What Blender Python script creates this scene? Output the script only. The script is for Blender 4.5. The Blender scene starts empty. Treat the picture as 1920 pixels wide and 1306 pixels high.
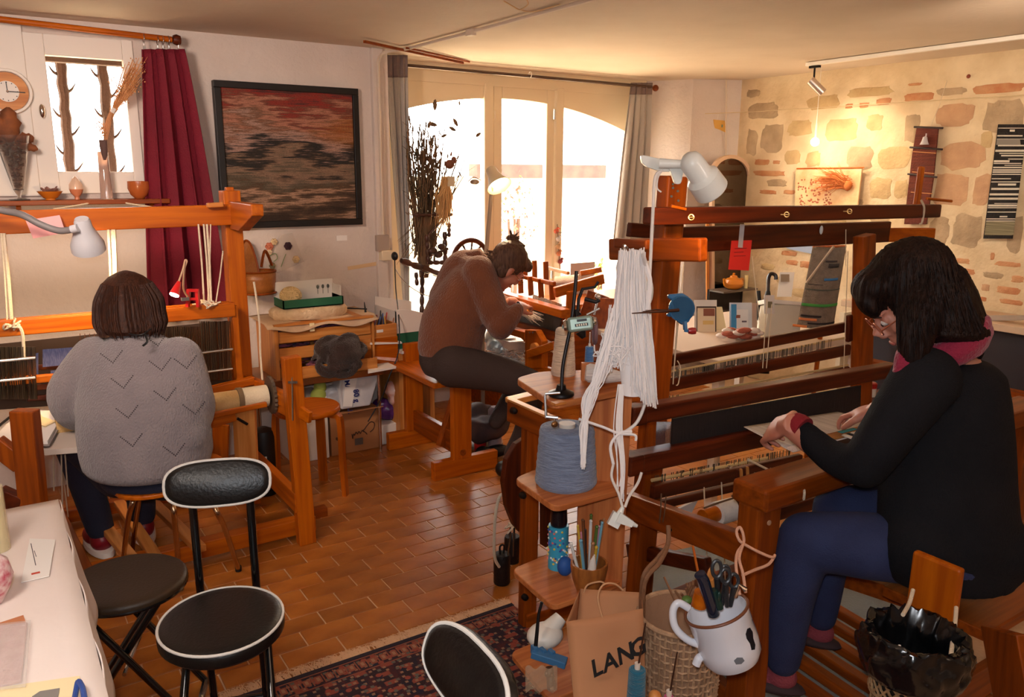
import bpy, math, random
from mathutils import Vector as V, Matrix, noise as mnoise
from mathutils.bvhtree import BVHTree
random.seed(7)
PI=math.pi
SC=bpy.context.scene
COL=SC.collection
# ------------------------------------------------------------------ camera
F=1505.0; CX,CY=960.0,653.0; CAMH=1.6
_y,_p,_r=[math.radians(a) for a in (33.25,12.6,0.35)]
FW=V((math.sin(_y)*math.cos(_p),math.cos(_y)*math.cos(_p),-math.sin(_p)))
_r0=V((math.cos(_y),-math.sin(_y),0)); _u0=_r0.cross(FW)
RT=_r0*math.cos(_r)+_u0*math.sin(_r); UP=-_r0*math.sin(_r)+_u0*math.cos(_r)
CAM=V((0,0,CAMH))
cd=bpy.data.cameras.new('camera'); cam=bpy.data.objects.new('camera',cd); COL.objects.link(cam)
cd.sensor_width=36; cd.lens=F/1920*36; cd.clip_start=0.05; cd.clip_end=200
cam.matrix_world=Matrix(((RT.x,UP.x,-FW.x,CAM.x),(RT.y,UP.y,-FW.y,CAM.y),(RT.z,UP.z,-FW.z,CAM.z),(0,0,0,1)))
SC.camera=cam
SC.view_settings.view_transform='Standard'; SC.view_settings.look='None'
SC.view_settings.gamma=1; SC.view_settings.use_curve_mapping=False
SC.view_settings.exposure=0.45
# world: bright hazy daytime sky
w=bpy.data.worlds.new('world'); SC.world=w; w.use_nodes=True
bg=w.node_tree.nodes['Background']; bg.inputs[0].default_value=(1,0.97,0.92,1); bg.inputs[1].default_value=9.0
def lamp(kind,name,loc,energy,color,size=0.1,target=None,spot=None,blend=.5,sizey=None):
    l=bpy.data.lights.new(name,kind); l.energy=energy; l.color=color
    if kind=='AREA':
        l.size=size
        if sizey: l.shape='RECTANGLE'; l.size_y=sizey
    elif kind in('POINT','SPOT'): l.shadow_soft_size=size
    if kind=='SPOT': l.spot_size=spot; l.spot_blend=blend
    o=bpy.data.objects.new(name,l); COL.objects.link(o); o.location=loc
    if target is not None: o.rotation_euler=(V(target)-V(loc)).to_track_quat('-Z','Y').to_euler()
    return o
WARM=(1,.74,.52)
sun=lamp('SUN','sun',(0,9,6),20.0,(1,.86,.62)); sun.rotation_euler=(V((.22,-.26,-.94))).to_track_quat('-Z','Y').to_euler(); sun.data.angle=.02
LC_=(1,.80,.68)
a_=lamp('AREA','table_fill',(-.5,.7,2.2),5.5,(1,.88,.78),.4,(-.35,1.5,.75)); a_.data.spread=1.6  # added fill brightening the table, no fixture of the room
lamp('AREA','ceiling_fill',(1.6,-.2,1.75),13,LC_,.6,(1.6,.4,3))  # added upward fill behind the camera, lifts the ceiling and bounce
a_=lamp('AREA','left_wall_fill',(-.3,2.1,2.1),11,LC_,.4,(1.0,4.5,1.3)); a_.data.spread=1.9  # added fill aimed at the far left wall
a_=lamp('AREA','stone_wall_fill',(3.3,1.5,2.12),5,(1,.80,.60),.4,(4.97,2.7,1.55)); a_.data.spread=1.9  # added fill washing the stone wall, stands for no fitting
lamp('AREA','camera_flash',(-.04,-.02,1.68),12.0,(.92,.95,1),.05,tuple(CAM+FW*3))

# ------------------------------------------------------------------ pixel -> point helpers (frame 1920x1306)
def ray(x,y): return FW+RT*((x-CX)/F)-UP*((y-CY)/F)
def PY(x,y,Y): d=ray(x,y); return CAM+d*(Y/d.y)
def PX(x,y,X): d=ray(x,y); return CAM+d*(X/d.x)
def PZ(x,y,Z=0): d=ray(x,y); return CAM+d*((Z-CAMH)/d.z)
def PD(x,y,D): return CAM+ray(x,y)*D
RH=_r0.copy(); FH=V((math.sin(_y),math.cos(_y),0)); Z=V((0,0,1)); XA=V((1,0,0)); YA=V((0,1,0))

# ------------------------------------------------------------------ materials
def s2l(c):
    return tuple((x/255/12.92 if x/255<=.04045 else ((x/255+.055)/1.055)**2.4) for x in c)+(1,)
MC={}
def mat(name,c,rough=.6,metal=0,c2=None,ns=8,stretch=(1,1,1),bump=0,bs=60,emit=0,trans=0,alpha=1,rand=0,coat=0,det=4,bstretch=None,sheen=0,spec=None):
    if name in MC: return MC[name]
    m=bpy.data.materials.new(name); m.use_nodes=True; nt=m.node_tree; N=nt.nodes; L=nt.links
    b=N['Principled BSDF']; c=s2l(c); b.inputs['Base Color'].default_value=c; m.diffuse_color=c
    b.inputs['Roughness'].default_value=rough; b.inputs['Metallic'].default_value=metal
    if trans: b.inputs['Transmission Weight'].default_value=trans
    if alpha<1: b.inputs['Alpha'].default_value=alpha
    if coat: b.inputs['Coat Weight'].default_value=coat
    if sheen: b.inputs['Sheen Weight'].default_value=sheen
    if spec is not None: b.inputs['Specular IOR Level'].default_value=spec
    if emit: b.inputs['Emission Color'].default_value=c; b.inputs['Emission Strength'].default_value=emit
    out=None
    if c2 or bump or rand:
        tc=N.new('ShaderNodeTexCoord'); mp=N.new('ShaderNodeMapping'); mp.inputs['Scale'].default_value=stretch
        L.new(tc.outputs['Object'],mp.inputs[0])
    if c2:
        nz=N.new('ShaderNodeTexNoise'); nz.inputs['Scale'].default_value=ns; nz.inputs['Detail'].default_value=det
        L.new(mp.outputs[0],nz.inputs[0]); cr=N.new('ShaderNodeValToRGB'); L.new(nz.outputs[0],cr.inputs[0])
        cr.color_ramp.elements[0].position=.35; cr.color_ramp.elements[1].position=.65
        cr.color_ramp.elements[0].color=c; cr.color_ramp.elements[1].color=s2l(c2); out=cr.outputs[0]
    if rand:
        oi=N.new('ShaderNodeObjectInfo'); hs=N.new('ShaderNodeHueSaturation'); mr=N.new('ShaderNodeMapRange')
        mr.inputs[3].default_value=1-rand; mr.inputs[4].default_value=1+rand
        L.new(oi.outputs['Random'],mr.inputs[0]); L.new(mr.outputs[0],hs.inputs['Value'])
        if out: L.new(out,hs.inputs['Color'])
        else: hs.inputs['Color'].default_value=c
        out=hs.outputs[0]
    if out: L.new(out,b.inputs['Base Color'])
    if bump:
        nz=N.new('ShaderNodeTexNoise'); nz.inputs['Scale'].default_value=bs; nz.inputs['Detail'].default_value=3
        L.new(tc.outputs['Object'],nz.inputs[0]) if not bstretch else None
        if bstretch:
            m2=N.new('ShaderNodeMapping'); m2.inputs['Scale'].default_value=bstretch; L.new(tc.outputs['Object'],m2.inputs[0]); L.new(m2.outputs[0],nz.inputs[0])
        bp=N.new('ShaderNodeBump'); bp.inputs['Strength'].default_value=bump; bp.inputs['Distance'].default_value=.01
        L.new(nz.outputs[0],bp.inputs['Height']); L.new(bp.outputs[0],b.inputs['Normal'])
    MC[name]=m; return m
def wood(kind,ax):
    cs={'pine':((206,120,46),(178,90,30)),'oak':((192,98,6),(162,74,3)),'dark':((98,38,12),(66,23,8)),'mid':((154,72,8),(118,50,5)),'shelf':((206,126,70),(170,92,46)),'pale':((216,146,78),(190,116,52))}[kind]
    st={'x':(1.2,22,22),'y':(22,1.2,22),'z':(22,22,1.2)}[ax]
    return mat('%s_wood_%s'%(kind,ax),cs[0],.42 if kind!='shelf' else .5,spec=.3,c2=cs[1],ns=2.2,stretch=st,det=5,bump=.06,bs=3,bstretch=st)
WHITE=mat('white_paint',(236,228,218),.5)
PLAST=mat('plaster_white',(222,208,198),.85,c2=(214,199,188),ns=3,bump=.5,bs=45)
CEIL=mat('ceiling_plaster',(214,196,176),.9,c2=(206,187,166),ns=2,bump=.15,bs=30)
MORT=mat('mortar',(228,206,170),.95,c2=(208,182,144),ns=5,bump=.9,bs=22,det=8)
CREAM=mat('cream_paint',(232,212,178),.5)
STEEL=mat('steel',(200,200,200),.25,1); CHROME=mat('chrome',(215,205,195),.12,1); IRON=mat('dark_iron',(45,42,42),.4,.8)
BLACKM=mat('black_tube',(12,12,13),.18,0,coat=.6); LEATH=mat('black_vinyl',(11,9,9),.38,bump=.12,bs=120)
PIPING=mat('white_piping',(225,220,212),.5); ROPE=mat('cotton_cord',(226,208,180),.9,bump=.5,bs=300)
PAPER=mat('paper',(236,230,224),.8); PINKP=mat('pink_note',(240,170,170),.8); REDP=mat('red_note',(225,45,35),.7)
GLASS=mat('window_glass',(255,255,255),.02,trans=1); GLASS.node_tree.nodes['Principled BSDF'].inputs['IOR'].default_value=1.01
CGLASS=mat('clear_glass',(240,235,230),.03,trans=.95)
SKIN=mat('skin',(205,140,115),.5,c2=(190,118,96),ns=14); SKIN.node_tree.nodes['Principled BSDF'].inputs['Subsurface Weight'].default_value=.08
BLACK=mat('black_plain',(14,13,14),.5)
# ------------------------------------------------------------------ mesh builder
def frame(d,up=None):
    d=V(d).normalized(); up=V(up) if up is not None else Z
    if abs(d.dot(up.normalized()))>.995: up=YA if abs(d.y)<.9 else XA
    s=d.cross(up).normalized(); return d,s,s.cross(d).normalized()
class B:
    def __init__(s): s.v=[]; s.f=[]
    def add(s,vs,fs):
        o=len(s.v); s.v+= [V(a) for a in vs]; s.f+=[tuple(i+o for i in f) for f in fs]; return s
    def box(s,c,sz,R=None):
        c=V(c); vs=[]
        for i in(-1,1):
            for j in(-1,1):
                for k in(-1,1):
                    q=V((i*sz[0]/2,j*sz[1]/2,k*sz[2]/2)); vs.append(c+(R@q if R else q))
        return s.add(vs,[(0,1,3,2),(4,6,7,5),(0,4,5,1),(2,3,7,6),(0,2,6,4),(1,5,7,3)])
    def bb(s,a,b): # axis box from corners
        a=V(a);b=V(b); return s.box((a+b)/2,(abs(b.x-a.x),abs(b.y-a.y),abs(b.z-a.z)))
    def beam(s,a,b,w,h,up=None,w2=None,h2=None):
        a=V(a);b=V(b); d,sd,u=frame(b-a,up); vs=[]
        for p,ww,hh in((a,w,h),(b,w2 or w,h2 or h)):
            for i,j in((-1,-1),(1,-1),(1,1),(-1,1)): vs.append(p+sd*i*ww/2+u*j*hh/2)
        return s.add(vs,[(3,2,1,0),(4,5,6,7),(0,1,5,4),(1,2,6,5),(2,3,7,6),(3,0,4,7)])
    def tube(s,pts,r,n=8,closed=False):
        pts=[V(p) for p in pts]; m=len(pts); rs=r if isinstance(r,(list,tuple)) else [r]*m
        vs=[]; nrm=None
        for i,p in enumerate(pts):
            if closed: d=(pts[(i+1)%m]-pts[i-1])
            else: d=pts[min(i+1,m-1)]-pts[max(i-1,0)]
            if d.length<1e-7: d=V((0,0,1))
            d.normalize()
            if nrm is None: nrm=frame(d)[1]
            else:
                nrm=nrm-d*nrm.dot(d)
                nrm=nrm.normalized() if nrm.length>1e-6 else frame(d)[1]
            b2=d.cross(nrm)
            for k in range(n):
                a=2*PI*k/n; vs.append(p+(nrm*math.cos(a)+b2*math.sin(a))*rs[i])
        fs=[]
        for i in range(m if closed else m-1):
            for k in range(n):
                j=(i+1)%m; fs.append((i*n+k,i*n+(k+1)%n,j*n+(k+1)%n,j*n+k))
        if not closed: fs.append(tuple(range(n-1,-1,-1))); fs.append(tuple((m-1)*n+k for k in range(n)))
        return s.add(vs,fs)
    def lathe(s,prof,c=(0,0,0),axis=(0,0,1),n=24,sx=1,side=None,cap=True):
        c=V(c); d,a,b=frame(axis,side); vs=[]; fs=[]; m=len(prof)
        for r,z in prof:
            for k in range(n):
                t=2*PI*k/n; vs.append(c+d*z+(a*math.cos(t)*sx+b*math.sin(t))*r)
        for i in range(m-1):
            for k in range(n): fs.append((i*n+k,(i+1)*n+k,(i+1)*n+(k+1)%n,i*n+(k+1)%n))
        if cap and prof[0][0]>1e-4: fs.append(tuple(range(n)))
        if cap and prof[-1][0]>1e-4: fs.append(tuple((m-1)*n+k for k in range(n-1,-1,-1)))
        return s.add(vs,fs)
    def ball(s,c,r,R=None,n=16,m=10):
        if not isinstance(r,(tuple,list)): r=(r,r,r)
        c=V(c); vs=[c+(R@V((0,0,r[2])) if R else V((0,0,r[2])))]; fs=[]
        for i in range(1,m):
            for k in range(n):
                t=PI*i/m;p=2*PI*k/n; q=V((r[0]*math.sin(t)*math.cos(p),r[1]*math.sin(t)*math.sin(p),r[2]*math.cos(t))); vs.append(c+(R@q if R else q))
        vs.append(c-(R@V((0,0,r[2])) if R else V((0,0,r[2])))); e=len(vs)-1
        for k in range(n):
            fs.append((0,1+k,1+(k+1)%n)); fs.append((e,1+(m-2)*n+(k+1)%n,1+(m-2)*n+k))
            for i in range(m-2): fs.append((1+i*n+k,1+(i+1)*n+k,1+(i+1)*n+(k+1)%n,1+i*n+(k+1)%n))
        return s.add(vs,fs)
    def poly(s,pts,th): # planar polygon extruded by vector th
        n=len(pts); pts=[V(p) for p in pts]; th=V(th)
        vs=pts+[p+th for p in pts]; fs=[tuple(range(n-1,-1,-1)),tuple(range(n,2*n))]+[(i,(i+1)%n,n+(i+1)%n,n+i) for i in range(n)]
        return s.add(vs,fs)
    def sheet(s,fn,nu,nv,wrap=False):
        vs=[fn(i/nu,j/nv) for i in range(nu+1) for j in range(nv+1)]
        fs=[(i*(nv+1)+j,(i+1)*(nv+1)+j,(i+1)*(nv+1)+j+1,i*(nv+1)+j+1) for i in range(nu) for j in range(nv)]
        return s.add(vs,fs)
    def rings(s,secs,n=28,a=None,b=None,ridge=0,seed=1,cap=True): # secs: (center,rx,ry)
        a=a or RH; b=b or FH; rnd=random.Random(seed); rd=[rnd.uniform(-1,1) for _ in range(n)]; vs=[];fs=[]; m=len(secs)
        for i,(c,rx,ry) in enumerate(secs):
            for k in range(n):
                t=2*PI*k/n; q=1+ridge*rd[k]; vs.append(V(c)+(a*math.cos(t)*rx+b*math.sin(t)*ry)*q)
        for i in range(m-1):
            for k in range(n): fs.append((i*n+k,(i+1)*n+k,(i+1)*n+(k+1)%n,i*n+(k+1)%n))
        if cap: fs.append(tuple(range(n))); fs.append(tuple((m-1)*n+k for k in range(n-1,-1,-1)))
        return s.add(vs,fs)
ORI={}
def thing(name,label,cat,loc,group=None):
    o=bpy.data.objects.new(name,None); COL.objects.link(o); o.location=loc; o.empty_display_size=.05
    o['label']=label; o['category']=cat
    if group: o['group']=group
    ORI[o.name]=V(loc); return o
def part(b,name,m,parent=None,label=None,smooth=True,bev=0,solid=0,loc=None,kind=None):
    off=ORI[parent.name] if parent else (V(loc) if loc is not None else V((0,0,0)))
    me=bpy.data.meshes.new(name); me.from_pydata([tuple(v-off) for v in b.v],[],b.f); me.validate(); me.materials.append(m)
    if smooth:
        me.polygons.foreach_set('use_smooth',[True]*len(me.polygons)); me.set_sharp_from_angle(angle=.7)
    o=bpy.data.objects.new(name,me); COL.objects.link(o); ORI[o.name]=off
    if parent: o.parent=parent
    else: o.location=off
    if solid:
        md=o.modifiers.new('solid','SOLIDIFY'); md.thickness=solid; md.offset=0
    if bev:
        md=o.modifiers.new('bevel','BEVEL'); md.width=bev; md.segments=2; md.limit_method='ANGLE'; md.angle_limit=.6
    if label: o['label']=label
    if kind: o['kind']=kind
    return o
def tag(o,label,cat,group=None,kind=None):
    o['label']=label; o['category']=cat
    if group: o['group']=group
    if kind: o['kind']=kind
    return o
ORDN=lambda n:'%d%s'%(n,'th' if 10<=n%100<=20 else {1:'st',2:'nd',3:'rd'}.get(n%10,'th'))
def struct(b,name,m,**k):
    o=part(b,name,m,**k); o['kind']='structure'; return o
def dup(o,loc=None,rz=None,label=None,parent=None):
    c=o.copy(); COL.objects.link(c); ORI[c.name]=ORI[o.name]
    if parent: c.parent=parent
    if loc is not None: c.location=loc
    if rz is not None: c.rotation_euler=(0,0,rz)
    if label: c['label']=label
    for ch in list(o.children): dup(ch,parent=c)
    return c
def organic(b,voxel,smooth=6,fac=.6):
    me=bpy.data.meshes.new('tmp'); me.from_pydata([tuple(v) for v in b.v],[],b.f)
    o=bpy.data.objects.new('tmp',me); COL.objects.link(o)
    r=o.modifiers.new('r','REMESH'); r.mode='VOXEL'; r.voxel_size=voxel
    if smooth: s=o.modifiers.new('s','SMOOTH'); s.iterations=smooth; s.factor=fac
    dg=bpy.context.evaluated_depsgraph_get(); ev=o.evaluated_get(dg); m2=ev.to_mesh()
    nb=B(); nb.v=[v.co.copy() for v in m2.vertices]; nb.f=[tuple(p.vertices) for p in m2.polygons]
    ev.to_mesh_clear(); bpy.data.objects.remove(o); return nb
def text(s,size,org,xd,yd,m,parent,ext=.0006,name='lettering',align='LEFT',bold=0):
    cu=bpy.data.curves.new('t','FONT'); cu.body=s; cu.size=size; cu.extrude=ext; cu.align_x=align; cu.offset=bold; cu.resolution_u=2
    o=bpy.data.objects.new('t',cu); COL.objects.link(o); dg=bpy.context.evaluated_depsgraph_get(); me=o.evaluated_get(dg).to_mesh()
    xd=V(xd).normalized(); yd=V(yd).normalized(); zd=xd.cross(yd)
    b=B(); b.add([V(org)+xd*v.co.x+yd*v.co.y+zd*v.co.z for v in me.vertices],[tuple(p.vertices) for p in me.polygons])
    bpy.data.objects.remove(o); return part(b,name,m,parent,smooth=False)
def arcpts(c,r,a0,a1,n,u,v): return [V(c)+V(u)*r*math.cos(a0+(a1-a0)*i/n)+V(v)*r*math.sin(a0+(a1-a0)*i/n) for i in range(n+1)]
def spline(pts,n=8):
    pts=[V(p) for p in pts]; out=[]
    for i in range(len(pts)-1):
        p0=pts[max(i-1,0)];p1=pts[i];p2=pts[i+1];p3=pts[min(i+2,len(pts)-1)]
        for k in range(n):
            t=k/n; out.append(.5*((2*p1)+(p2-p0)*t+(2*p0-5*p1+4*p2-p3)*t*t+(3*p1-p0-3*p2+p3)*t**3))
    out.append(pts[-1]); return out
def ax(a,b):
    d=V(b)-V(a); m=max(abs(d.x),abs(d.y),abs(d.z)); return 'x' if m==abs(d.x) else 'y' if m==abs(d.y) else 'z'
def wbeam(name,kind,parent,a,b,w,h,up=None,bev=.004,label=None):
    return part(B().beam(a,b,w,h,up),name,wood(kind,ax(a,b)),parent,label,smooth=False,bev=bev)
# ================================================================== SETTING
CH=2.27; WL=4.5; SX=4.97; WF=4.88
b=B().bb((-2.0,-2.2,-.1),(5.2,5.0,-.0035)); fl=struct(b,'floor',mat('grout',(206,170,136),.8,bump=.3,bs=80),smooth=False)
tm=mat('terracotta_tile',(178,108,42),.34,c2=(150,84,30),ns=7,rand=.16,bump=.12,bs=25)
tb=B().box((0,0,-.006),(.1955,.0925,.012)); tmesh=None; cand=[]
for j in range(-2,46):
    for i in range(-8,22):
        x=.174+.2*i+(.1 if j%2 else .0)-.1; y=.05+.0965*j+.9
        if not(-.5<x<4.4 and 1.35<y<4.85): continue
        q=V((x,y,0))-CAM; d=q.dot(FW); px_=CX+F*q.dot(RT)/d; py_=CY-F*q.dot(UP)/d
        vis=(-30<px_<1250 and py_<1330)
        hid=(px_<520 and py_<860) or (px_>960 and py_<900) or (px_<200)
        cand.append(((0 if vis and not hid else 1),d,x,y))
cand.sort(); rest=B()
for n,(h,d,x,y) in enumerate(cand):
    if n<298 and h==0:
        if tmesh is None:
            o=part(tb,'tile',tm,fl,smooth=False,bev=.002); tmesh=o.data; o.parent=fl
        else:
            o=bpy.data.objects.new('tile',tmesh); COL.objects.link(o); o.parent=fl
            md=o.modifiers.new('bevel','BEVEL'); md.width=.002; md.segments=1
        o.location=(x,y,random.uniform(-.0012,.0006))
    else: rest.box((x,y,-.006),(.1955,.0925,.012))
part(rest,'far_tiles',tm,fl,smooth=False,kind='stuff')
struct(B().bb((-2.0,-2.2,CH),(5.3,5.3,CH+.15)),'ceiling',CEIL,smooth=False)
struct(B().bb((-2.1,-2.2,0),(-2.0,4.9,CH)),'wall_left',PLAST,smooth=False)
struct(B().bb((-2.1,-2.3,0),(5.3,-2.2,CH)),'wall_back',PLAST,smooth=False)
# painting wall with a window hole
wx0,wx1,wz0,wz1=PY(62,330,WL).x-.01,PY(262,330,WL).x+.02,1.47,2.20
b=B().bb((-2.1,WL,0),(wx0,WL+.3,CH)).bb((wx1,WL,0),(2.035,WL+.3,CH)).bb((wx0,WL,0),(wx1,WL+.3,wz0)).bb((wx0,WL,wz1),(wx1,WL+.3,CH))
struct(b,'wall_far_left',PLAST,smooth=False)
# french window recess: reveals, low sill wall
b=B().bb((2.035,WL,0),(2.075,5.15,CH)); struct(b,'wall_window_reveal_left',PLAST,smooth=False)
b=B().poly([(4.40,5.0,0),(4.62,4.57,0),(5.2,4.30,0),(5.2,5.3,0),(4.40,5.3,0)],(0,0,CH)); struct(b,'wall_pillar',PLAST,smooth=False)
struct(B().bb((2.1,WF-.06,0),(4.5,5.1,.50)),'wall_under_window',PLAST,smooth=False)
struct(B().bb((2.1,WF+.05,2.16),(4.5,5.1,CH)),'wall_above_window',PLAST,smooth=False)
# plaster pilaster strip + conduit at wall end
struct(B().bb((1.965,WL-.03,0),(2.034,WL+.02,CH)),'trim_1',PLAST,smooth=False,bev=.006)
# ---- french window
def PW(x,y,dy=0): return PY(x,y,WF+dy)
win=B(); zt=2.215
fw_o=thing('window_1','arched French window','window',(3.2,WF,.5)); 
for k in('label','category'): del fw_o[k]
fw_o['kind']='structure'
def arch_z(x): # underside of the arch in world
    cx,hz,hr=3.16,2.075,1.2
    t=(x-cx)/hr; return hz-.235*t*t
def opening(x0,x1,z0=.56): # header polygon over an opening, following the arch
    n=14; pts=[(x0+(x1-x0)*i/n,WF,arch_z(x0+(x1-x0)*i/n)) for i in range(n+1)]
    return pts
X_=[PW(x,400).x for x in (765,907,941,1023,1052,1186)]
hd=B()
for a,c in((X_[0],X_[1]),(X_[2],X_[3]),(X_[4],X_[5])):
    hd.poly(opening(a,c)+[(c,WF,2.17),(a,WF,2.17)],(0,.045,0))
part(hd,'arched_header',CREAM,fw_o,smooth=False)
fr=B().bb((2.1,WF-.01,2.15),(4.42,WF+.05,CH))
part(fr,'top_board',CREAM,fw_o,smooth=False)
def stile(x0,x1,dy=0): part(B().bb((x0,WF-dy,.5),(x1,WF+.05,2.17)),'stile',CREAM,fw_o,smooth=False,bev=.006)
stile(2.07,X_[0]); xm=(X_[1]+X_[2])/2
stile(X_[1],xm-.004,.015); stile(xm+.004,X_[2]); stile(X_[3],(X_[3]+X_[4])/2-.004,.0); stile((X_[3]+X_[4])/2+.004,X_[4],.015); stile(X_[5],4.5)
for a,c in((X_[0],X_[1]),(X_[2],X_[3]),(X_[4],X_[5])):
    part(B().bb((a,WF,.5),(c,WF+.045,.58)),'bottom_rail',CREAM,fw_o,smooth=False,bev=.004)
    part(B().bb((a-.01,WF+.02,.56),(c+.01,WF+.026,2.12)),'pane',GLASS,fw_o,smooth=False)
for z in(1.95,.8): part(B().tube([(X_[3]+.05,WF-.02,z),(X_[3]+.05,WF-.02,z+.07)],.008),'hinge',STEEL,fw_o)
part(B().tube([(xm,WF-.03,1.93),(xm,WF-.03,1.99)],.009),'hinge',CREAM,fw_o)
struct(B().bb((2.1,4.62,.46),(4.45,WF,.50)),'trim_window_sill',CREAM,smooth=False,bev=.004)
# curtain pole
pole=thing('curtain_rod','dark metal curtain rod across the top of the arched window','rod',PY(770,118,4.74))
part(B().tube([PY(742,121,4.72),PY(1222,163,4.72)],.011),'pole',mat('bronze',(90,70,58),.4,.5),pole)
part(B().ball(PY(1229,165,4.72),.024),'finial',wood('mid','x'),pole)
part(B().tube(arcpts(PY(994,140,4.72),.018,0,2*PI,16,Z,YA),.003,closed=False),'ring',WHITE,pole)
# curtains of the french window
def curtain(name,label,x0t,x1t,yt,x0b,x1b,yb,Y,mtop,mlow,folds,split,amp=.02):
    t=thing(name,label,'curtain',PY((x0b+x1b)/2,yb,Y)); 
    def fn(s0,s1):
        def f(u,v):
            vv=s0+(s1-s0)*v; xa=x0t+(x0b-x0t)*vv; xb=x1t+(x1b-x1t)*vv; yy=yt+(yb-yt)*vv
            p=PY(xa+(xb-xa)*u,yy,Y); p.y+=amp*(.35+.65*min(1,vv*3))*math.sin(u*folds*2*PI+1.3*math.sin(vv*2)+.6*math.sin(u*7)); p.x+=.3*amp*math.sin(u*folds*4*PI+vv)
            return p
        return f
    if split: part(B().sheet(fn(0,split),90,8),'top_band',mtop,t,solid=.003)
    part(B().sheet(fn(split,1),90,24),'panel',mlow,t,solid=.003)
    return t
CG1=mat('curtain_brown',(130,112,106),.9,bump=.4,bs=220); CG2=mat('curtain_grey',(182,174,166),.9,bump=.4,bs=220)
curtain('window_curtain','grey curtain with a brown top band left of the arched window',722,764,103,757,764,572,4.66,CG1,CG2,3.5,.09)
curtain('window_curtain','pale grey curtain with a brown top band right of the arched window',1183,1224,155,1150,1212,470,4.72,CG1,CG2,4.0,.07)
# ---- left window: casement, muntin-free, two thorned iron bars outside
lw=thing('window_2','','',(.5,WL,1.5)); del lw['label']; del lw['category']; lw['kind']='structure'
gx0,gz1=PY(83,95,WL).x,2.105; gx1,gz0=PY(250,323,WL).x,1.575
part(B().bb((wx0,WL-.012,wz0),(gx0,WL+.04,wz1)),'frame_side',WHITE,lw,smooth=False,bev=.004)
part(B().bb((gx1,WL-.012,wz0),(wx1,WL+.04,wz1)),'frame_side',WHITE,lw,smooth=False,bev=.004)
part(B().bb((gx0,WL-.012,wz0),(gx1,WL+.04,gz0)),'frame_rail',WHITE,lw,smooth=False,bev=.004)
part(B().bb((gx0,WL-.012,gz1),(gx1,WL+.04,wz1)),'frame_rail',WHITE,lw,smooth=False,bev=.004)
part(B().bb((gx0-.01,WL+.02,gz0-.01),(gx1+.01,WL+.025,gz1+.01)),'pane',GLASS,lw,smooth=False)
hb=B().ball(PY(79,208,WL-.03),(.013,.012,.032)); hb.tube([PY(79,208,WL-.03),PY(79,208,WL)],.008); part(hb,'handle',CHROME,lw)
# left wooden shutter/door panel beside the window and the shelf
struct(B().bb((-1.2,WL-.02,1.46),(PY(60,200,WL).x-.006,WL+.0,2.24)),'trim_2',WHITE,smooth=False,bev=.004)
bars=mat('rusty_iron',(92,64,48),.8,bump=.5,bs=60)
for k,(xa,ya,xb,yb,lab) in enumerate(((110,90,133,330,'left thorned iron bar outside the small window'),(188,95,212,330,'right thorned iron bar outside the small window'))):
    t=thing('window_bar',lab,'iron bar',PY(xb,yb,4.74),'thorned bars outside the small window')
    n=16; pts=[PY(xa+(xb-xa)*i/n+random.uniform(-1.5,1.5),ya-12+(yb+14-ya)*i/n,4.74) for i in range(n+1)]
    part(B().tube(pts,[random.uniform(.023,.028) for _ in pts],8),'bar',bars,t)
    for (dx,yy) in (((-1,135),(1,170),(-1,215),(1,250),(-1,285),(1,318)) if k==0 else ((-1,140),(1,180),(-1,215),(1,255),(1,322))):
        xx=xa+(xb-xa)*(yy-ya)/(yb-ya); 
        q=spline([PY(xx,yy+6,4.74),PY(xx+dx*14,yy+0,4.74),PY(xx+dx*24,yy-14,4.74)],5)
        part(B().tube(q,[.011*(1-i/len(q))+.0008 for i in range(len(q))],6),'thorn',bars,t)
struct(B().bb((wx0,WL+.1,2.09),(wx1,WL+.16,2.125)),'trim_3',bars,smooth=False)
# ---- exterior
SUNW=mat('pale_render',(236,226,204),.9,c2=(214,200,172),ns=1.2)
struct(B().bb((-14,4.81,-.35),(22,26,-.3)),'ground',mat('pale_gravel',(226,214,190),.9,c2=(200,186,160),ns=3),smooth=False)
ew=thing('garden_wall','pale rendered wall with a rusty ledge seen outside the arched window','wall',(6,9.5,-.3))
part(B().bb((-6,9.5,-.3),(20,9.8,1.5)),'wall_face',SUNW,ew,smooth=False)
part(B().bb((PY(893,320,9.4).x,9.38,PY(1000,334,9.4).z),(13,9.6,PY(1000,308,9.4).z)),'ledge',mat('rusty_ledge',(96,68,58),.9,c2=(74,54,48),ns=6),ew,smooth=False)
lf=mat('leaf_green',(96,110,40),.8,c2=(130,130,70),ns=9)
def shrub(lab,c,r,n,m,name='shrub'):
    rn=random.Random(int(c[0]*100)); b=B()
    for _ in range(n):
        q=V((rn.gauss(0,1),rn.gauss(0,1),rn.gauss(0,1))); q=q.normalized()*rn.uniform(.3,1)**.5; p=V(c)+V((q.x*r[0],q.y*r[1],q.z*r[2]))
        d=V((rn.gauss(0,1),rn.gauss(0,1),rn.gauss(0,1))).normalized(); _,s,u=frame(d); L=rn.uniform(.04,.08)
        b.add([p,p+d*L*.5+s*L*.25,p+d*L,p+d*L*.5-s*L*.25],[(0,1,2,3)])
    t=thing(name,lab,'bush',(c[0],c[1],-.3)); part(b,'foliage',m,t,smooth=False,kind='stuff')
    sb=B()
    for k in range(5): sb.tube([(c[0],c[1],-.3),(c[0]+rn.uniform(-.5,.5)*r[0],c[1],c[2])],.015,5)
    part(sb,'stem',bars,t); return t
shrub('red-flowered bush outside, behind the middle pane of the arched window',tuple(PY(965,410,7.4)),(.28,.2,.5),420,mat('red_leaf',(130,50,48),.8,c2=(170,120,90),ns=14))
shrub('small green bush outside at the foot of the right pane',tuple(PY(1140,520,6.2)),(.3,.2,.2),420,lf)
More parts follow.
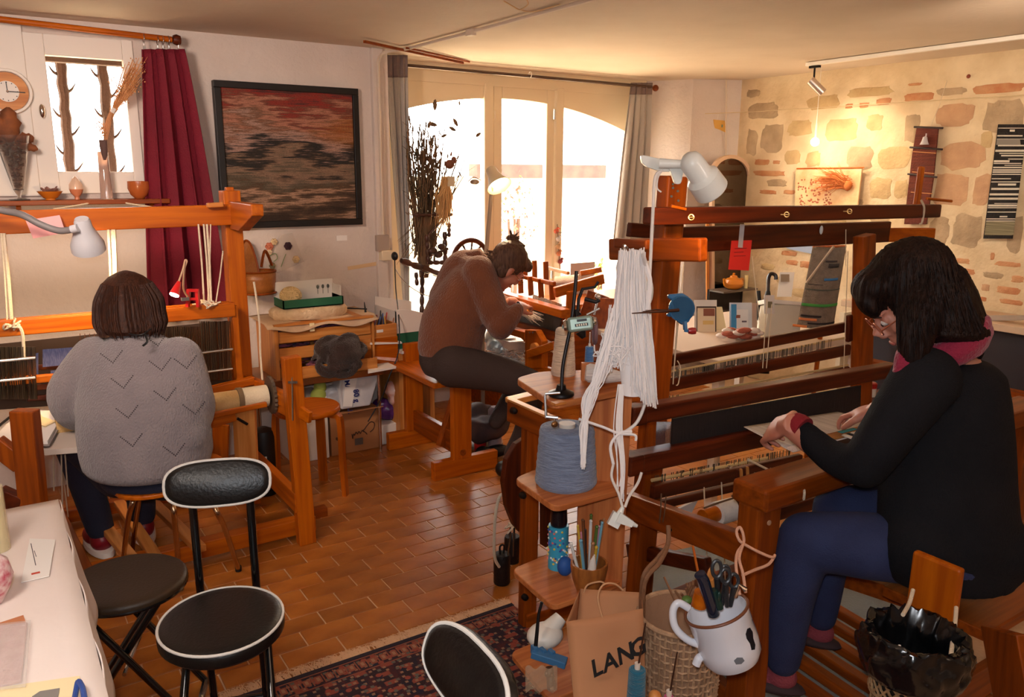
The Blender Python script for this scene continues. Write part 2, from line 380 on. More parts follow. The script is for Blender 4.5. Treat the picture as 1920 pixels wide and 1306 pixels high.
gt=thing('garden_lamp','pale green lamp post outside the small window','lamp post',tuple(PY(158,322,6.5)))
gmt=mat('verdigris',(150,170,150),.7)
part(B().tube([V((PY(160,330,6.5).x,6.5,-.3)),PY(150,190,6.5)],[.035,.022]),'post',gmt,gt)
part(B().tube(spline([PY(150,190,6.5),PY(146,172,6.5),PY(132,168,6.5),PY(122,182,6.5)],6),.01,6),'arm',gmt,gt)
gt=thing('garden_tap','pale green pump standing outside behind the head of the brown-sweatered weaver','pump',tuple(PY(993,500,7)))
part(B().tube([V((PY(993,505,7).x,7,-.3)),PY(993,462,7)],.045),'column',gmt,gt)
part(B().tube(spline([PY(978,466,7),PY(990,453,7),PY(1008,466,7)],5),.012,6),'spout',gmt,gt)
# ---- stone wall on the right, mortar with individually proud stones
sw=struct(B().bb((SX,-2.2,0),(SX+.25,4.45,CH)),'wall_right',MORT,smooth=False)
SM={'t':mat('stone_tan',(204,176,130),.95,c2=(188,158,114),ns=9,bump=.8,bs=30),'g':mat('stone_grey',(186,160,128),.95,c2=(166,142,112),ns=9,bump=.8,bs=30),
    'p':mat('stone_pink',(204,162,124),.95,c2=(188,146,112),ns=9,bump=.8,bs=30),'b':mat('brick_red',(190,124,84),.95,c2=(202,150,108),ns=12,bump=.8,bs=40)}
STN=[(1630,172,83,18,'t'),(1723,181,52,15,'b'),(1785,171,56,14,'g'),(1871,166,97,18,'b'),(1543,192,60,27,'t'),(1592,199,14,9,'b'),(1620,197,18,11,'b'),(1657,190,28,12,'b'),(1716,158,26,5,'b'),(1576,244,62,45,'t'),(1710,240,27,56,'g'),(1790,216,70,42,'p'),(1882,219,76,66,'g'),(1612,297,50,45,'g'),(1678,297,62,42,'t'),(1804,291,88,54,'p'),(1524,298,27,30,'t'),(1651,352,42,40,'t'),(1690,354,25,36,'t'),(1782,354,62,62,'p'),(1841,356,34,60,'p'),(1448,258,43,54,'g'),(1430,208,58,30,'g'),(1412,175,25,15,'g'),(1410,266,20,49,'g'),(1428,304,27,11,'b'),(1456,304,13,7,'b'),(1441,325,60,10,'b'),(1457,343,37,14,'g'),(1440,360,32,8,'b'),(1480,360,22,8,'b'),(1486,295,30,28,'t'),(1760,433,38,52,'g'),(1812,433,56,64,'g'),(1903,440,30,72,'g'),(1805,489,28,10,'b'),(1861,480,8,14,'b'),(1890,495,50,9,'b'),(1814,509,28,11,'b'),(1862,516,40,12,'g'),(1908,523,24,13,'b'),(1848,539,16,13,'p'),(1890,544,44,14,'b'),(1896,566,44,10,'b'),(1480,475,30,9,'b'),(1485,492,22,9,'b'),(1512,496,26,13,'b'),(1440,500,26,12,'t'),(1500,240,46,30,'t'),(1640,230,30,30,'t'),(1838,560,26,8,'b'),(1780,545,26,9,'b'),(1470,525,30,14,'t'),(1600,380,40,14,'g'),(1560,345,30,20,'t'),(1730,560,30,10,'b'),(1700,500,40,18,'t'),(1900,330,22,50,'g'),(1903,262,14,40,'t'),(1850,262,22,30,'t'),(1650,420,40,24,'g'),(1560,420,50,24,'t'),(1455,400,36,24,'g'),(1425,440,26,28,'t'),(1505,550,40,16,'t')]
rn=random.Random(3)
for (x,y,w_,h_,k) in STN:
    c=PX(x,y,SX); wy=abs(PX(x-w_/2,y,SX).y-PX(x+w_/2,y,SX).y)/2; hz=abs(PX(x,y-h_/2,SX).z-PX(x,y+h_/2,SX).z)/2
    n=20; pts=[]; 
    for i in range(n):
        a=2*PI*i/n+.13; e=.55 if k!='b' else .45
        ca,sa=math.cos(a),math.sin(a); q=rn.uniform(.84,1.10)
        pts.append((math.copysign(abs(ca)**e,ca)*wy*q,math.copysign(abs(sa)**e,sa)*hz*q))
    b=B(); th=.0025 if k!='b' else .002
    vs=[c+V((.01,p[0]*1.04,p[1]*1.04)) for p in pts]+[c+V((-th*.5,p[0],p[1])) for p in pts]+[c+V((-th-rn.uniform(0,.0015),p[0]*.86,p[1]*.86)) for p in pts]
    b.add(vs,[(i,(i+1)%n,n+(i+1)%n,n+i) for i in range(n)]+[(n+i,n+(i+1)%n,2*n+(i+1)%n,2*n+i) for i in range(n)]+[tuple(range(2*n,3*n))])
    o=part(b,'stone' if k!='b' else 'brick',SM[k],sw)
# conduit and battens on ceiling
cdm=mat('conduit_paint',(214,196,176),.6)
t=thing('cable_conduit','painted cable conduit running over the ceiling and down the wall corner','conduit',PZ(890,62,2.25))
part(B().tube([PZ(1135,-8,2.255),PZ(890,58,2.255)],.009),'conduit_run',cdm,t); part(B().tube([PZ(885,60,2.255),PZ(760,92,2.255)],.009),'conduit_run',cdm,t)
part(B().tube(spline([PZ(760,92,2.255),PY(722,98,4.44),PY(710,112,4.44),PY(709,130,4.44)],6)+[PY(718,440,4.44)],.009),'conduit_run',cdm,t)
part(B().box(PZ(883,61,2.255),(.03,.05,.03)),'joint',cdm,t)
part(B().bb(tuple(PY(711,440,4.43)+V((-.03,0,0))),tuple(PY(725,480,4.40)+V((.02,0,.03)))),'switch_box',mat('switch_grey',(168,150,136),.5),t,smooth=False,bev=.004)
t=thing('wall_socket','cream wall socket with a black plug left of the arched window','socket',PY(722,480,4.43))
part(B().box(PY(724,478,4.41),(.075,.05,.06)),'socket_body',CREAM,t,smooth=False,bev=.006)
part(B().ball(PY(740,480,4.37),(.018,.03,.026)),'plug',BLACK,t)
wbeam_=lambda a,b_,w_,h_,lab: tag(part(B().beam(a,b_,w_,h_),'ceiling_batten',wood('mid',ax(a,b_)),None,smooth=False,loc=a),lab,'batten')
wbeam_(PZ(683,78,2.25),PZ(868,118,2.25),.014,.014,'longer thin wooden batten on the ceiling near the arched window')
wbeam_(PZ(762,90,2.25),PZ(880,116,2.262),.010,.010,'shorter wooden batten lying beside the longer one on the ceiling')
# ================================================================== LEFT WALL: shelf, curtain, painting
SH=1.445
sh=thing('wall_shelf','long wooden shelf board under the small window','shelf',(0,4.42,SH-.04))
part(B().bb((-1.2,4.34,SH-.022),(.80,WL-.002,SH)),'board',wood('mid','x'),sh,smooth=False,bev=.003)
for x in(-.6,.15,.72): part(B().beam((x,WL-.003,SH-.12),(x,4.37,SH-.022),.02,.02),'bracket',wood('mid','y'),sh,smooth=False)
rod=thing('wooden_curtain_rod','round wooden curtain rod above the small window','rod',(0,4.38,2.2))
ra,rb=PY(-60,29,4.40),PY(322,74,4.40)
part(B().tube([ra,rb],.014,12),'pole',wood('oak','x'),rod)
part(B().lathe([(.001,0),(.02,.006),(.026,.022),(.02,.04),(.001,.046)],rb,XA),'finial',wood('dark','x'),rod)
part(B().tube([PY(316,74,4.40),PY(316,74,WL)],.012),'bracket',wood('dark','y'),rod)
RED=mat('burgundy_cloth',(124,8,36),.8,c2=(108,6,30),ns=4,bump=.35,bs=160)
t=thing('red_curtain','burgundy curtain hanging beside the small window','curtain',PY(340,575,4.38))
def rc(u,v):
    xa=266+14*v; xb=343+82*v**.9; y=92+(585-92)*v
    p=PY(xa+(xb-xa)*u,y,4.37); am=.012+.03*v
    p.y+=am*math.sin(u*2*PI*3.6+.5)+.5*am*math.sin(u*2*PI*1.7+v*2); p.x+=.4*am*math.sin(u*4*PI*3.6); return p
part(B().sheet(rc,110,30),'cloth',RED,t,solid=.003)
for x in(269,295,305,316,334):
    c=PY(x,76 if x>280 else 72,4.40); rg=part(B().tube(arcpts(c,.021,0,2*PI,14,YA,Z),.0022,6),'ring',STEEL,t)
    part(B().tube([c-Z*.02,c-Z*.036],.003).box(c-Z*.042,(.012,.006,.016)),'clip',STEEL,rg)
# clock
c=PY(14,171,4.455); t=thing('wall_clock','round white-rimmed clock with a wooden dial at the left edge','clock',c)
part(B().lathe([(.001,0),(.098,0),(.102,-.012),(.098,-.03),(.088,-.03),(.084,-.014),(.001,-.014)],c+V((0,.03,0)),YA,40),'rim',WHITE,t)
part(B().lathe([(.001,0),(.084,0),(.084,-.004),(.001,-.004)],c+V((0,.014,0)),YA,40),'dial',wood('pale','x'),t)
part(B().lathe([(.001,0),(.046,0),(.046,-.003),(.001,-.003)],c+V((0,.009,0)),YA,32),'centre_disc',WHITE,t)
part(B().beam(c+V((-.005,.004,0)),c+V((.070,.004,-.002)),.003,.004),'minute_hand',BLACK,t); part(B().beam(c+V((0,.003,0)),c+V((-.002,.003,.042)),.003,.005),'hour_hand',BLACK,t)
part(B().ball(c+V((0,.002,0)),.006),'hub',CHROME,t)
g=B()
for k in range(12):
    a=k*PI/6; g.box(c+V((.04*math.sin(a),.0055,.04*math.cos(a))),(.004,.002,.004))
part(g,'hour_marks',BLACK,t)
# glass cone vase with dried leaves
YS=4.41
def SP(x,y=None): p=PY(x,374,YS); p.z=SH; return p
DRY=mat('dried_brown',(120,72,44),.85,c2=(84,50,32),ns=30); DRY2=mat('dried_straw',(226,170,116),.9,c2=(206,142,88),ns=30)
c=SP(37); t=thing('cone_vase','tall glass cone vase full of brown dried leaves','vase',c)
part(B().lathe([(.001,0),(.045,0),(.043,.005),(.008,.010),(.008,.022),(.022,.05),(.075,.29),(.073,.29),(.020,.052),(.001,.045)],c,Z,28),'glass_body',CGLASS,t)
rn=random.Random(5); b=B()
for k in range(170):
    h=rn.uniform(.06,.27); r=.066*(h-.03)/.26*rn.uniform(.2,.95); a=rn.uniform(0,6.28); b.ball(c+V((r*math.cos(a),r*math.sin(a),h)),(rn.uniform(.004,.012),rn.uniform(.004,.012),rn.uniform(.003,.008)),n=6,m=4)
part(b,'petals',DRY,t,kind='stuff')
def leaf(p,d,L,W_,curl=.2,up=None):
    d,s,u=frame(d,up); o=[]; n=7
    for i in range(n+1):
        q=i/n; ww=W_*math.sin(PI*min(.98,q*.92+.04))**.8*(1+.25*math.sin(q*23))
        o.append((V(p)+d*L*q+u*curl*L*q*q,ww,s,u))
    vs=[]; 
    for (c_,ww,s_,u_) in o: vs+= [c_-s_*ww+u_*ww*.3,c_,c_+s_*ww+u_*ww*.3]
    fs=[]
    for i in range(n): fs+= [(3*i,3*i+1,3*i+4,3*i+3),(3*i+1,3*i+2,3*i+5,3*i+4)]
    return vs,fs
ol=mat('oak_leaf',(150,86,44),.8,c2=(112,62,34),ns=20)
for k,(dx,dz,L,W_) in enumerate(((-.3,1,.13,.035),(.05,1,.15,.045),(-.12,1,.10,.04),(.9,.3,.08,.03),(1,-.35,.09,.022),(-.9,.5,.1,.04))):
    q=leaf(c+V((.02*dx-.01,-.01,.26)),(dx,-.25,dz),L,W_,up=YA); part(B().add(*q),'leaf',ol,t,solid=.001)
# bowl of potpourri, garlic jar, bottle vase, orange bowl behind curtain
c=SP(95); t=thing('orange_bowl','small orange lacquer bowl of dried petals on the shelf','bowl',c)
part(B().lathe([(.001,0),(.022,0),(.022,.006),(.03,.01),(.056,.04),(.053,.04),(.026,.012),(.001,.01)],c,Z,28),'bowl_body',mat('orange_lacquer',(214,124,36),.2,coat=.6),t)
b=B()
for k in range(26):
    a=rn.uniform(0,6.28); r=rn.uniform(0,.045); v,f=leaf(c+V((r*math.cos(a),r*math.sin(a),.036)),(math.cos(a),math.sin(a),rn.uniform(.1,.9)),rn.uniform(.02,.035),.009); b.add(v,f)
part(b,'petals',mat('mauve_dried',(150,108,98),.9),t,kind='stuff')
c=SP(145); t=thing('shell_jar','pointed glass-topped terracotta jar beside the orange bowl','jar',c)
part(B().lathe([(.001,0),(.012,0),(.010,.012),(.026,.032),(.031,.05),(.001,.052)],c,Z,24),'base',mat('terracotta_glaze',(206,128,92),.4),t)
part(B().lathe([(.031,.048),(.029,.07),(.014,.098),(.001,.11)],c,Z,24),'dome',mat('frosted',(226,190,164),.3,coat=.5),t)
c=SP(201); t=thing('bottle_vase','tall narrow glass vase with dried grass stems on the shelf','vase',c)
part(B().lathe([(.001,0),(.029,0),(.027,.05),(.0235,.22),(.021,.225),(.024,.05),(.001,.02)],c,Z,24),'glass_body',mat('pinkish_glass',(235,205,190),.05,trans=.6),t)
part(B().rings([(PY(196,300,4.39),.006,.006),(PY(196,290,4.39),.014,.012),(PY(194,275,4.39),.018,.013),(PY(193,262,4.39),.019,.013)],16),'label_tag',mat('dark_brown_cloth',(96,70,64),.8),t)
b=B(); p0=PY(200,262,4.39)
for k in range(70):
    a=rn.gauss(0,1); e=rn.gauss(0,1); tip=PY(252+a*12,132+e*18,4.33+rn.uniform(-.04,.04)); mid=PY(212+a*2,212+e*2,4.38); b.tube(spline([p0,mid,tip],4),[.0012]*8+[.0006],4)
    for _ in range(5):
        q=mid.lerp(tip,rn.uniform(.35,1)); b.ball(q+V((rn.gauss(0,.008),rn.gauss(0,.006),rn.gauss(0,.008))),.0036,n=5,m=3)
for k in range(16):
    tip=PY(184+rn.gauss(0,7),228+rn.gauss(0,12),4.36); b.tube([p0,tip],.0009,4)
    for _ in range(4): b.ball(p0.lerp(tip,rn.uniform(.4,1))+V((rn.gauss(0,.006),0,rn.gauss(0,.006))),.003,n=5,m=3)
part(b,'dried_grass',DRY2,t,kind='stuff')
part(B().rings([(PY(198,262,4.39),.010,.008),(PY(202,235,4.385),.016,.01),(PY(208,210,4.38),.009,.007)],12),'stem_bundle',mat('straw_brown',(200,140,96),.8,bump=.6,bs=200),t)
part(B().tube([PY(210,211,4.378),PY(215,203,4.375)],.011),'binding',PAPER,t)
c=SP(262); t=thing('copper_bowl','deep copper-coloured bowl half behind the red curtain','bowl',c)
part(B().lathe([(.001,0),(.02,0),(.04,.02),(.052,.05),(.05,.085),(.046,.085),(.048,.05),(.036,.022),(.001,.01)],c,Z,28),'bowl_body',mat('copper_glaze',(176,92,44),.25,coat=.4),t)
# cord loops lying on the shelf edge
tag(part(B().tube(spline([PY(100,392,4.30),PY(160,382,4.34),PY(205,374,4.36),PY(240,381,4.34),PY(292,389,4.30)],8),.004,6),'loose_cord',ROPE,None,loc=PY(200,378,4.33)),'pale cord lying over the shelf and beam at the foot of the glass vase','cord')
# ---- painting (woven picture)
def tapestry():
    m=bpy.data.materials.new('woven_picture'); m.use_nodes=True; nt=m.node_tree; N=nt.nodes; L=nt.links; b=N['Principled BSDF']; b.inputs['Roughness'].default_value=.95
    tc=N.new('ShaderNodeTexCoord'); 
    def nz(sx,sz,sc,det,off=0):
        mp=N.new('ShaderNodeMapping'); mp.inputs['Scale'].default_value=(sx,1,sz); mp.inputs['Location'].default_value=(off,off,off); L.new(tc.outputs['Object'],mp.inputs[0])
        n=N.new('ShaderNodeTexNoise'); n.inputs['Scale'].default_value=sc; n.inputs['Detail'].default_value=det; n.inputs['Roughness'].default_value=.6; L.new(mp.outputs[0],n.inputs[0]); return n
    n1=nz(1.3,7,1.6,5); n2=nz(2.5,90,2,3,5); n3=nz(60,160,2,2,9)
    sp=N.new('ShaderNodeSeparateXYZ'); L.new(tc.outputs['Object'],sp.inputs[0])
    def M(op,a,b_=None):
        k=N.new('ShaderNodeMath'); k.operation=op
        for i,q in enumerate((a,b_)):
            if q is None: continue
            if isinstance(q,(int,float)): k.inputs[i].default_value=q
            else: L.new(q,k.inputs[i])
        return k.outputs[0]
    h=M('DIVIDE',sp.outputs['Z'],.78)   # 0..1 bottom to top
    h=M('ADD',h,M('MULTIPLY',M('SUBTRACT',n1.outputs[0],.5),1.0)); h=M('ADD',h,M('MULTIPLY',M('SUBTRACT',n2.outputs[0],.5),.3))
    cr=N.new('ShaderNodeValToRGB'); L.new(h,cr.inputs[0]); e=cr.color_ramp.elements
    cols=[(0,(52,38,30)),(.10,(88,66,48)),(.17,(176,138,112)),(.22,(84,60,40)),(.30,(92,82,66)),(.38,(140,110,88)),(.44,(54,44,36)),(.50,(40,40,38)),(.57,(178,140,124)),(.63,(112,78,56)),(.70,(184,124,100)),(.76,(112,66,50)),(.83,(150,48,38)),(.88,(98,50,44)),(1,(64,46,42))]
    e[0].position=0; e[0].color=s2l(cols[0][1]); e[1].position=1; e[1].color=s2l(cols[-1][1])
    for p,c_ in cols[1:-1]: q=e.new(p); q.color=s2l(c_)
    # orange patch on the right
    d=M('ADD',M('POWER',M('DIVIDE',M('SUBTRACT',sp.outputs['X'],.82),.30),2),M('POWER',M('DIVIDE',M('SUBTRACT',sp.outputs['Z'],.49),.09),2))
    d=M('ADD',d,M('MULTIPLY',M('SUBTRACT',n2.outputs[0],.5),4.0))
    mk=N.new('ShaderNodeMapRange'); L.new(d,mk.inputs[0]); mk.inputs[1].default_value=1.3; mk.inputs[2].default_value=.2; mk.inputs[4].default_value=.75
    mx=N.new('ShaderNodeMix'); mx.data_type='RGBA'; L.new(mk.outputs[0],mx.inputs[0]); L.new(cr.outputs[0],mx.inputs[6]); mx.inputs[7].default_value=s2l((156,96,40))
    m2=N.new('ShaderNodeMix'); m2.data_type='RGBA'; m2.blend_type='MULTIPLY'; m2.inputs[0].default_value=.8; L.new(mx.outputs[2],m2.inputs[6]); c3=N.new('ShaderNodeValToRGB'); L.new(n3.outputs[0],c3.inputs[0]); c3.color_ramp.elements[0].position=.3; c3.color_ramp.elements[0].color=(.55,.55,.55,1); c3.color_ramp.elements[1].position=.65; c3.color_ramp.elements[1].color=(1.2,1.2,1.2,1)
    L.new(c3.outputs[0],m2.inputs[7]); L.new(m2.outputs[2],b.inputs['Base Color'])
    bp=N.new('ShaderNodeBump'); bp.inputs['Strength'].default_value=.7; bp.inputs['Distance'].default_value=.004; L.new(n3.outputs[0],bp.inputs['Height']); L.new(bp.outputs[0],b.inputs['Normal']); return m
pa,pb=PY(397,148,WL-.04),PY(680,419,WL-.04); x0,x1,z1,z0=pa.x+.005,pb.x,pa.z-.003,pb.z-.005
t=thing('woven_picture','large woven picture in brown red and orange streaks in a black frame','picture',(x0+.03,WL-.03,z0+.03))
part(B().bb((x0+.03,WL-.03,z0+.03),(x1-.03,WL-.012,z1-.03)),'weaving',tapestry(),t,smooth=False)
FRM=mat('black_frame',(16,11,10),.5)
for a,c_ in(((x0,z0),(x1,z0+.035)),((x0,z1-.035),(x1,z1)),((x0,z0+.035),(x0+.035,z1-.035)),((x1-.035,z0+.035),(x1,z1-.035))):
    part(B().bb((a[0],WL-.045,a[1]),(c_[0],WL-.002,c_[1])),'frame_side',FRM,t,smooth=False,bev=.003)
tag(part(B().box(PY(641,446,WL-.003),(.065,.003,.03)),'title_label',PAPER,None,smooth=False,loc=PY(641,446,WL)),'small white title label under the woven picture','label')
# tape on the wall
tag(part(B().beam(PY(652,503,WL-.002),PY(712,493,WL-.002),.002,.022),'masking_tape',mat('tape',(222,186,140),.6),None,smooth=False,loc=PY(680,498,WL)),'strip of beige masking tape on the wall near the socket','tape')
# plastic bag with felt flowers on the wall
c=PY(530,470,WL-.02); t=thing('flower_sheet','clear plastic sheet with felt flowers pinned to the wall','wall decoration',c)
CLR=mat('clear_plastic',(240,225,210),.15,alpha=.16)
part(B().poly([PY(495,478,WL-.008),PY(528,440,WL-.008),PY(548,436,WL-.008),PY(570,490,WL-.008),PY(520,512,WL-.008),PY(500,500,WL-.008)],(0,.002,0)),'sheet',CLR,t,smooth=False)
for i,(x,y,r,cc,nm) in enumerate(((505,462,.022,(206,120,90),'orange felt flower'),(514,453,.018,(226,196,150),'cream felt flower'),(505,472,.016,(230,205,170),'cream felt flower'),(540,461,.022,(70,44,52),'dark felt flower'),(555,486,.020,(228,196,144),'straw felt flower'),(511,498,.018,(120,110,84),'grey green felt coil'))):
    p=PY(x,y,WL-.02); b=B()
    for k in range(6):
        a=k*PI/3; b.ball(p+V((math.cos(a)*r*.6,0,math.sin(a)*r*.6)),(r*.5,.006,r*.5),n=8,m=6)
    b.ball(p+V((0,-.006,0)),(r*.4,.008,r*.4),n=8,m=6); part(b,'flower',mat('felt%d'%i,cc,.95),t,label=nm)
b=B()
for q in(((512,495),(505,482),(516,475),(520,484),(513,490)),((527,500),(532,486),(536,476))): b.tube(spline([PY(x,y,WL-.018) for x,y in q],5),.002,5)
part(b,'stems',mat('felt_green',(110,140,90),.9),t)
# bentwood wall basket
c=PY(487,553,4.30); t=thing('wall_basket','varnished splint basket with an arched back hung on the wall','basket',c)
bm=mat('splint',(176,108,46),.4,c2=(140,80,34),ns=40,stretch=(30,30,1),coat=.3)
A_=PY(455,548,4.36); Bq=PY(517,548,4.36); cc=(A_+Bq)/2; hw=(Bq-A_).length/2; hh=.115
secs=[(cc+V((0,0,hh*k)),hw*(.93+.1*k),.075*(.93+.1*k)) for k in(0,.3,.6,1)]
part(B().rings(secs,32,XA,YA,cap=False),'basket_body',bm,t,solid=.005)
for k in(0,1): part(B().tube([cc+V((0,0,hh*k))+XA*math.cos(a)*hw*(1.0+.04*k)+YA*math.sin(a)*.08 for a in[2*PI*i/32 for i in range(33)]],.006,6),'rim',wood('mid','x'),t)
part(B().rings([(cc,hw*.9,.07),(cc+Z*.005,hw*.9,.07)],24,XA,YA),'bottom',bm,t)
ap=[PY(452,510,4.42),PY(452,470,4.43),PY(458,452,4.43),PY(468,455,4.43),PY(478,480,4.43),PY(486,512,4.42)]
b=B(); sp_=spline(ap,6); b.v=[]; 
vs=[]; 
for p in sp_: vs+=[p,p+V((0,-.006,0))]
b.poly(sp_,(0,.006,0)); part(b,'arched_back',bm,t,smooth=False)
part(B().tube(sp_,.006,6),'back_rim',wood('mid','z'),t)
part(B().tube(spline([PY(490,500,4.25),PY(497,470,4.28),PY(510,497,4.3)],6),.008,6),'hoop',wood('mid','z'),t)
# ================================================================== LEFT LOOM
LY=3.70
lm=thing('floor_loom','light wooden floor loom that the grey-sweatered weaver works at','loom',(.5,LY,0))
def LW(nm,a,b_,w_,h_,kind='oak',up=None,label=None): return wbeam(nm,kind,lm,a,b_,w_,h_,up,label=label)
# main right post
PXR=.93
LW('post',(PXR,LY,0.03),(PXR,LY,1.50),.075,.085)
LW('post',(-.62,LY,0.03),(-.62,LY,1.44),.075,.085)
LW('peg',(PXR,LY,1.44),(PXR,LY,1.515),.035,.03)
a=PY(0,417,LY-.06); a=a+(a-PY(440,402,LY-.06))*.7; LW('top_beam',a,PY(438,402,LY-.06),.035,.088)
# castle arm (along Y, tapered end to the camera)
b=B(); X0=PXR-.02

def side(y,z): return V((X0,y,z))
b.poly([side(3.78,1.455),side(3.30,1.455),side(3.30,1.41),side(3.52,1.335),side(3.78,1.335)],(.05,0,0)); part(b,'castle_arm',wood('oak','y'),lm,smooth=False,bev=.004)
LW('cap',PY(388,385,3.6),PY(418,383,3.6),.03,.02,'pale')
# shaft frame: beam under, uprights, heddles
ya=3.58
p1=PY(0,616,ya); p2=PY(440,579,ya); ex=(p1-p2)*.5
LW('shaft_beam',p1+ex,p2,.03,.062); LW('upper_slat',PY(0,603,ya+.06)+ex,PY(430,568,ya+.06),.02,.02)
LW('shaft_upright',PY(437,572,ya+.02),PY(448,712,ya+.02),.028,.05)
LW('lower_shaft_beam',PY(380,735,ya-.02),PY(476,712,ya-.02),.035,.035)
LW('lower_shaft_beam',PY(-60,720,ya),PY(120,706,ya),.03,.03)
HED=mat('heddle_steel',(120,108,92),.3,.85)
hb=B(); rn=random.Random(9)
def hed(x0,x1,y0,y1,n,Yp):
    for i in range(n):
        x=x0+(x1-x0)*i/(n-1)+rn.uniform(-.6,.6); yy=rn.uniform(-.05,.05)
        hb.beam(PY(x,y0,Yp+yy),PY(x+4,y1,Yp+yy),.006,.0012,up=RH)
hed(-40,66,650,748,60,ya-.02); hed(375,432,602,712,42,ya); hed(290,372,612,712,40,ya+.05)
part(hb,'heddles',HED,lm,smooth=False,kind='stuff')
for y in(668,705): part(B().tube([PY(374,y-6,ya-.05),PY(436,y-14,ya-.05)],.006),'heddle_bar',STEEL,lm); part(B().tube([PY(-40,y+12,ya-.07),PY(66,y+2,ya-.07)],.006),'heddle_bar',STEEL,lm)
wb=B()
def wpanel(x0,x1,y0,y1,Yp,dx=0): 
    wb.poly([PY(x0,y0,Yp),PY(x1,y0-4,Yp),PY(x1+dx,y1-6,Yp),PY(x0+dx,y1,Yp)],(0,.004,0))
for k,(x0,x1,y0,y1) in enumerate(((80,140,655,688),(95,140,695,725),(60,72,665,720))): wpanel(x0,x1,y0,y1,ya+.03)
part(wb,'blue_weaving',mat('blue_warp',(62,70,110),.8,c2=(92,96,130),ns=60,stretch=(8,1,1)),lm,smooth=False)
b=B()
for x in range(150,380,9): b.beam(PY(x,625,ya+.08),PY(x+3,745,ya+.02),.004,.001,up=RH)
part(b,'warp_threads',mat('brown_warp',(110,62,36),.8),lm,smooth=False,kind='stuff')
for y,c_ in((688,'mid'),(725,'mid'),(745,'dark')): LW('warp_bar',PY(50,y+2,ya+.08),PY(380,y-22,ya+.08),.02,.022,c_)
part(B().poly([PY(-30,648,3.9),PY(440,600,3.9),PY(440,735,3.9),PY(-30,770,3.9)],(0,.01,0)),'back_board',mat('dark_back',(58,40,30),.8),lm,smooth=False)
# front parts
LW('front_post',(1.03,3.20,0.0),PY(545,668,3.20),.075,.05,label=None)
LW('front_post',(-.52,3.20,0.0),(-.52,3.2,.80),.075,.05)
b=B(); 
LW('side_rail',(PXR,3.72,.62),(1.0,3.25,.62),.03,.10); LW('floor_rail',(.99,3.9,.20),(1.0,3.18,.20),.035,.09)
LW('foot_beam',(1.09,3.27,.06),(-.55,3.27,.06),.06,.07); LW('foot_dowel',(1.05,3.30,.085),(1.16,3.30,.085),.045,.045,'mid')
LW('foot_beam',(PXR,3.95,.05),(-.6,3.95,.05),.05,.06)
# cloth beam with ratchet
ra_,rb_=PY(500,741,3.38),PY(375,759,3.38); d=(rb_-ra_).normalized()
part(B().tube([ra_,ra_+d*.115],.047,24),'cloth_roll',mat('cream_cloth',(232,214,180),.85,bump=.4,bs=150),lm)
part(B().tube([ra_+d*.12,ra_+d*.8],.042,24),'cloth_roll',mat('honey_cloth',(224,188,128),.85,c2=(206,160,98),ns=12,bump=.4,bs=150),lm)
part(B().tube([ra_+d*.105,ra_+d*.125],.051,24),'roll_band',mat('band_olive',(128,104,74),.8),lm)
b=B(); n=48; pts=[]
for i in range(n):
    a=2*PI*i/n; r=.083 if i%2 else .076; pts.append(ra_-d*.012+Z*r*math.cos(a)+YA*r*math.sin(a))
b.poly(pts,-d*.012); part(b,'ratchet_wheel',mat('zinc',(112,98,82),.5,.6),lm,smooth=False)
LW('knee_slat',PY(500,757,3.30),PY(380,782,3.30),.02,.022)
LW('bracket_board',PY(458,765,3.36),PY(463,872,3.36),.095,.03,'pale',up=FH); LW('bracket_arm',PY(388,790,3.36),PY(440,775,3.36),.03,.06); LW('bracket_board',PY(415,795,3.5),PY(412,860,3.5),.07,.02,'oak',up=FH)
part(B().tube([PY(445,784,3.31),PY(464,795,3.31)],.006),'iron_pin',IRON,lm)
part(B().beam(PY(548,706,3.18),PY(549,788,3.15),.012,.004,up=RH),'brake_lever',mat('zinc',(112,98,82),.5,.6),lm); part(B().beam(PY(540,716,3.18),PY(558,716,3.16),.01,.01),'lever_pin',STEEL,lm)
LW('ratchet_board',PY(518,743,3.33),PY(582,783,3.12),.02,.05,'oak')
# treadles
for k in range(6):
    x=-.1+.12*k; LW('treadle',(x,3.85,.10),(x+.05+.03*(k%2),3.17-.02*(k%3),.09+.03*(k%2)),.045,.03,'pale' if k>2 else 'mid')
for k in range(4): part(B().tube([(.05+.12*k,3.8,.1),(.05+.12*k,3.78,.55)],.003,5),'tie_cord',ROPE,lm)
for (x,y,x2,y2) in((100,852,101,920),(115,850,117,945),(122,852,128,930)): part(B().tube([PY(x,y,3.4),PY(x2,y2,3.4)],.003,5),'tie_cord',ROPE,lm)
# breast side: posts, shelf
LW('breast_post',PY(46,768,2.95),PY(66,980,2.95),.075,.05,'mid',up=FH); LW('side_brace',PY(-10,830,3.0),PY(42,870,2.97),.04,.06,'mid'); LW('side_brace',PY(-10,940,3.0),PY(35,960,2.97),.04,.12,'dark')

b=B().poly([PZ(-30,800,.62),PZ(60,783,.62),PZ(175,783,.62),PZ(155,838,.62),PZ(60,845,.62),PZ(-30,850,.62)],(0,0,-.02)); part(b,'side_table',mat('grey_board',(196,182,170),.5),lm,smooth=False)
LW('table_edge',PZ(62,848,.60),PZ(160,832,.60),.02,.03,'pale')
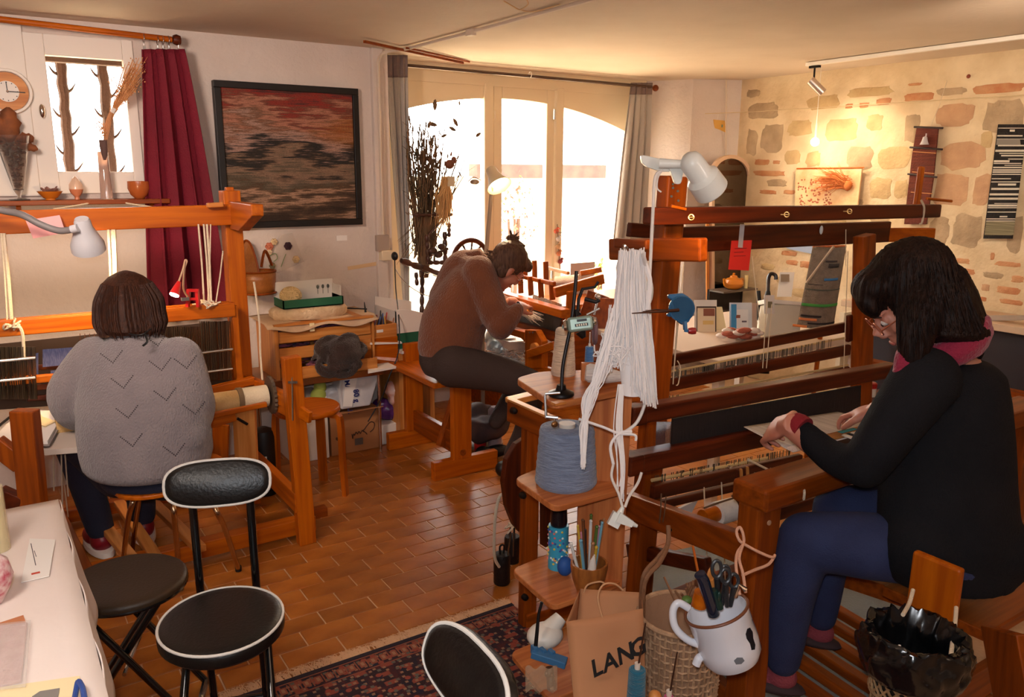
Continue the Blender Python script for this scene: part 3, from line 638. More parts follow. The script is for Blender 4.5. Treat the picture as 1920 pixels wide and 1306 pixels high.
# cords on loom A
def cord(name,label,pts,r=.004,parent=None,m=ROPE,n=6,group=None):
    b=B().tube(spline(pts,6) if len(pts)>2 else [V(p) for p in pts],r,n)
    if parent: return part(b,name,m,parent,label)
    return tag(part(b,name,m,None,loc=pts[-1]),label,'cord',group)
for (x,y,x2,y2,r) in((7,437,22,608,.007),(2,437,14,606,.004),(203,430,208,545,.005),(214,430,217,545,.007),(210,430,213,545,.004),(372,420,383,568,.004),(382,420,392,566,.004),(388,420,396,566,.005),(395,420,390,566,.003),(418,470,405,566,.003)):
    part(B().tube([PY(x,y,ya+.03),PY((x+x2)/2+1,(y+y2)/2,ya+.03),PY(x2,y2,ya+.03)],r,6),'hanging_cord',ROPE,lm)
def knot(p,r,m,parent,seed=1,k=5,name='knot'):
    rr=random.Random(seed); b=B()
    for _ in range(k):
        pts=[V(p)+V((rr.gauss(0,r),rr.gauss(0,r),rr.gauss(0,r*.6))) for _ in range(5)]; b.tube(spline(pts,5),r*.22,5)
    return part(b,name,m,parent)
knot(PY(25,610,ya-.02),.018,ROPE,lm,1); knot(PY(392,568,ya),.02,ROPE,lm,2)
part(B().tube(spline([PY(33,608,ya-.03),PY(42,625,ya-.04),PY(45,670,ya-.04)],6),.006,6),'hanging_cord',ROPE,lm)
part(B().tube(spline([PY(476,528,3.62),PY(486,600,3.6),PY(488,660,3.6),PY(492,712,3.55)],6),.005,6),'hanging_cord',ROPE,lm)
# pink note
b=B().poly([PY(48,413,3.60),PY(112,403,3.60),PY(123,436,3.57),PY(62,447,3.57)],(0,.002,0)); t=tag(part(b,'sticky_note',PINKP,None,smooth=False,loc=PY(85,440,3.6)),'pink paper note stuck on the left loom beam','note')
# papers on side table
c=PZ(70,800,.635); t=thing('notebook','open white notebook on the side table left of the grey sweater','notebook',c)
part(B().poly([PZ(-20,835,.635),PZ(40,772,.635),PZ(122,776,.635),PZ(90,832,.635)],(0,0,.012)),'pages',PAPER,t,smooth=False); part(B().poly([PZ(-22,838,.630),PZ(40,770,.630),PZ(127,776,.630),PZ(93,836,.630)],(0,0,.005)),'cover',mat('grey_card',(150,140,135),.6),t,smooth=False)
tag(part(B().poly([PZ(52,790,.65),PZ(66,766,.66),PZ(80,782,.652),PZ(105,790,.65),PZ(85,800,.65)],(0,0,.003)),'curled_paper',mat('cream_paper',(236,216,170),.8),None,smooth=False,loc=PZ(70,790,.65)),'cream curled paper sheet lying on the open notebook','paper')
tag(part(B().tube([PZ(-2,798,.66),PZ(18,782,.665)],.005),'pen',BLACK,None,loc=PZ(5,790,.66)),'black pen at the left edge on the notebook','pen')
# gooseneck lamp
c=PD(160,440,2.95); t=thing('gooseneck_lamp','grey gooseneck lamp with a conical shade in front of the left loom beam','lamp',c)
GM=mat('lamp_grey',(118,112,112),.5); LS=mat('lamp_shade_grey',(190,190,196),.35)
neck=[PD(-60,372,2.8),PD(0,393,2.85),PD(40,402,2.9),PD(75,420,2.93),PD(110,432,2.95),PD(136,430,2.95)]
part(B().tube(spline(neck,8),.0125,12),'neck',GM,t)
part(B().tube([PD(-60,372,2.8),PD(-95,450,2.8),PD(-60,800,2.8)],.012),'arm',GM,t)
ax_=(PD(166,470,3.05)-PD(152,410,2.97)).normalized(); o_=PD(153,410,2.97)
part(B().lathe([(.024,0),(.029,.012),(.031,.035),(.047,.075),(.059,.105),(.060,.132),(.057,.131),(.055,.105),(.044,.077),(.027,.036),(.02,.004)],o_,ax_,32),'shade',LS,t)
part(B().tube([PD(134,430,2.95),PD(146,427,2.95)],.015,10),'joint',LS,t)
part(B().ball(o_+ax_*.09,(.022,.022,.026)),'bulb',mat('bulb_warm',(255,214,150),.3,emit=6),t)
lamp('SPOT','gooseneck_lamp_light',tuple(o_+ax_*.12),16,(1,.66,.34),.03,tuple(o_+ax_*.6+V((-.05,.35,-.05))),2.4,.6)
# red clip lamp
c=PY(362,572,3.55); t=thing('red_clip_lamp','small red clip lamp glowing on the left loom, right of the dark-haired head','lamp',c)
RP=mat('red_plastic',(200,28,30),.35)
b=B().beam(PY(352,575,3.55),PY(354,542,3.55),.02,.012,up=RH).beam(PY(372,575,3.55),PY(369,542,3.55),.02,.012,up=RH).beam(PY(353,544,3.55),PY(370,544,3.55),.03,.01).beam(PY(353,560,3.55),PY(370,560,3.55),.02,.01); part(b,'clip',RP,t,smooth=False)
part(B().tube(spline([PY(352,556,3.54),PY(344,540,3.53),PY(346,505,3.52),PY(350,490,3.52),PY(347,488,3.52),PY(343,505,3.5),PY(335,528,3.49)],6),.004,6),'neck',mat('beige_flex',(196,160,130),.5),t)
q=PY(336,528,3.49); q2=PY(327,552,3.47); part(B().tube([q,q.lerp(q2,.35),q2],[.008,.013,.021],16),'head',RP,t)
part(B().tube([q2,q2+(q2-q).normalized()*.004],.018,16),'lens',mat('led_white',(255,250,240),.3,emit=14),t)
lamp('SPOT','clip_lamp_light',tuple(q2+(q2-q).normalized()*.02),1.6,(1,.9,.75),.015,tuple(q2+(q2-q)*5+V((.05,-.02,0))),1.6,.5)
part(B().box(PY(347,560,3.53),(.03,.02,.014)),'battery_cover',STEEL,t)
# ================================================================== people helpers
def head(b,c,f,u,s=1.0,neck=None,nr=.055):
    f=V(f).normalized(); l=V(u).cross(f).normalized(); u=f.cross(l).normalized(); R=Matrix((f,l,u)).transposed(); c=V(c)
    def q(a,b_,d): return c+(f*a+l*b_+u*d)*s
    def bl(p,r): b.ball(q(*p),tuple(x*s for x in r),R,16,12)
    bl((-.012,0,.035),(.095,.076,.088)); bl((.03,0,-.02),(.062,.062,.082)); bl((.045,0,-.072),(.045,.046,.034)); bl((.072,0,-.094),(.022,.024,.018))
    b.tube([q(.078,0,.022),q(.100,0,-.005),q(.113,0,-.022)],[.008*s,.010*s,.013*s],10); bl((.098,0,-.030),(.014,.017,.008))
    bl((.084,0,-.052),(.014,.024,.007)); bl((.083,0,-.063),(.013,.021,.008)); bl((.08,0,.03),(.016,.05,.012))
    for k in(1,-1):
        bl((.058,.036*k,-.022),(.026,.022,.024)); bl((-.005,.077*k,-.005),(.018,.008,.031)); bl((-.010,.082*k,.002),(.010,.006,.02))
        bl((.079,.031*k,.008),(.012,.015,.010))
    if neck is not None: b.tube([q(-.02,0,-.03),q(-.022,0,-.09).lerp(V(neck),.35),V(neck)],[nr*s,nr*s*.97,nr*1.15*s],16)
    return q,R
def hand(b,w,d,n,sc=1.0,curl=.7,thumb=1,spread=.12,tcurl=.3):
    w=V(w); d=V(d).normalized(); n=V(n); n=(n-d*n.dot(d)).normalized(); s=d.cross(n); R=Matrix((d,s,n)).transposed()
    b.ball(w+d*.045*sc,(.052*sc,.040*sc,.017*sc),R); b.ball(w+d*.068*sc,(.026*sc,.041*sc,.014*sc),R); b.ball(w+d*.008*sc,(.03*sc,.028*sc,.02*sc),R)
    for i,(o,L) in enumerate(((.030,.070),(.011,.080),(-.010,.075),(-.030,.058))):
        o*=thumb; p=w+d*.078*sc+s*o*sc; dd=(d+s*spread*o/.03).normalized(); pts=[p-dd*.02*sc]; rs=[.0095*sc]
        a=.15*curl
        for k,fr in enumerate((.45,.32,.25)):
            pts.append(p.copy()); rs.append((.0095,.0088,.008)[k]*sc)
            dk=dd*math.cos(a)-n*math.sin(a); p=p+dk*L*fr*sc; a+=curl*(.75,.6,.5)[k]
        pts.append(p); rs.append(.0065*sc); b.tube(pts,rs,8); b.ball(p,.0066*sc,n=8,m=6)
    p=w+d*.022*sc+s*.026*thumb*sc-n*.004; dd=(d*.65+s*.75*thumb-n*.25).normalized(); p1=p+dd*.034*sc; d2=(d*.85+s*(.45-tcurl)*thumb-n*.3).normalized(); p2=p1+d2*.03*sc; p3=p2+(d2-s*tcurl*thumb*.5).normalized()*.024*sc
    b.tube([p-dd*.015*sc,p,p1,p2,p3],[.015*sc,.015*sc,.0115*sc,.0102*sc,.008*sc],8); b.ball(p3,.0082*sc,n=8,m=6); b.tube([w-d*.03,w+d*.02],[.026*sc,.024*sc],12)
def limb(b,pts,rs,n=16):
    P_=spline(pts,5); m=len(pts)-1; R_=[]
    for i in range(len(P_)):
        t=i/5; k=min(int(t),m-1); q=t-k; R_.append(rs[k]*(1-q)+rs[k+1]*q)
    b.tube(P_,R_,n); b.ball(P_[0],R_[0]); b.ball(P_[-1],R_[-1])
def SEC(l): return [(PD(x,y,D),hw*D/F,dr) for (x,y,hw,dr,D) in l]
def knit(name,c,c2,sc=.8,st=(170,170,90)):
    return mat(name,c,.95,c2=c2,ns=5,bump=sc,bs=1,bstretch=st,sheen=.35)
def hairmat(name,c,c2): return mat(name,c,.55,spec=.15,c2=c2,ns=3,stretch=(40,40,3),bump=.5,bs=2,bstretch=(60,60,3))
def wisps(b,src,n,L,seed,down=V((0,0,-1)),r=.0012):
    rr=random.Random(seed)
    for _ in range(n):
        p=rr.choice(src); q=V(p)+V((rr.gauss(0,.012),rr.gauss(0,.012),rr.gauss(0,.01))); m_=q+down*L*.5+V((rr.gauss(0,.006),rr.gauss(0,.006),0)); e=q+down*L*rr.uniform(.7,1.1)+V((rr.gauss(0,.012),rr.gauss(0,.012),0)); b.tube([q,m_,e],[r,r,r*.4],4)
# ================================================================== WOODEN CHAIR + PERSON A
c=V((.49,3.10,0)); t=thing('school_chair','orange wooden seat on bent chrome legs under the grey-sweatered weaver','chair',c)
CHR=mat('worn_chrome',(190,160,130),.22,1)
b=B(); sc_=[]
for i in range(28):
    a=2*PI*i/28; e=.6; sc_.append(c+V((math.copysign(abs(math.cos(a))**e,math.cos(a))*.21,math.copysign(abs(math.sin(a))**e,math.sin(a))*.20,.455)))
b.poly(sc_,(0,0,.016)); part(b,'seat',wood('oak','y'),t,smooth=False,bev=.004)
seatz=.45
for a_,f_ in ((PZ(245,935,.45),PZ(228,1075,.02)),(PZ(325,948,.45),PZ(338,1100,.02)),(PZ(408,950,.45),PZ(447,1066,.012)),(V((.42,3.27,.45)),V((.36,3.42,.02)))):
    m_=a_.lerp(c+Z*.45,.35); m_.z=.445; part(B().tube(spline([m_,a_.lerp(m_,.3)+Z*.0,a_-Z*.03,a_.lerp(f_,.3),f_],6),.0095,10),'leg',CHR,t)
    part(B().tube([f_+Z*.012,f_-Z*.012 if f_.z>.015 else f_-Z*.008],.013,10),'foot_cap',BLACK,t)
DA=2.95
pa=thing('person','woman with dark bobbed hair in a grey lace-knit sweater weaving, seen from behind','person',(.46,3.1,0))
neckA=PD(252,628,3.0); hc=PD(238,575,3.06)
hA=B(); q,R=head(hA,hc,V((-.25,.9,-.45)),V((0,.35,.9)),1.05,neckA,.055)
limb(hA,[neckA,PD(255,660,3.01),PD(258,710,3.0),PD(272,860,2.98)],[.055,.085,.115,.14])
hw_=PD(122,702,3.22); limb(hA,[PD(150,760,3.0),hw_],[.045,.028]); hand(hA,hw_,PD(150,690,3.42)-hw_,Z,1,.8,1)
hr_=PD(330,730,3.3); hand(hA,hr_,V((-.3,1,-.1)),Z,1,.8,-1); limb(hA,[PD(360,770,3.1),hr_],[.04,.028])
fA=[]; part(organic(hA,.0055,4),'body',SKIN,pa)
# sweater
b=B(); b.rings(SEC([(253,622,34,.06,3.0),(253,632,48,.085,3.0),(256,645,78,.10,3.0),(258,665,98,.12,3.0),(262,700,112,.14,2.98),(266,750,118,.15,2.96),(270,800,122,.17,2.95),(276,845,120,.19,2.95),(277,868,113,.19,2.95),(277,880,98,.17,2.95)]),32)
limb(b,[PD(178,672,3.0),PD(140,735,3.0),PD(150,765,3.05),PD(132,715,3.18)],[.085,.095,.088,.05])
limb(b,[PD(335,675,3.0),PD(352,760,3.0),PD(350,775,3.08),PD(335,738,3.25)],[.09,.10,.085,.055])
b.ball(PD(340,820,2.95),(.10,.13,.09)); b.ball(PD(195,830,2.95),(.07,.13,.08))
swb=organic(b,.011,5,.5); SWM=knit('grey_knit',(132,122,124),(116,108,112)); sw_o=part(swb,'sweater',SWM,pa,label='loose grey lace-knit sweater')
tree=BVHTree.FromPolygons([v for v in swb.v],swb.f)
def dots(lst,tree,r,name,m,parent):
    b=B()
    for (x,y) in lst:
        h=tree.ray_cast(CAM,ray(x,y).normalized())
        if h[0] is not None: b.ball(h[0]+h[1]*.0005,(r,r,r),n=6,m=4)
    return part(b,name,m,parent,kind='stuff')
L_=[]
def vee(x,y,w=26,h=26):
    for k in range(1,8): L_.append((x-w*k/8,y-h*.75*k/8)); L_.append((x+w*.75*k/8,y-h*k/8))
    L_.append((x,y))
for x,y in((212,680),(303,694),(232,727),(312,750),(241,783),(366,776),(249,836),(329,854),(296,648),(350,690)): vee(x,y)
dots(L_,tree,.0026,'lace_holes',mat('lace_dark',(60,52,56),.9),sw_o)
part(B().rings([(PD(253,624,3.0),.072,.068),(PD(253,617,3.01),.066,.064),(PD(253,617,3.01),.060,.058),(PD(253,626,3.0),.06,.058)],28,cap=False),'collar',SWM,pa)
b=B().tube(spline([PD(228,622,2.93),PD(262,628,2.90),PD(283,616,2.93)],6),.003,6); b.tube(spline([PD(272,626,2.89),PD(276,640,2.87),PD(268,648,2.87)],6),.004,6); part(b,'neck_cord',BLACK,pa)
# trousers, shoes
b=B(); b.rings(SEC([(283,852,105,.17,3.0),(290,885,100,.18,3.0),(292,905,88,.16,3.0)]),28)
kneeL=V((.20,3.52,.56)); ankL=V((.27,3.56,.12)); kneeR=V((.45,3.58,.55)); ankR=V((.44,3.60,.12))
limb(b,[PD(225,885,3.1),kneeL],[.10,.075]); limb(b,[kneeL,ankL],[.075,.055]); limb(b,[PD(310,890,3.1),kneeR],[.10,.075]); limb(b,[kneeR,ankR],[.075,.055])
part(organic(b,.012,4),'trousers',mat('dark_navy_cloth',(34,36,56),.9,bump=.3,bs=150),pa)
b=B(); 
SHM=mat('red_shoe',(140,22,36),.4,c2=(120,16,30),ns=8)
for an,(dx,dy) in((ankL,(-.15,.95)),(ankR,(.05,.95))):
    dv=V((dx,dy,0)).normalized(); R=Matrix((dv,V((-dv.y,dv.x,0)),Z)).transposed(); c0=V((an.x,an.y,0))
    b=B(); b.ball(c0+Z*.065+dv*.0,(.055,.045,.05),R); b.ball(c0+Z*.05+dv*.10,(.09,.047,.035),R); b.tube([c0+Z*.06,c0+Z*.095],[.045,.043],16)
    part(organic(b,.006,4),'shoe',SHM,pa,label='dark red low shoe')
    b=B().rings([(c0+Z*.012+dv*.055,.145,.05),(c0+Z*.036+dv*.055,.143,.049)],28,dv,V((-dv.y,dv.x,0))); part(b,'shoe_sole',mat('sole_white',(226,214,204),.6),pa)
    limb_=B().tube([V((an.x,an.y,.08)),V((an.x,an.y,.17))],.042,16); part(limb_,'sock',mat('sock_grey',(92,90,110),.9),pa)
# hair bob
b=B(); hs=SEC([(234,507,4,.01,3.03),(235,511,17,.035,3.03),(236,518,30,.06,3.03),(238,530,43,.085,3.03),(240,545,52,.10,3.03),(242,562,60,.115,3.03),(243,585,63,.115,3.03),(245,603,65,.11,3.02),(246,613,62,.105,3.01),(248,620,56,.095,3.01),(249,622,40,.07,3.01)])
b.rings(hs,110,ridge=.008,seed=4); HB=hairmat('hair_dark_brown',(40,22,16),(60,32,20)); part(b,'hair',HB,pa)
hs=hs[1:]
b=B(); rr=random.Random(2)
for i in range(150):
    a=rr.uniform(0,2*PI); pts=[]
    for (c_,rx,ry) in hs[2:9]:
        pts.append(c_+RH*math.cos(a)*rx*1.012+FH*math.sin(a)*ry*1.012)
    pts[-1]=pts[-1]+V((0,0,-rr.uniform(0,.02))); b.tube(spline(pts,2),[.0018]*(2*len(pts)-2)+[.0006],4)
part(b,'hair_strands',HB,pa,kind='stuff')
# ================================================================== BLACK STOOLS
def padded(rx,ry,h,c,zax=Z,a=XA,bb=YA,n=48):
    b=B(); secs=[(.0,.80),(.004,.93),(h*.3,.995),(h*.6,1.0),(h*.82,.985),(h*.93,.96),(h,.93),(h+.0015,.8)]
    b.rings([(V(c)+zax*z,rx*k,ry*k) for z,k in secs],n,a,bb); return b
def piping(rx,ry,c,a,bb,r=.0038,n=56): return B().tube([V(c)+a*math.cos(2*PI*i/n)*rx+bb*math.sin(2*PI*i/n)*ry for i in range(n)],r,8,closed=True)
def folding_chair(name,label,c,rz,group):
    t=thing(name,label,'chair',c,group)
    c=V(c); X=V((math.cos(rz),math.sin(rz),0)); Y=V((-math.sin(rz),math.cos(rz),0))
    def W(x,y,z): return c+X*x+Y*y+Z*z
    part(padded(.158,.170,.05,W(0,0,.405),Z,X,Y),'seat',LEATH,t); part(piping(.1545,.1665,W(0,0,.4515),X,Y),'seat_piping',PIPING,t)
    for s in(-1,1):
        xo=.075*s
        part(B().tube([W(xo,.285,.0),W(xo,.24,.25),W(xo,.195,.44),W(xo*1.0,.185,.74)],.0115,12),'back_leg',BLACKM,t)
        part(B().tube(spline([W(xo*1.3,.14,.39),W(xo*1.5,-.02,.2),W(xo*1.6,-.22,.012)],5),.0115,12),'front_leg',BLACKM,t)
    part(B().tube([W(-.075,.285,.012),W(.075,.285,.012)],.0115,12),'foot_bar',BLACKM,t); part(B().tube([W(-.12,-.22,.012),W(.12,-.22,.012)],.0115,12),'foot_bar',BLACKM,t)
    part(B().tube([W(-.1,.1,.39),W(.1,.1,.39)],.010,12),'seat_rail',BLACKM,t)
    # backrest: oval pad facing -Y, leaning
    n_=(Y*-1+Z*.38).normalized(); u_=(Z+Y*.38).normalized(); cb=W(0,.165,.765)
    b=B(); m=40
    def sup(k,z):
        o=[]
        for i in range(m):
            a=2*PI*i/m; e=.72; o.append(cb+X*math.copysign(abs(math.cos(a))**e,math.cos(a))*.136*k+u_*math.copysign(abs(math.sin(a))**e,math.sin(a))*.062*k+n_*z+n_*(.018*(math.cos(a)**2)))
        return o
    vs=[];L=[(.9,-.018),(1,-.008),(1,.006),(.96,.014),(.85,.019)]
    for k,z in L: vs+=sup(k,z)
    fs=[(i*m+k,i*m+(k+1)%m,(i+1)*m+(k+1)%m,(i+1)*m+k) for i in range(len(L)-1) for k in range(m)]+[tuple(range(m-1,-1,-1)),tuple((len(L)-1)*m+k for k in range(m))]
    b.add(vs,fs); part(b,'backrest',LEATH,t); part(B().tube(sup(.992,.011),.0042,8,closed=True),'back_piping',PIPING,t)
    return t
folding_chair('folding_chair','black folding chair with white piping, round seat and oval backrest in full view',(.405,1.99,0),-.33,None)
folding_chair('folding_chair','black folding chair with white piping cut off by the bottom edge, on the rug',tuple(V((PD(892,1352,1.36).x,PD(892,1352,1.36).y,0))-V((math.sin(math.radians(92)),math.cos(math.radians(92)),0))*.165),math.radians(-92),None)
# folding stool without piping
c=V((.232,2.375,0)); t=thing('folding_stool','round black folding stool with crossed legs between table and piped chair','stool',c)
X=(RH*.9+FH*.2).normalized(); Y=V((-X.y,X.x,0))
part(padded(.165,.165,.03,c+Z*.412,Z,X,Y),'seat',mat('black_vinyl_worn',(52,36,20),.5,bump=.12,bs=120),t); part(B().tube([c+Z*.418+X*.158*math.cos(2*PI*i/48)+Y*.158*math.sin(2*PI*i/48) for i in range(48)],.008,8,closed=True),'seat_rim',BLACKM,t)
for s in(-1,1):
    part(B().tube([c+X*.10+Y*.085*s+Z*.405,c-X*.16+Y*.085*s+Z*.012],.0105,12),'leg',BLACKM,t); part(B().tube([c-X*.10+Y*.105*s+Z*.405,c+X*.17+Y*.105*s+Z*.012],.0105,12),'leg',BLACKM,t)
part(B().tube([c-X*.16+Y*.085+Z*.012,c-X*.16-Y*.085+Z*.012],.0105),'foot_bar',BLACKM,t); part(B().tube([c+X*.17+Y*.105+Z*.012,c+X*.17-Y*.105+Z*.012],.0105),'foot_bar',BLACKM,t)
part(B().tube([c+Z*.21+Y*.12,c+Z*.21-Y*.12],.006),'pivot_rod',STEEL,t)
# ================================================================== WHITE TABLE (lower left)
TZ=.75; t=thing('display_table','table covered by a pale cloth in the lower left corner','table',(-.35,1.5,0))
CLOTH=mat('tablecloth',(236,222,214),.85,c2=(230,214,206),ns=2.5,bump=.25,bs=18)
xr=.085; yb=2.285
part(B().bb((-.95,.6,TZ-.035),(xr-.012,yb-.012,TZ-.003)),'table_top',wood('pale','y'),t,smooth=False)
for x in(-.9,.0): 
    for y in(.75,2.2): part(B().bb((x,y,0),(x+.045,y+.045,TZ-.03)),'leg',WHITE,t,smooth=False)
b=B(); rr=random.Random(8)
def fz_(x,y): return TZ+.0025*mnoise.noise(V((x*4,y*4,1)))+.001
b.sheet(lambda u,v:V((-.95+(xr+.95)*u,.6+(yb-.6)*v,fz_(u*3,v*3))),24,36)
b.sheet(lambda u,v:V((xr+.004*math.sin(v*40)+.028*u*(1+.35*math.sin(v*23)+.25*math.sin(v*9)),.6+(yb-.6)*v,TZ-.20*u)),10,70)
b.sheet(lambda u,v:V((-.95+(xr+.95)*v,yb+.006*math.sin(v*40)*u+.015*u,TZ-.20*u)),6,60)
part(b,'tablecloth',CLOTH,t,solid=.0025)
part(B().bb((xr-.03,.6,TZ-.5),(xr-.012,yb-.03,TZ-.04)),'side_panel',mat('white_board',(220,216,214),.5),t,smooth=False)
# things on the table
def lay(x0,y0,x1,y1,x2,y2,x3,y3,z,th,name,lab,m,cat,**k): 
    b=B().poly([PZ(x0,y0,z),PZ(x1,y1,z),PZ(x2,y2,z),PZ(x3,y3,z)],(0,0,th)); return tag(part(b,name,m,None,smooth=False,loc=PZ(x0,y0,z)),lab,cat)
t=thing('business_card','white business card with small red print on the table cloth','card',PZ(65,1050,TZ+.004))
p0,p1,p2,p3=[PZ(x,y,TZ+.005) for x,y in((40,1092),(92,1080),(104,1012),(56,1010))]
part(B().poly([p0,p1,p2,p3],(0,0,.0015)),'card_sheet',PAPER,t,smooth=False)
part(B().beam(p0.lerp(p1,.62).lerp(p3,.30)+Z*.0015,p0.lerp(p1,.62).lerp(p3,.86)+Z*.0015,.0016,.0006).beam(p0.lerp(p1,.80).lerp(p3,.5)+Z*.0015,p0.lerp(p1,.80).lerp(p3,.66)+Z*.0015,.0012,.0006),'print_line',mat('ink_grey',(70,64,70),.7),t,smooth=False); part(B().box(p0.lerp(p1,.55).lerp(p3,.12)+Z*.002,(.016,.008,.0006)),'red_logo',mat('logo_red',(200,80,60),.7),t,smooth=False)
t=thing('clear_packet','clear plastic packet of pink cloth on the table','packet',PZ(20,1230,TZ+.004))
def quad(pts,z): return [PZ(x,y,z) for x,y in pts]
part(B().poly(quad(((-30,1180),(52,1170),(40,1280),(-30,1298)),TZ+.004),(0,0,.006)),'folded_cloth',mat('pink_cloth',(206,168,160),.85,c2=(196,154,150),ns=40,bump=.5,bs=100),t,smooth=False,bev=.002)
part(B().sheet(lambda u,v:PZ(-30+88*u-10*v,1172+(-10)*u+125*v,TZ+.0135+.002*math.sin(u*17+v*9)),12,12),'plastic_sleeve',mat('sleeve',(240,235,230),.1,alpha=.22),t,solid=.0006)
lay(-30,1178,44,1154,48,1166,-30,1192,TZ+.004,.002,'brown_card','thin brown-edged card under the clear packet',mat('kraft_card',(190,120,80),.8),'card')
lay(-30,1330,-30,1296,150,1270,150,1330,TZ+.004,.004,'photo_sheet','cream sheet with grey pictures at the bottom left corner of the table',mat('cream_paper',(236,216,170),.8),'paper')
lay(60,1306,75,1296,112,1290,105,1330,TZ+.009,.001,'grey_photo','grey photograph lying on the cream sheet',mat('photo_grey',(130,124,120),.6),'photograph')
b=B(); p=[PZ(140,1320,TZ+.012)+Z*.0,PZ(138,1290,TZ+.02),PZ(145,1274,TZ+.045),PZ(150,1284,TZ+.02),PZ(156,1320,TZ+.012)]
t=thing('blue_ribbon','blue curled ribbon at the bottom edge of the table','ribbon',PZ(148,1300,TZ+.004))
part(B().tube(spline([PZ(138,1320,TZ+.01),PZ(143,1292,TZ+.012),PZ(147,1277,TZ+.02),PZ(155,1290,TZ+.02),PZ(160,1320,TZ+.01)],6),.0045,8),'ribbon_band',mat('blue_ribbon',(44,72,140),.5),t)
# clear cylinder box + patterned pink bowl at the left edge
c=PZ(-4,1030,TZ+.004); t=thing('clear_cylinder','clear plastic cylinder standing at the left edge of the table','container',c)
part(B().lathe([(.001,0),(.026,0),(.026,.15),(.024,.15),(.024,.003),(.001,.003)],c,Z,24),'tube_wall',mat('clear_plastic2',(240,225,180),.1,alpha=.35),t)
part(B().lathe([(.001,.03),(.018,.03),(.018,.1),(.001,.1)],c,Z,16),'paper_roll',mat('cream_paper',(236,216,170),.8),t)
c=PZ(-16,1130,TZ+.004); t=thing('patterned_vase','pink and white patterned rounded pot at the left edge of the table','pot',c)
part(B().lathe([(.001,0),(.02,0),(.036,.03),(.044,.055),(.038,.085),(.022,.10),(.02,.095),(.001,.02)],c,Z,28),'pot_body',mat('pink_marbled',(190,70,90),.3,c2=(225,200,196),ns=60),t)
# ================================================================== ALVAR STOOL
c=V((1.235,3.72,0)); t=thing('round_stool','round blond wooden stool with bent legs behind the left loom post','stool',c)
part(B().lathe([(.001,.43),(.155,.43),(.16,.436),(.16,.452),(.155,.458),(.001,.458)],c,Z,44),'seat',wood('oak','x'),t)
for fx_,fy_ in((655,922),(524,892),(576,845),(612,885)):
    pass
for a in(-40,50,140,230):
    a=math.radians(a); d=V((math.cos(a),math.sin(a),0)); s=V((-d.y,d.x,0)); b=B()
    pts=spline([c+d*.06+Z*.42,c+d*.135+Z*.418,c+d*.165+Z*.39,c+d*.17+Z*.2,c+d*.178+Z*.0],5)
    vs=[];fs=[]
    for i,p in enumerate(pts):
        dd=(pts[min(i+1,len(pts)-1)]-pts[max(i-1,0)]).normalized(); nn=s.cross(dd)
        for (i1,j1) in((-1,-1),(1,-1),(1,1),(-1,1)): vs.append(p+s*i1*.021+nn*j1*.0115)
    for i in range(len(pts)-1):
        for k in range(4): fs.append((i*4+k,i*4+(k+1)%4,(i+1)*4+(k+1)%4,(i+1)*4+k))
    fs+=[(0,1,2,3),tuple(len(vs)-1-k for k in range(4))]
    b.add(vs,fs); part(b,'leg',wood('oak','z'),t,smooth=False,bev=.003)
# ================================================================== LOW DESK AND ITS CLUTTER
DZ=.50; YD=4.12
t=thing('low_desk','low desk with thin metal legs below the woven picture','desk',(1.5,4.25,0))
p=[PZ(590,712,DZ),PZ(748,700,DZ)]
dx0,dx1,dy0,dy1=1.14,1.92,YD,4.47
part(B().bb((dx0,dy0,DZ-.03),(dx1,dy1,DZ)),'desk_top',mat('desk_veneer',(170,120,80),.4),t,smooth=False,bev=.003)
part(B().bb((dx0,dy0-.012,DZ-.045),(dx1,dy0,DZ-.002)),'metal_edge',mat('worn_chrome',(190,160,130),.22,1),t,smooth=False)
for x in(dx0+.05,1.80): 
    for y in(YD+.02,4.42): part(B().tube([(x,y,0),(x,y,DZ-.03)],.0105,10),'leg',CHROME,t)
# drawer cabinet
t=thing('drawer_cabinet','pine cabinet with three open-topped drawers on the low desk','cabinet',(1.4,4.2,DZ))
cx0,cx1=PY(525,690,4.12).x,PY(700,690,4.12).x; cz=DZ+.285; PN=wood('pale','x')
cx0-=.0
for bbx in(((cx0-.02,4.12,DZ),(cx0,4.45,cz)),((cx1,4.12,DZ),(cx1+.012,4.45,cz)),((cx0,4.44,DZ),(cx1,4.45,cz))): part(B().bb(*bbx),'side',wood('pale','z'),t,smooth=False)
part(B().bb((cx0-.02,4.12,cz),(cx1+.012,4.45,cz+.012)),'cabinet_top',PN,t,smooth=False)
for k,(dy,z) in enumerate(((0,.19),(0,.10),(-.08,.006))):
    z+=DZ; d_=part(B().bb((cx0+.004,4.13+dy,z),(cx1-.004,4.145+dy,z+.065)).bb((cx0+.004,4.145+dy,z),(cx0+.014,4.42+dy,z+.05)).bb((cx1-.014,4.145+dy,z),(cx1-.004,4.42+dy,z+.05)).bb((cx0+.004,4.13+dy,z),(cx1-.004,4.42+dy,z+.006)),'drawer',PN,t,smooth=False,bev=.002)
    b=B(); rr=random.Random(k)
    for _ in range(46): b.ball((rr.uniform(cx0+.03,cx1-.04),4.17+dy+rr.uniform(0,.2),z+.045+rr.uniform(0,.015)),(rr.uniform(.01,.03),rr.uniform(.006,.015),rr.uniform(.006,.012)),n=7,m=5)
    part(b,'drawer_contents',mat('mixed_yarns',(60,56,74),.9,c2=(180,90,110),ns=30),d_,kind='stuff')
part(B().box(PY(585,613,4.115),(.026,.004,.045)),'paper_tag',mat('cream_paper',(236,216,170),.8),t,smooth=False)
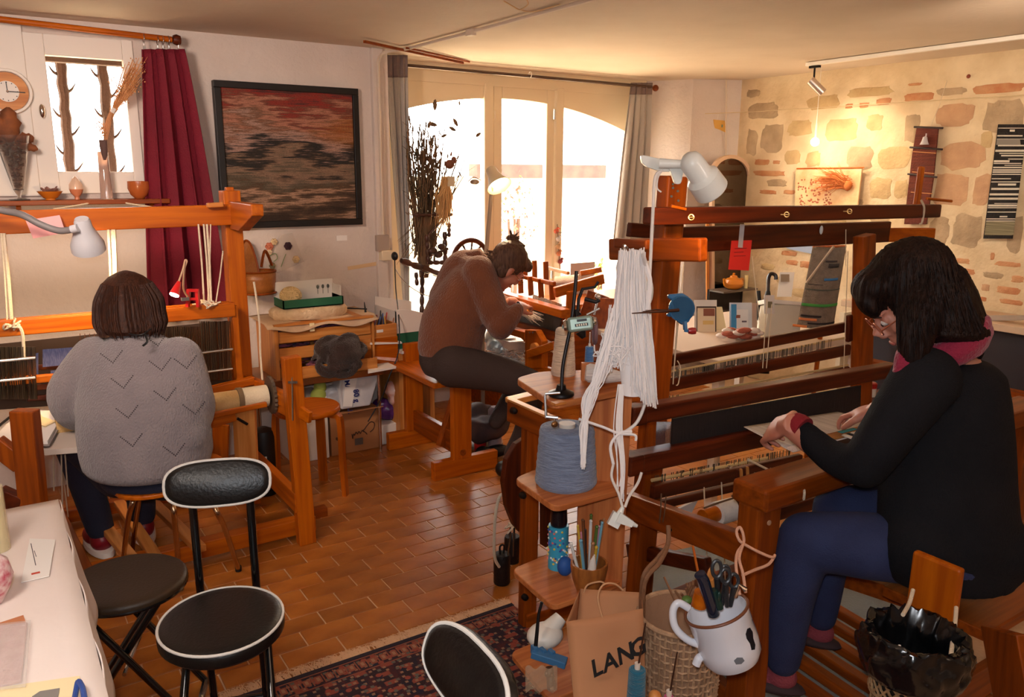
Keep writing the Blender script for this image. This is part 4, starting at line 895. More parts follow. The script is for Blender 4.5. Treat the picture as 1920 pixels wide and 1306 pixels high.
# cloth draped on cabinet
CL=mat('ecru_cloth',(214,184,152),.9,c2=(200,166,134),ns=6,bump=.5,bs=30)
b=B().sheet(lambda u,v:V((cx0-.06+(cx1-cx0+.09)*u,4.10+.34*v,cz+.014+.004*math.sin(u*13))) if v>.0 else V((cx0-.06+(cx1-cx0+.09)*u,4.098,cz-.03*math.sin(u*6)**2-.004)),30,6)
t=tag(part(b,'draped_cloth',CL,None,solid=.003,loc=(1.4,4.2,cz)),'ecru cloth draped over the pine drawer cabinet','cloth')
b=B().rings([(V((PY(580,575,4.25).x,4.26,cz+.018+h)),r*.21,r*.12) for h,r in((0,.96),(.012,1.02),(.04,1.03),(.055,.97),(.06,.9))],40,XA,YA,ridge=.03)
tag(part(b,'wool_batt',mat('raw_wool',(226,200,164),.95,c2=(206,174,138),ns=18,bump=1,bs=40),None,loc=(PY(580,575,4.25).x,4.26,cz+.018)),'flat bundle of raw cream wool under the green box','wool')
zb=cz+.082; xa,xb=PY(527,560,4.2).x,PY(640,560,4.2).x
t=thing('carton_tray','shallow green and white carton tray on the raw wool','box',((xa+xb)/2,4.25,zb))
GB=mat('box_green',(30,96,66),.6); WB=mat('box_white',(232,222,212),.7)
part(B().bb((xa,4.17,zb),(xb,4.178,zb+.045)).bb((xa,4.17,zb),(xa+.006,4.33,zb+.045)).bb((xb-.006,4.17,zb),(xb,4.33,zb+.045)).bb((xa,4.17,zb),(xb,4.33,zb+.004)),'tray',GB,t,smooth=False)
part(B().bb((xa,4.325,zb),(xb,4.333,zb+.125)).bb((xb-.006,4.20,zb),(xb,4.33,zb+.10)),'inner_wall',WB,t,smooth=False)
b=B()
for k in range(3): b.tube([(xb-.09+.03*k,4.32,zb+.045),(xb-.09+.03*k,4.32,zb+.075)],.0012,4); b.ball((xb-.09+.03*k,4.319,zb+.085),(.008,.002,.012),n=8,m=5)
part(b,'plant_print',mat('print_grey',(90,90,84),.8),t)
b=B().ball((xa+.065,4.24,zb+.06),(.055,.05,.045)); sp2=B()
rr=random.Random(3)
for k in range(20):
    n1=V((rr.gauss(0,1),rr.gauss(0,1),rr.gauss(0,1))).normalized(); _,s,u=frame(n1); sp2.tube([V((xa+.065,4.24,zb+.06))+V(((s*math.cos(a)+u*math.sin(a)).x*.057,(s*math.cos(a)+u*math.sin(a)).y*.052,(s*math.cos(a)+u*math.sin(a)).z*.047)) for a in[2*PI*i/20 for i in range(20)]],.003,5,closed=True)
t=thing('wool_ball','ball of cream wool lying in the green and white tray','wool ball',(xa+.065,4.24,zb+.01)); CW=mat('cream_wool',(232,204,150),.95,bump=.5,bs=200)
part(b,'core',CW,t); part(sp2,'yarn',CW,t)
# pencil box
xa,xb=PY(640,630,4.2).x+.0,PY(736,630,4.2).x; bz=DZ+.16; 
t=thing('pencil_crate','small varnished wooden crate crammed with pencils and pens','box',((xa+xb)/2,4.2,bz))
tag(part(B().bb((xa-.01,4.14,DZ),(xb+.005,4.40,bz-.001)),'card_box',wood('oak','x'),None,smooth=False,bev=.002,loc=(xa,4.2,DZ)),'wooden box standing under the pencil crate','box')
for q in(((xa,4.14,bz),(xb,4.15,bz+.075)),((xa,4.30,bz),(xb,4.31,bz+.075)),((xa,4.15,bz),(xa+.008,4.30,bz+.075)),((xb-.008,4.15,bz),(xb,4.30,bz+.075)),((xa,4.15,bz),(xb,4.30,bz+.006))): part(B().bb(*q),'crate_board',wood('pale','x'),t,smooth=False,bev=.001)
part(B().box(((xa+xb)/2+.05,4.138,bz+.04),(.04,.002,.016)),'name_tag',PAPER,t,smooth=False)
pc=[(226,220,210),(190,60,50),(60,60,66),(210,180,150),(90,110,160),(230,226,220),(160,100,60),(40,40,44),(200,150,60),(120,60,70)]; rr=random.Random(12)
PENS=[]
CN=['white','red','dark grey','beige','blue','white','brown','black','ochre','plum']
for k in range(44):
    x=xa+.02+(xb-xa-.04)*((k*7)%44)/43; y=4.165+.12*rr.random(); tip=V((x+rr.uniform(-.03,.03),y+rr.uniform(-.03,.03),bz+.075+rr.uniform(.02,.05)))
    nm,lb,ct=('pencil','pencil or pen sticking up from the crammed wooden crate','pencil')
    o=tag(part(B().tube([(x,y,bz+.008),tip,tip+(tip-V((x,y,bz)))*.06],[.0042,.0042,.0012],7),nm,mat('pencil%d'%(k%10),pc[k%10],.4),None,loc=(x,y,bz+.008)),lb,ct,'pencils in the wooden crate'); PENS.append(((tip-CAM).dot(RT)/(tip-CAM).dot(FW),k,o))
for i_,(x_,k_,o_) in enumerate(sorted(PENS,key=lambda e:e[0])): o_['label']='%s pencil standing in the wooden crate, its tip %s from the left'%(CN[k_%10],ORDN(i_+1))
t=thing('awl','black pointed tool rising from the pencil crate','tool',PY(683,600,4.22))
part(B().tube([PY(688,604,4.22),PY(683,566,4.22)],[.012,.002],8),'blade',BLACK,t); part(B().tube([PY(640,577,4.26),PY(688,579,4.24)],.004,6),'rod',BLACK,t)
# brown scarf heap
c=PY(645,650,4.0); b=B(); rr=random.Random(6); base=B()
cc=V((PY(645,690,3.98).x,4.06,DZ)); 
for k in range(9): base.ball(cc+V((rr.uniform(-.09,.09),rr.uniform(-.05,.05),.06+rr.uniform(0,.10))),(rr.uniform(.07,.10),.07,rr.uniform(.05,.075)))
for k in range(26):
    a0=rr.uniform(0,6); ctr=cc+V((rr.uniform(-.06,.06),rr.uniform(-.04,.03),.05+rr.uniform(0,.12))); R_=rr.uniform(.05,.10); tl=V((rr.uniform(-.4,.4),rr.uniform(-1,-.2),rr.uniform(-.2,1))).normalized(); _,s,u=frame(tl)
    base.tube([ctr+s*math.cos(a0+i*.4)*R_*1.1+u*math.sin(a0+i*.4)*R_*.75 for i in range(9)],[.006,.013,.016,.017,.017,.017,.016,.013,.006],8)
ob=organic(base,.007,1,.4); zmin=min(v.z for v in ob.v)
tag(part(ob,'scarf',mat('brown_knit',(58,38,30),.95,c2=(46,30,24),ns=10,bump=.9,bs=170,sheen=.3),None,loc=cc),'heap of dark brown knitted scarf on the low desk','scarf')
# papers on desk
def desk_paper(pts,z,th,nm,lab,m): tag(part(B().poly([PZ(x,y,z) for x,y in pts],(0,0,th)),nm,m,None,smooth=False,loc=PZ(*pts[0],z)),lab,'paper')
desk_paper(((690,700),(745,690),(742,676),(690,683)),DZ,.012,'paper_stack','stack of white paper on the desk right of the brown scarf',PAPER)
b=B().poly([PY(700,672,4.13),PY(745,678,4.12),PY(750,650,4.22),PY(700,650,4.24)],(0,.0,.004)); tag(part(b,'pink_drawing','' or mat('pink_drawing',(232,196,186),.8,c2=(222,150,140),ns=18),None,smooth=False,loc=PY(720,680,4.12)),'pink patterned sheet leaning below the white sheet on the desk','paper')
b=B().poly([PY(694,646,4.12),PY(754,644,4.14),PY(722,617,4.34),PY(690,622,4.34)],(0,0,.008)); t=thing('sketch_pad','white pad with a black pen on the desk in front of the pencil crate','pad',PY(720,646,4.14)); part(b,'pad_sheets',PAPER,t,smooth=False)
part(B().tube([PY(694,628,4.2),PY(710,632,4.2)],.004,6),'pen',BLACK,t)
# below desk
bb_=lambda a,c_: B().bb(a,c_)
t=thing('cardboard_box','brown cardboard box with handwriting under the desk','box',(1.53,4.2,0)); x0,x1=PY(622,850,4.17).x,PY(711,840,4.17).x
KR=mat('cardboard',(176,120,74),.85,c2=(166,110,66),ns=5)
part(B().bb((x0,4.17,.0),(x1,4.42,.25)),'carton',KR,t,smooth=False,bev=.003); part(B().poly([(x0,4.17,.25),(x1,4.17,.25),(x1,4.09,.268),(x0,4.10,.262)],(0,0,.003)),'flap',KR,t,smooth=False)
INK=mat('ink_brown',(70,40,26),.8)
def ink(pts): 
    return part(B().tube(spline([PY(600+x/7.256,680+y/7.256,4.167) for x,y in pts],4),.0026,5),'handwriting',INK,t)
ink(((680,940),(730,890),(740,820),(690,800),(640,850),(605,900),(580,925),(620,945),(640,970),(600,930),(570,920),(550,960),(530,930),(510,965),(490,940),(470,985),(455,965),(445,1030),(435,970)))
ink(((220,1040),(245,1050),(235,1020),(215,1025))); ink(((250,960),(280,1000),(300,990),(290,950),(320,940),(330,980),(310,1010))); ink(((275,1110),(290,1080),(320,1075),(335,1100)))
part(B().box(((x0+x1)/2+.02,4.168,.06),(.05,.002,.04)),'printed_mark',mat('ink_grey2',(96,84,78),.8),t,smooth=False)
x0,x1=PY(590,850,4.15).x,PY(621,850,4.15).x
tag(part(B().bb((x0-.12,4.16,0),(x1-.006,4.40,.36)),'white_box',WB,None,smooth=False,bev=.004,loc=(x0,4.2,0)),'tall plain white box under the left of the desk','box')
def bag(name,label,pts,m,seed,parts=None,amp=.012,cat='bag',base=None):
    b=B(); rr=random.Random(seed)
    for p,r in pts: b.ball(p,r)
    o=organic(b,.011,2,.5)
    for v in o.v:
        n=mnoise.noise(v*22)+.6*mnoise.noise(v*50); v+=V((0,-1,.2))*n*amp
    t=thing(name,label,cat,base or pts[0][0]); part(o,'bag_body',m,t); return t
WP=mat('plastic_white',(214,210,210),.35,c2=(190,190,196),ns=6,bump=.6,bs=14); GP=mat('plastic_grey',(150,152,160),.3,c2=(180,180,186),ns=6,bump=.6,bs=14)
b1=B(); c=PY(671,735,4.2)
t=thing('printed_sack','white printed paper sack standing on the cardboard box','sack',(c.x,4.24,.26))
q=[PY(640,768,4.12),PY(695,760,4.12),PY(712,702,4.16),PY(706,698,4.16),PY(640,706,4.16),PY(636,730,4.13)]
part(B().poly(q,(0,.12,0)),'sack_body',WP,t,smooth=False,bev=.01)
part(B().poly([PY(643,762,4.115),PY(660,762,4.115),PY(670,708,4.15),PY(648,709,4.15)],(0,.001,0)),'label_panel',PAPER,t,smooth=False)
BLU=mat('ink_blue',(40,44,110),.7)
text('MAXICOLL',.040,PY(646,713,4.143)+V((0,-.003,0)),(.07,-.0,-1),(1,0,.07),BLU,t,bold=.0012); text('80 g',.045,PY(662,730,4.13)+V((0,-.004,0)),(.07,-.0,-1),(1,0,.07),BLU,t,bold=.0012)
bag('grey_plastic_bag','crumpled grey plastic bag under the desk, left of the printed sack',[(PY(622,750,4.2),(.07,.06,.09)),(PY(610,765,4.22),(.06,.06,.05))],GP,2,base=PY(615,770,4.2))
t=thing('tennis_ball_bag','yellow-green round bundle under the left end of the desk','bundle',PY(598,735,4.19)); part(B().ball(PY(597,742,4.19),(.045,.04,.05)).ball(PY(600,725,4.2),(.035,.035,.04)),'bundle_body',mat('lime_cloth',(170,180,80),.7),t)
bag('purple_bag','shiny purple plastic bag on the floor right under the desk',[(PY(735,768,4.30),(.11,.08,.06)),(PY(750,760,4.28),(.08,.07,.05)),(PY(715,760,4.3),(.06,.06,.05))],mat('plastic_purple',(96,50,120),.25,c2=(70,30,92),ns=8,bump=.5,bs=18),3,base=PY(735,790,4.3))
tag(part(B().bb((1.80,4.2,0),(2.0,4.44,.12)),'small_white_carton',WB,None,smooth=False,bev=.003,loc=(1.9,4.3,0)),'white carton on the floor below the purple bag','box')
bag('yarn_bag','clear bag of pale and pink wool hanging under the desk beside the chrome leg',[(PY(735,728,4.25),(.05,.05,.05)),(PY(742,748,4.25),(.05,.04,.04))],mat('wool_pinkish',(216,190,184),.6,c2=(214,120,80),ns=12),4,base=PY(738,760,4.25))
t=thing('side_board','pale boards of a low trolley between desk and bench','shelf',(2.0,4.3,0))
part(B().bb((1.93,4.14,0),(1.965,4.44,.56)),'upright',wood('pale','z'),t,smooth=False); part(B().bb((1.93,4.10,.56),(2.22,4.46,.575)),'shelf_board',mat('white_board',(220,216,214),.5),t,smooth=False)
part(B().bb((2.15,4.18,0),(2.18,4.44,.56)),'upright',wood('pale','z'),t,smooth=False)
t=thing('produce_crate','green and white carton crate behind the brown-sweatered weaver','crate',(2.12,4.3,.576)); x0,x1=PY(742,640,4.16).x,PY(812,640,4.16).x
part(B().bb((x0,4.16,.577),(x1,4.45,.67)),'green_base',GB,t,smooth=False); 
b=B().poly([(x0,4.155,.67),(x1,4.155,.67),(x1,4.155,.76),(x0+.18,4.155,.775),(x0+.1,4.155,.80),(x0,4.155,.81)],(0,.006,0)).poly([(x0,4.44,.67),(x1,4.44,.67),(x1,4.44,.8),(x0,4.44,.85)],(0,.006,0)).bb((x0,4.155,.67),(x0+.006,4.445,.80)); part(b,'white_rim',WB,t,smooth=False)
part(B().ball((x0+.12,4.3,.70),(.11,.12,.05)),'contents',mat('rust_wool',(150,70,52),.9,bump=.8,bs=60),t)
# cable from socket
tag(part(B().tube(spline([PY(740,485,4.36),PY(742,540,4.40),PY(748,600,4.12),PY(747,660,4.08),PY(728,710,4.07),PY(716,745,4.1),PY(690,790,4.12)],8),.0035,6),'black_cable',BLACK,None,loc=PY(728,710,4.07)),'thin black cable hanging from the socket down over the desk edge','cable')
tag(part(B().tube(spline([PY(742,505,4.35),PY(760,530,4.4),PY(790,550,4.4),PY(812,556,4.4)],8),.003,6),'grey_cable',STEEL,None,loc=PY(790,560,4.3)),'thin grey cable sagging from the socket behind the brown sweater','cable')
# fire extinguisher / black cylinder
t=thing('black_canister','slim black cylinder behind the ratchet wheel of the left loom','canister',(1.0,3.9,0)); c=PY(495,840,3.85); c.z=0
part(B().lathe([(.001,0),(.055,0),(.058,.01),(.058,.30),(.05,.33),(.02,.345),(.001,.345)],c,Z,24),'cylinder',BLACK,t); part(B().box(c+V((-.02,-.057,.2)),(.03,.004,.02)),'label_patch',PAPER,t,smooth=False)
# ================================================================== MIDDLE BENCH + PERSON B
t=thing('weaving_bench','wooden weaver\'s bench with two board legs under the brown-sweatered woman','bench',(2.0,3.8,0))
def b_(nm,a,c_,k='oak',bev=.004): return part(B().bb(a,c_),nm,wood(k,'z' if abs(c_[2]-a[2])>.3 else ('x' if abs(c_[0]-a[0])>abs(c_[1]-a[1]) else 'y')),t,smooth=False,bev=bev)
yn,yf=3.52,4.08
for y in(yn,yf):
    b_('leg_board',(1.945,y,.0+.09),(2.055,y+.04,.585 if y==yn else .62)); b_('foot_board',(1.83,y,.0),(2.22,y+.045,.10))
b_('stretcher',(1.985,yn+.04,.10),(2.02,yf,.22),'mid'); b_('seat_board',(1.86,yn-.03+.08,.485),(2.15,yf+.06,.515),bev=.008)
b=B().beam((2.1,3.72,.485),(1.96,3.70,.12),.04,.03); part(b,'brace',wood('mid','z'),t,smooth=False)
part(B().tube([(2.0,yn-.004,.13),(2.0,yn+.002,.13)],.018,10),'dowel',wood('mid','y'),t)
DB=4.15
pb=thing('person','woman in a brown knitted sweater with a topknot and glasses bending over the small loom','person',(1.98,3.75,0))
hc=PD(950,500,4.15); lookB=(RT*.72-Z*.85+FH*.45).normalized(); upB=(RT*.75+Z*.55+FH*.1)
hB=B(); q,R=head(hB,hc,lookB,upB,1.0,PD(905,505,4.2),.055)
limb(hB,[PD(905,505,4.2),PD(855,560,4.2),PD(845,660,4.2)],[.06,.12,.13])
wB=PD(968,580,4.1); hand(hB,wB,PD(1000,562,4.25)-wB,Z+RT*.4,.95,.8,1); limb(hB,[PD(958,594,4.07),wB],[.026,.025])
wB2=PD(962,566,4.42); hand(hB,wB2,RT*.8+FH*.1-Z*.25,Z,.95,.9,-1); limb(hB,[PD(930,575,4.5),wB2],[.04,.028])
part(organic(hB,.0055,3),'body',SKIN,pb)
BR=knit('brown_knit_sweater',(128,74,44),(110,60,36),.9,(130,130,60))
b=B()
def lim2(pts,D,rs): limb(b,[PD(x,y,D) for x,y in pts],[r*D/F for r in rs])
b.rings([(PD(x,y,4.2),hw*4.2/F,d) for x,y,hw,d in((845,668,58,.14),(843,650,60,.15),(848,620,63,.16),(855,590,64,.165),(864,560,60,.165),(874,530,50,.155),(884,505,40,.13),(893,488,27,.09))],32)
lim2([(848,560),(866,505),(890,488)],4.25,[45,36,22]); b.ball(PD(880,495,4.2),(.07,.12,.05))
lim2([(898,510),(920,570),(938,612)],4.08,[32,30,25]); lim2([(938,612),(955,596),(970,580)],4.05,[25,21,13])
limb(b,[PD(895,505,4.35),PD(925,565,4.5),PD(955,572,4.45)],[.09,.075,.045])
b.ball(PD(820,650,4.2),(.09,.13,.06))
part(organic(b,.011,4,.5),'sweater',BR,pb,label='brown knitted sweater')
b=B(); c0=PD(893,487,4.2); b.tube([PD(875,482,4.2),PD(893,480,4.2),PD(912,500,4.2)],[.03,.05,.035],16); part(organic(b,.008,3),'collar',BR,pb)
b=B(); b.rings([(PD(x,y,4.2),hw*4.2/F,d) for x,y,hw,d in((845,658,60,.15),(848,680,62,.17),(850,698,55,.16))],28)
limb(b,[PD(850,685,4.1),PD(930,700,4.1),PD(1000,722,4.05)],[.115,.095,.075]); limb(b,[PD(1000,722,4.05),PD(985,800,4.15),PD(960,850,4.2)],[.072,.055,.045])
limb(b,[PD(855,685,4.4),PD(940,695,4.55),PD(985,705,4.6)],[.11,.09,.07]); limb(b,[PD(985,705,4.6),PD(930,790,4.5)],[.07,.045])
part(organic(b,.012,4),'trousers',mat('charcoal_cloth',(60,46,42),.9,bump=.3,bs=120),pb)
for p in(PD(945,848,4.25),PD(905,792,4.45)):
    p.z=.045; b=B(); R2=Matrix((XA,YA,Z)).transposed(); b.ball(p,(.05,.045,.045)); b.ball(p+XA*.09,(.085,.045,.035)); part(organic(b,.008,3),'shoe',BLACK,pb)
# hair B : cap + topknot + fringe
f,l,u=R.col[0],R.col[1],R.col[2]
HBm=hairmat('hair_grey_brown',(74,52,42),(104,76,60))
b=B(); b.ball(q(-.022,0,.040),(.100,.084,.094),R,40,20); b.ball(q(.055,0,.085),(.045,.062,.03),R,24,12); b.ball(q(-.06,0,-.02),(.052,.068,.062),R,24,12); b.ball(q(-.025,-.065,-.03),(.03,.02,.035),R); b.ball(q(-.02,.062,-.035),(.045,.02,.05),R); b.ball(q(.075,0,.075),(.03,.05,.025),R)
hb=organic(b,.006,3); 
for v in hb.v:
    n=mnoise.noise(V((v.x*60,v.y*60,v.z*60))); v+=(v-q(-.02,0,.03)).normalized()*n*.003
part(hb,'hair',HBm,pb)
b=B(); tp=PD(960,446,4.15); b.ball(tp,(.030,.028,.022)); b.tube([tp-Z*.005,q(-.02,0,.12)],[.018,.026],12)
rr=random.Random(5)
for _ in range(22): d=V((rr.gauss(0,1),rr.gauss(0,1),rr.gauss(0,.6))).normalized(); b.tube([tp,tp+d*.03,tp+d*rr.uniform(.036,.05)+Z*.005],[.005,.004,.001],5)
for _ in range(30): d=(-f+u*rr.uniform(-.6,.3)+l*rr.uniform(-.6,.6)).normalized(); s0=q(-.08,rr.uniform(-.05,.05),rr.uniform(-.06,.02)); b.tube([s0,s0+d*.03,s0+d*.055-Z*.01],[.004,.003,.0008],4)
part(b,'topknot',HBm,pb,kind='stuff')
def glasses(q,R,par,m,sc=1,k=1):
    b=B(); f,l,u=R.col[0],R.col[1],R.col[2]
    for s in(1,-1):
        c=q(.105,.032*s,.002); b.tube([c+l*math.cos(a)*.024+u*math.sin(a)*.018 for a in[2*PI*i/20 for i in range(20)]],.0016,6,closed=True)
        b.tube([c+l*.024*s,q(.07,.068*s,.006),q(-.005,.086*s,.008)],.0018,6)
    b.tube([q(.108,.01,.004),q(.108,-.01,.004)],.0016,6); return part(b,'glasses',m,par)
glasses(q,R,pb,mat('wire_frame',(170,120,80),.3,.8))
def eyes(q,R,par):
    for s in(1,-1):
        e=part(B().ball(q(.083,.031*s,.006),(.0115,.0125,.0085),R,12,8),'eye',mat('eye_white',(225,215,205),.3),par); part(B().ball(q(.0925,.031*s,.004),(.003,.0048,.0048),R,10,6),'iris',mat('iris_brown',(50,32,24),.3),e)
    b=B()
    for s in(1,-1): b.tube([q(.094,.014*s,.026),q(.096,.032*s,.031),q(.086,.05*s,.026)],[.002,.003,.0015],6)
    part(b,'eyebrows',mat('brow_brown',(60,42,32),.8),par)
    part(B().ball(q(.0955,0,-.0565),(.006,.021,.0065),R,14,8),'lips',mat('lip_pink',(180,96,84),.5),par)
eyes(q,R,pb)
part(B().tube(arcpts(PD(972,577,4.09),.030,0,2*PI,20,UP,(RT*.3-FH).normalized()),.004,6),'bracelet',BLACK,pb)
# ================================================================== MIDDLE TABLE LOOM
X2=2.52
l2=thing('table_loom','orange wooden counterbalance loom with upright slats by the arched window','loom',(2.7,3.5,0))
def L2(nm,a,c_,w_,h_,k='oak',up=None): return wbeam(nm,k,l2,a,c_,w_,h_,up)
pa_,pb_=PX(925,548,X2),PX(1061,588,X2-.02)
L2('beater_top',pa_,pb_,.06,.045,'oak')
b=B().poly([PX(940,562,X2+.01),PX(1052,596,X2+.01),PX(1046,632,X2+.01),PX(940,596,X2+.01)],(.01,0,0)); part(b,'reed',mat('reed_dark',(64,44,40),.6,bump=.8,bs=2,bstretch=(1,300,1)),l2,smooth=False)
L2('beater_bottom',PX(945,600,X2),PX(1046,630,X2),.045,.036,'mid')
L2('breast_beam',PX(935,612,X2-.12),PX(990,628,X2-.12),.05,.04,'oak')
b=B().poly([PX(984,618,X2-.14),PX(1004,619,X2-.14),PX(1016,640,X2-.14),PX(1016,690,X2-.14),PX(984,690,X2-.14)],(.04,0,0)); part(b,'side_cheek',wood('oak','z'),l2,smooth=False,bev=.003)
for (x,y) in((993,623),(999,623)): part(B().tube([PX(x,y,X2-.146),PX(x,y,X2-.14)],.0035,6),'screw',IRON,l2)
part(B().lathe([(.001,0),(.034,0),(.034,.02),(.02,.022),(.001,.022)],PX(1006,654,X2-.145),-XA,28),'roller_end',wood('pale','y'),l2)
L2('brake_arm',PX(990,664,X2-.17),PX(1040,647,X2-.19),.02,.042,'oak')
L2('leg',PX(1010,690,X2-.1),PX(1010,760,X2-.1),.06,.05); L2('leg',PX(960,700,X2+.35),PX(960,800,X2+.35),.06,.05,'mid')
L2('side_plank',PX(990,690,X2-.1),PX(1060,712,X2-.12),.03,.08,'oak')
L2('castle_side',PX(1040,548,X2+.02),PX(1131,522,X2+.32),.03,.055,'oak',up=Z); L2('castle_post',PX(1071,545,X2+.1),PX(1068,610,X2+.1),.045,.03)
L2('castle_board',PX(1088,512,X2+.35),PX(1128,505,X2+.45),.03,.03,'oak'); 
L2('back_rail',PX(1028,502,X2+.35),PX(1066,512,X2+.30),.02,.02,'pale')
part(B().tube([PX(1042,528,X2+.16),PX(1087,524,X2+.24)],.030,20),'warp_roll',mat('white_warp',(232,214,204),.9,bump=.5,bs=200),l2)
L2('back_panel',PX(1150,560,X2+.3),PX(1140,680,X2+.2),.22,.03,'mid'); L2('side_panel',PX(1095,565,X2+.22),PX(1135,580,X2+.3),.02,.14,'mid')
L2('cross_rail',PX(968,516,X2+.10),PX(1040,532,X2+.05),.02,.024,'mid')
for i,(x,y0,y1) in enumerate(((976,513,550),(995,518,554),(1014,522,558),(1035,526,562))): L2('lever_slat',PX(x-1,y0,X2+.06),PX(x+1,y1,X2+.06),.034,.014,'mid',up=YA)
for i,(x,y0,y1) in enumerate(((984,485,520),(1002,488,524),(1023,490,530))): L2('lever_slat',PX(x,y0,X2+.16),PX(x+1,y1,X2+.16),.032,.014,'mid',up=YA)
b=B()
for k in range(26): b.box(PX(1000+k*2.1,560+k*.75-4,X2+.05),(.006,.004,.03))
part(b,'metal_heddles',STEEL,l2,kind='stuff')
b=B(); rr=random.Random(7); o_=PX(985,585,X2-.02)
for k in range(46): d=(YA*-1+XA*rr.uniform(-.25,.1)+Z*rr.uniform(-.12,.10)); s0=PX(980,584,X2-.05)+V((rr.gauss(0,.01),rr.gauss(0,.01),rr.gauss(0,.006))); b.tube([s0,s0+d*.08,s0+d*rr.uniform(.14,.2)-Z*rr.uniform(0,.02)],[.0022,.0018,.0006],4)
part(b,'warp_fringe',mat('white_warp',(232,214,204),.9,bump=.5,bs=200),l2,kind='stuff')
part(B().ball(PX(986,582,X2-.07),(.022,.028,.014)),'orange_bobbin',mat('orange_yarn',(226,140,20),.7,bump=.5,bs=200),l2)
b=B()
for k in range(18): a=PX(1012+k*2.8,630+k*1.3,X2+.06); b.tube([a,a+V((.06,0,-.09))],.0022,4)
part(b,'white_warp_threads',mat('white_warp',(232,214,204),.9,bump=.5,bs=200),l2,kind='stuff')
part(B().poly([PX(910,625,2.75),PX(1010,648,2.75),PX(1010,690,2.72),PX(900,700,2.72)],(.02,0,0)),'cloth_beam_board',mat('dusty_board',(150,110,86),.8,c2=(110,84,70),ns=8),l2,smooth=False)
# clutter on the middle loom
t=thing('blue_grey_bag','crumpled pale blue plastic bag beside the elbow of the brown-sweatered woman','bag',PX(925,650,2.5)); b=B()
for (x,y,r) in((918,632,.05),(925,650,.06),(935,660,.055),(945,664,.04)): b.ball(PX(x,y,2.62),(r*.7,r,r))
ob=organic(b,.009,1)
for v in ob.v: v+=V((1,1,1))*mnoise.noise(v*28)*.02
part(ob,'bag_body',mat('plastic_blue',(140,160,172),.3,c2=(180,170,160),ns=10,bump=.6,bs=30),t)
for i,(x,y) in enumerate(((945,628),(960,634))): tag(part(B().poly([PX(x-20,y+2,2.6),PX(x+12,y-4,2.75),PX(x+22,y+6,2.62),PX(x-4,y+8,2.5)],(0,0,.004)),'paper_sheet',PAPER,None,smooth=False,loc=PX(x,y,2.6)),('upper' if i==0 else 'lower')+' crumpled white sheet lying on the small loom','paper')
b=B(); rr=random.Random(4)
for k in range(60): a=PX(rr.uniform(915,990),rr.uniform(655,690),2.6); b.tube([a,a+V((rr.gauss(0,.03),rr.gauss(0,.04),rr.gauss(0,.01))),a+V((rr.gauss(0,.05),rr.gauss(0,.06),-.02))],.004,4)
tag(part(b,'yarn_scraps',mat('scrap_yarn',(206,176,156),.9,c2=(130,140,150),ns=30),None,loc=PX(950,680,2.6)),'tangle of pale yarn scraps on the small loom','yarn',kind='stuff')
for i,(x,y,r,h,cc,nm,lb,ct) in enumerate(((900,745,.035,.12,(190,30,30),'red_container','red container on the floor behind the bench of the brown-sweatered woman','container'),(928,755,.04,.25,(150,134,140),'grey_bottle','tall pale bottle on the floor behind the lower leg of the weaver','bottle'))):
    c=PD(x,y,4.6); c.z=0; tag(part(B().lathe([(.001,0),(r,0),(r,h),(r*.6,h+.02),(.001,h+.02)],c,Z,20),nm,mat(nm,cc,.3),None,loc=c),lb,ct)
b=B(); c=PZ(895,800,.0); b.ball(PD(890,790,4.7),(.18,.12,.10)); b.ball(PD(915,800,4.6),(.14,.10,.08)); ob=organic(b,.014,2)
for v in ob.v: v+=V((0,0,1))*mnoise.noise(v*12)*.03; v.z=max(v.z,.004)
tag(part(ob,'dark_bag',mat('dark_cloth',(60,46,50),.8,c2=(84,60,54),ns=9),None,loc=PD(890,810,4.7)),'dark cloth bag slumped on the floor beneath the small loom','bag')
# box at window with paper card
wc=thing('cabinet_under_window','low cabinet boards behind the small loom','cabinet',(3.2,4.5,0))
part(B().bb((2.75,4.35,0),(4.1,4.75,.66)),'cabinet_body',wood('mid','x'),wc,smooth=False); part(B().bb((2.72,4.32,.66),(4.15,4.78,.69)),'cabinet_top',wood('oak','x'),wc,smooth=False)
# ================================================================== FLOOR LAMP
t=thing('reading_lamp','tall lamp with a bent conical shade glowing in front of the middle window post','lamp',PD(915,480,4.5)); LG=mat('lamp_taupe',(150,128,108),.5)
base=PD(905,560,4.6); top=PD(922,352,4.45)
part(B().tube([V((base.x,base.y,.0)),base,PD(912,470,4.55),top],[.012,.012,.012,.010],10),'pole',LG,t)
fp=V((base.x,base.y,0)); part(B().lathe([(.001,0),(.12,0),(.12,.015),(.02,.03),(.001,.03)],fp,Z,28),'base',LG,t)
s0=PD(919,315,4.45); s1=PD(938,352,4.40); ax_=(s1-s0).normalized()
part(B().lathe([(.02,0),(.03,.01),(.034,.05),(.048,.09),(.072,.13),(.070,.13),(.045,.09),(.02,.02)],s0,ax_,28),'shade',mat('shade_cream',(216,196,160),.5),t)
part(B().tube([s0+ax_*.03,top],.010,8),'joint',LG,t)
part(B().ball(s0+ax_*.10,.038),'bulb',mat('bulb_hot',(255,226,170),.3,emit=14),t)
lamp('SPOT','reading_lamp_light',tuple(s0+ax_*.15),18,(1,.72,.42),.03,tuple(s0+ax_*.9),2.3,.6)
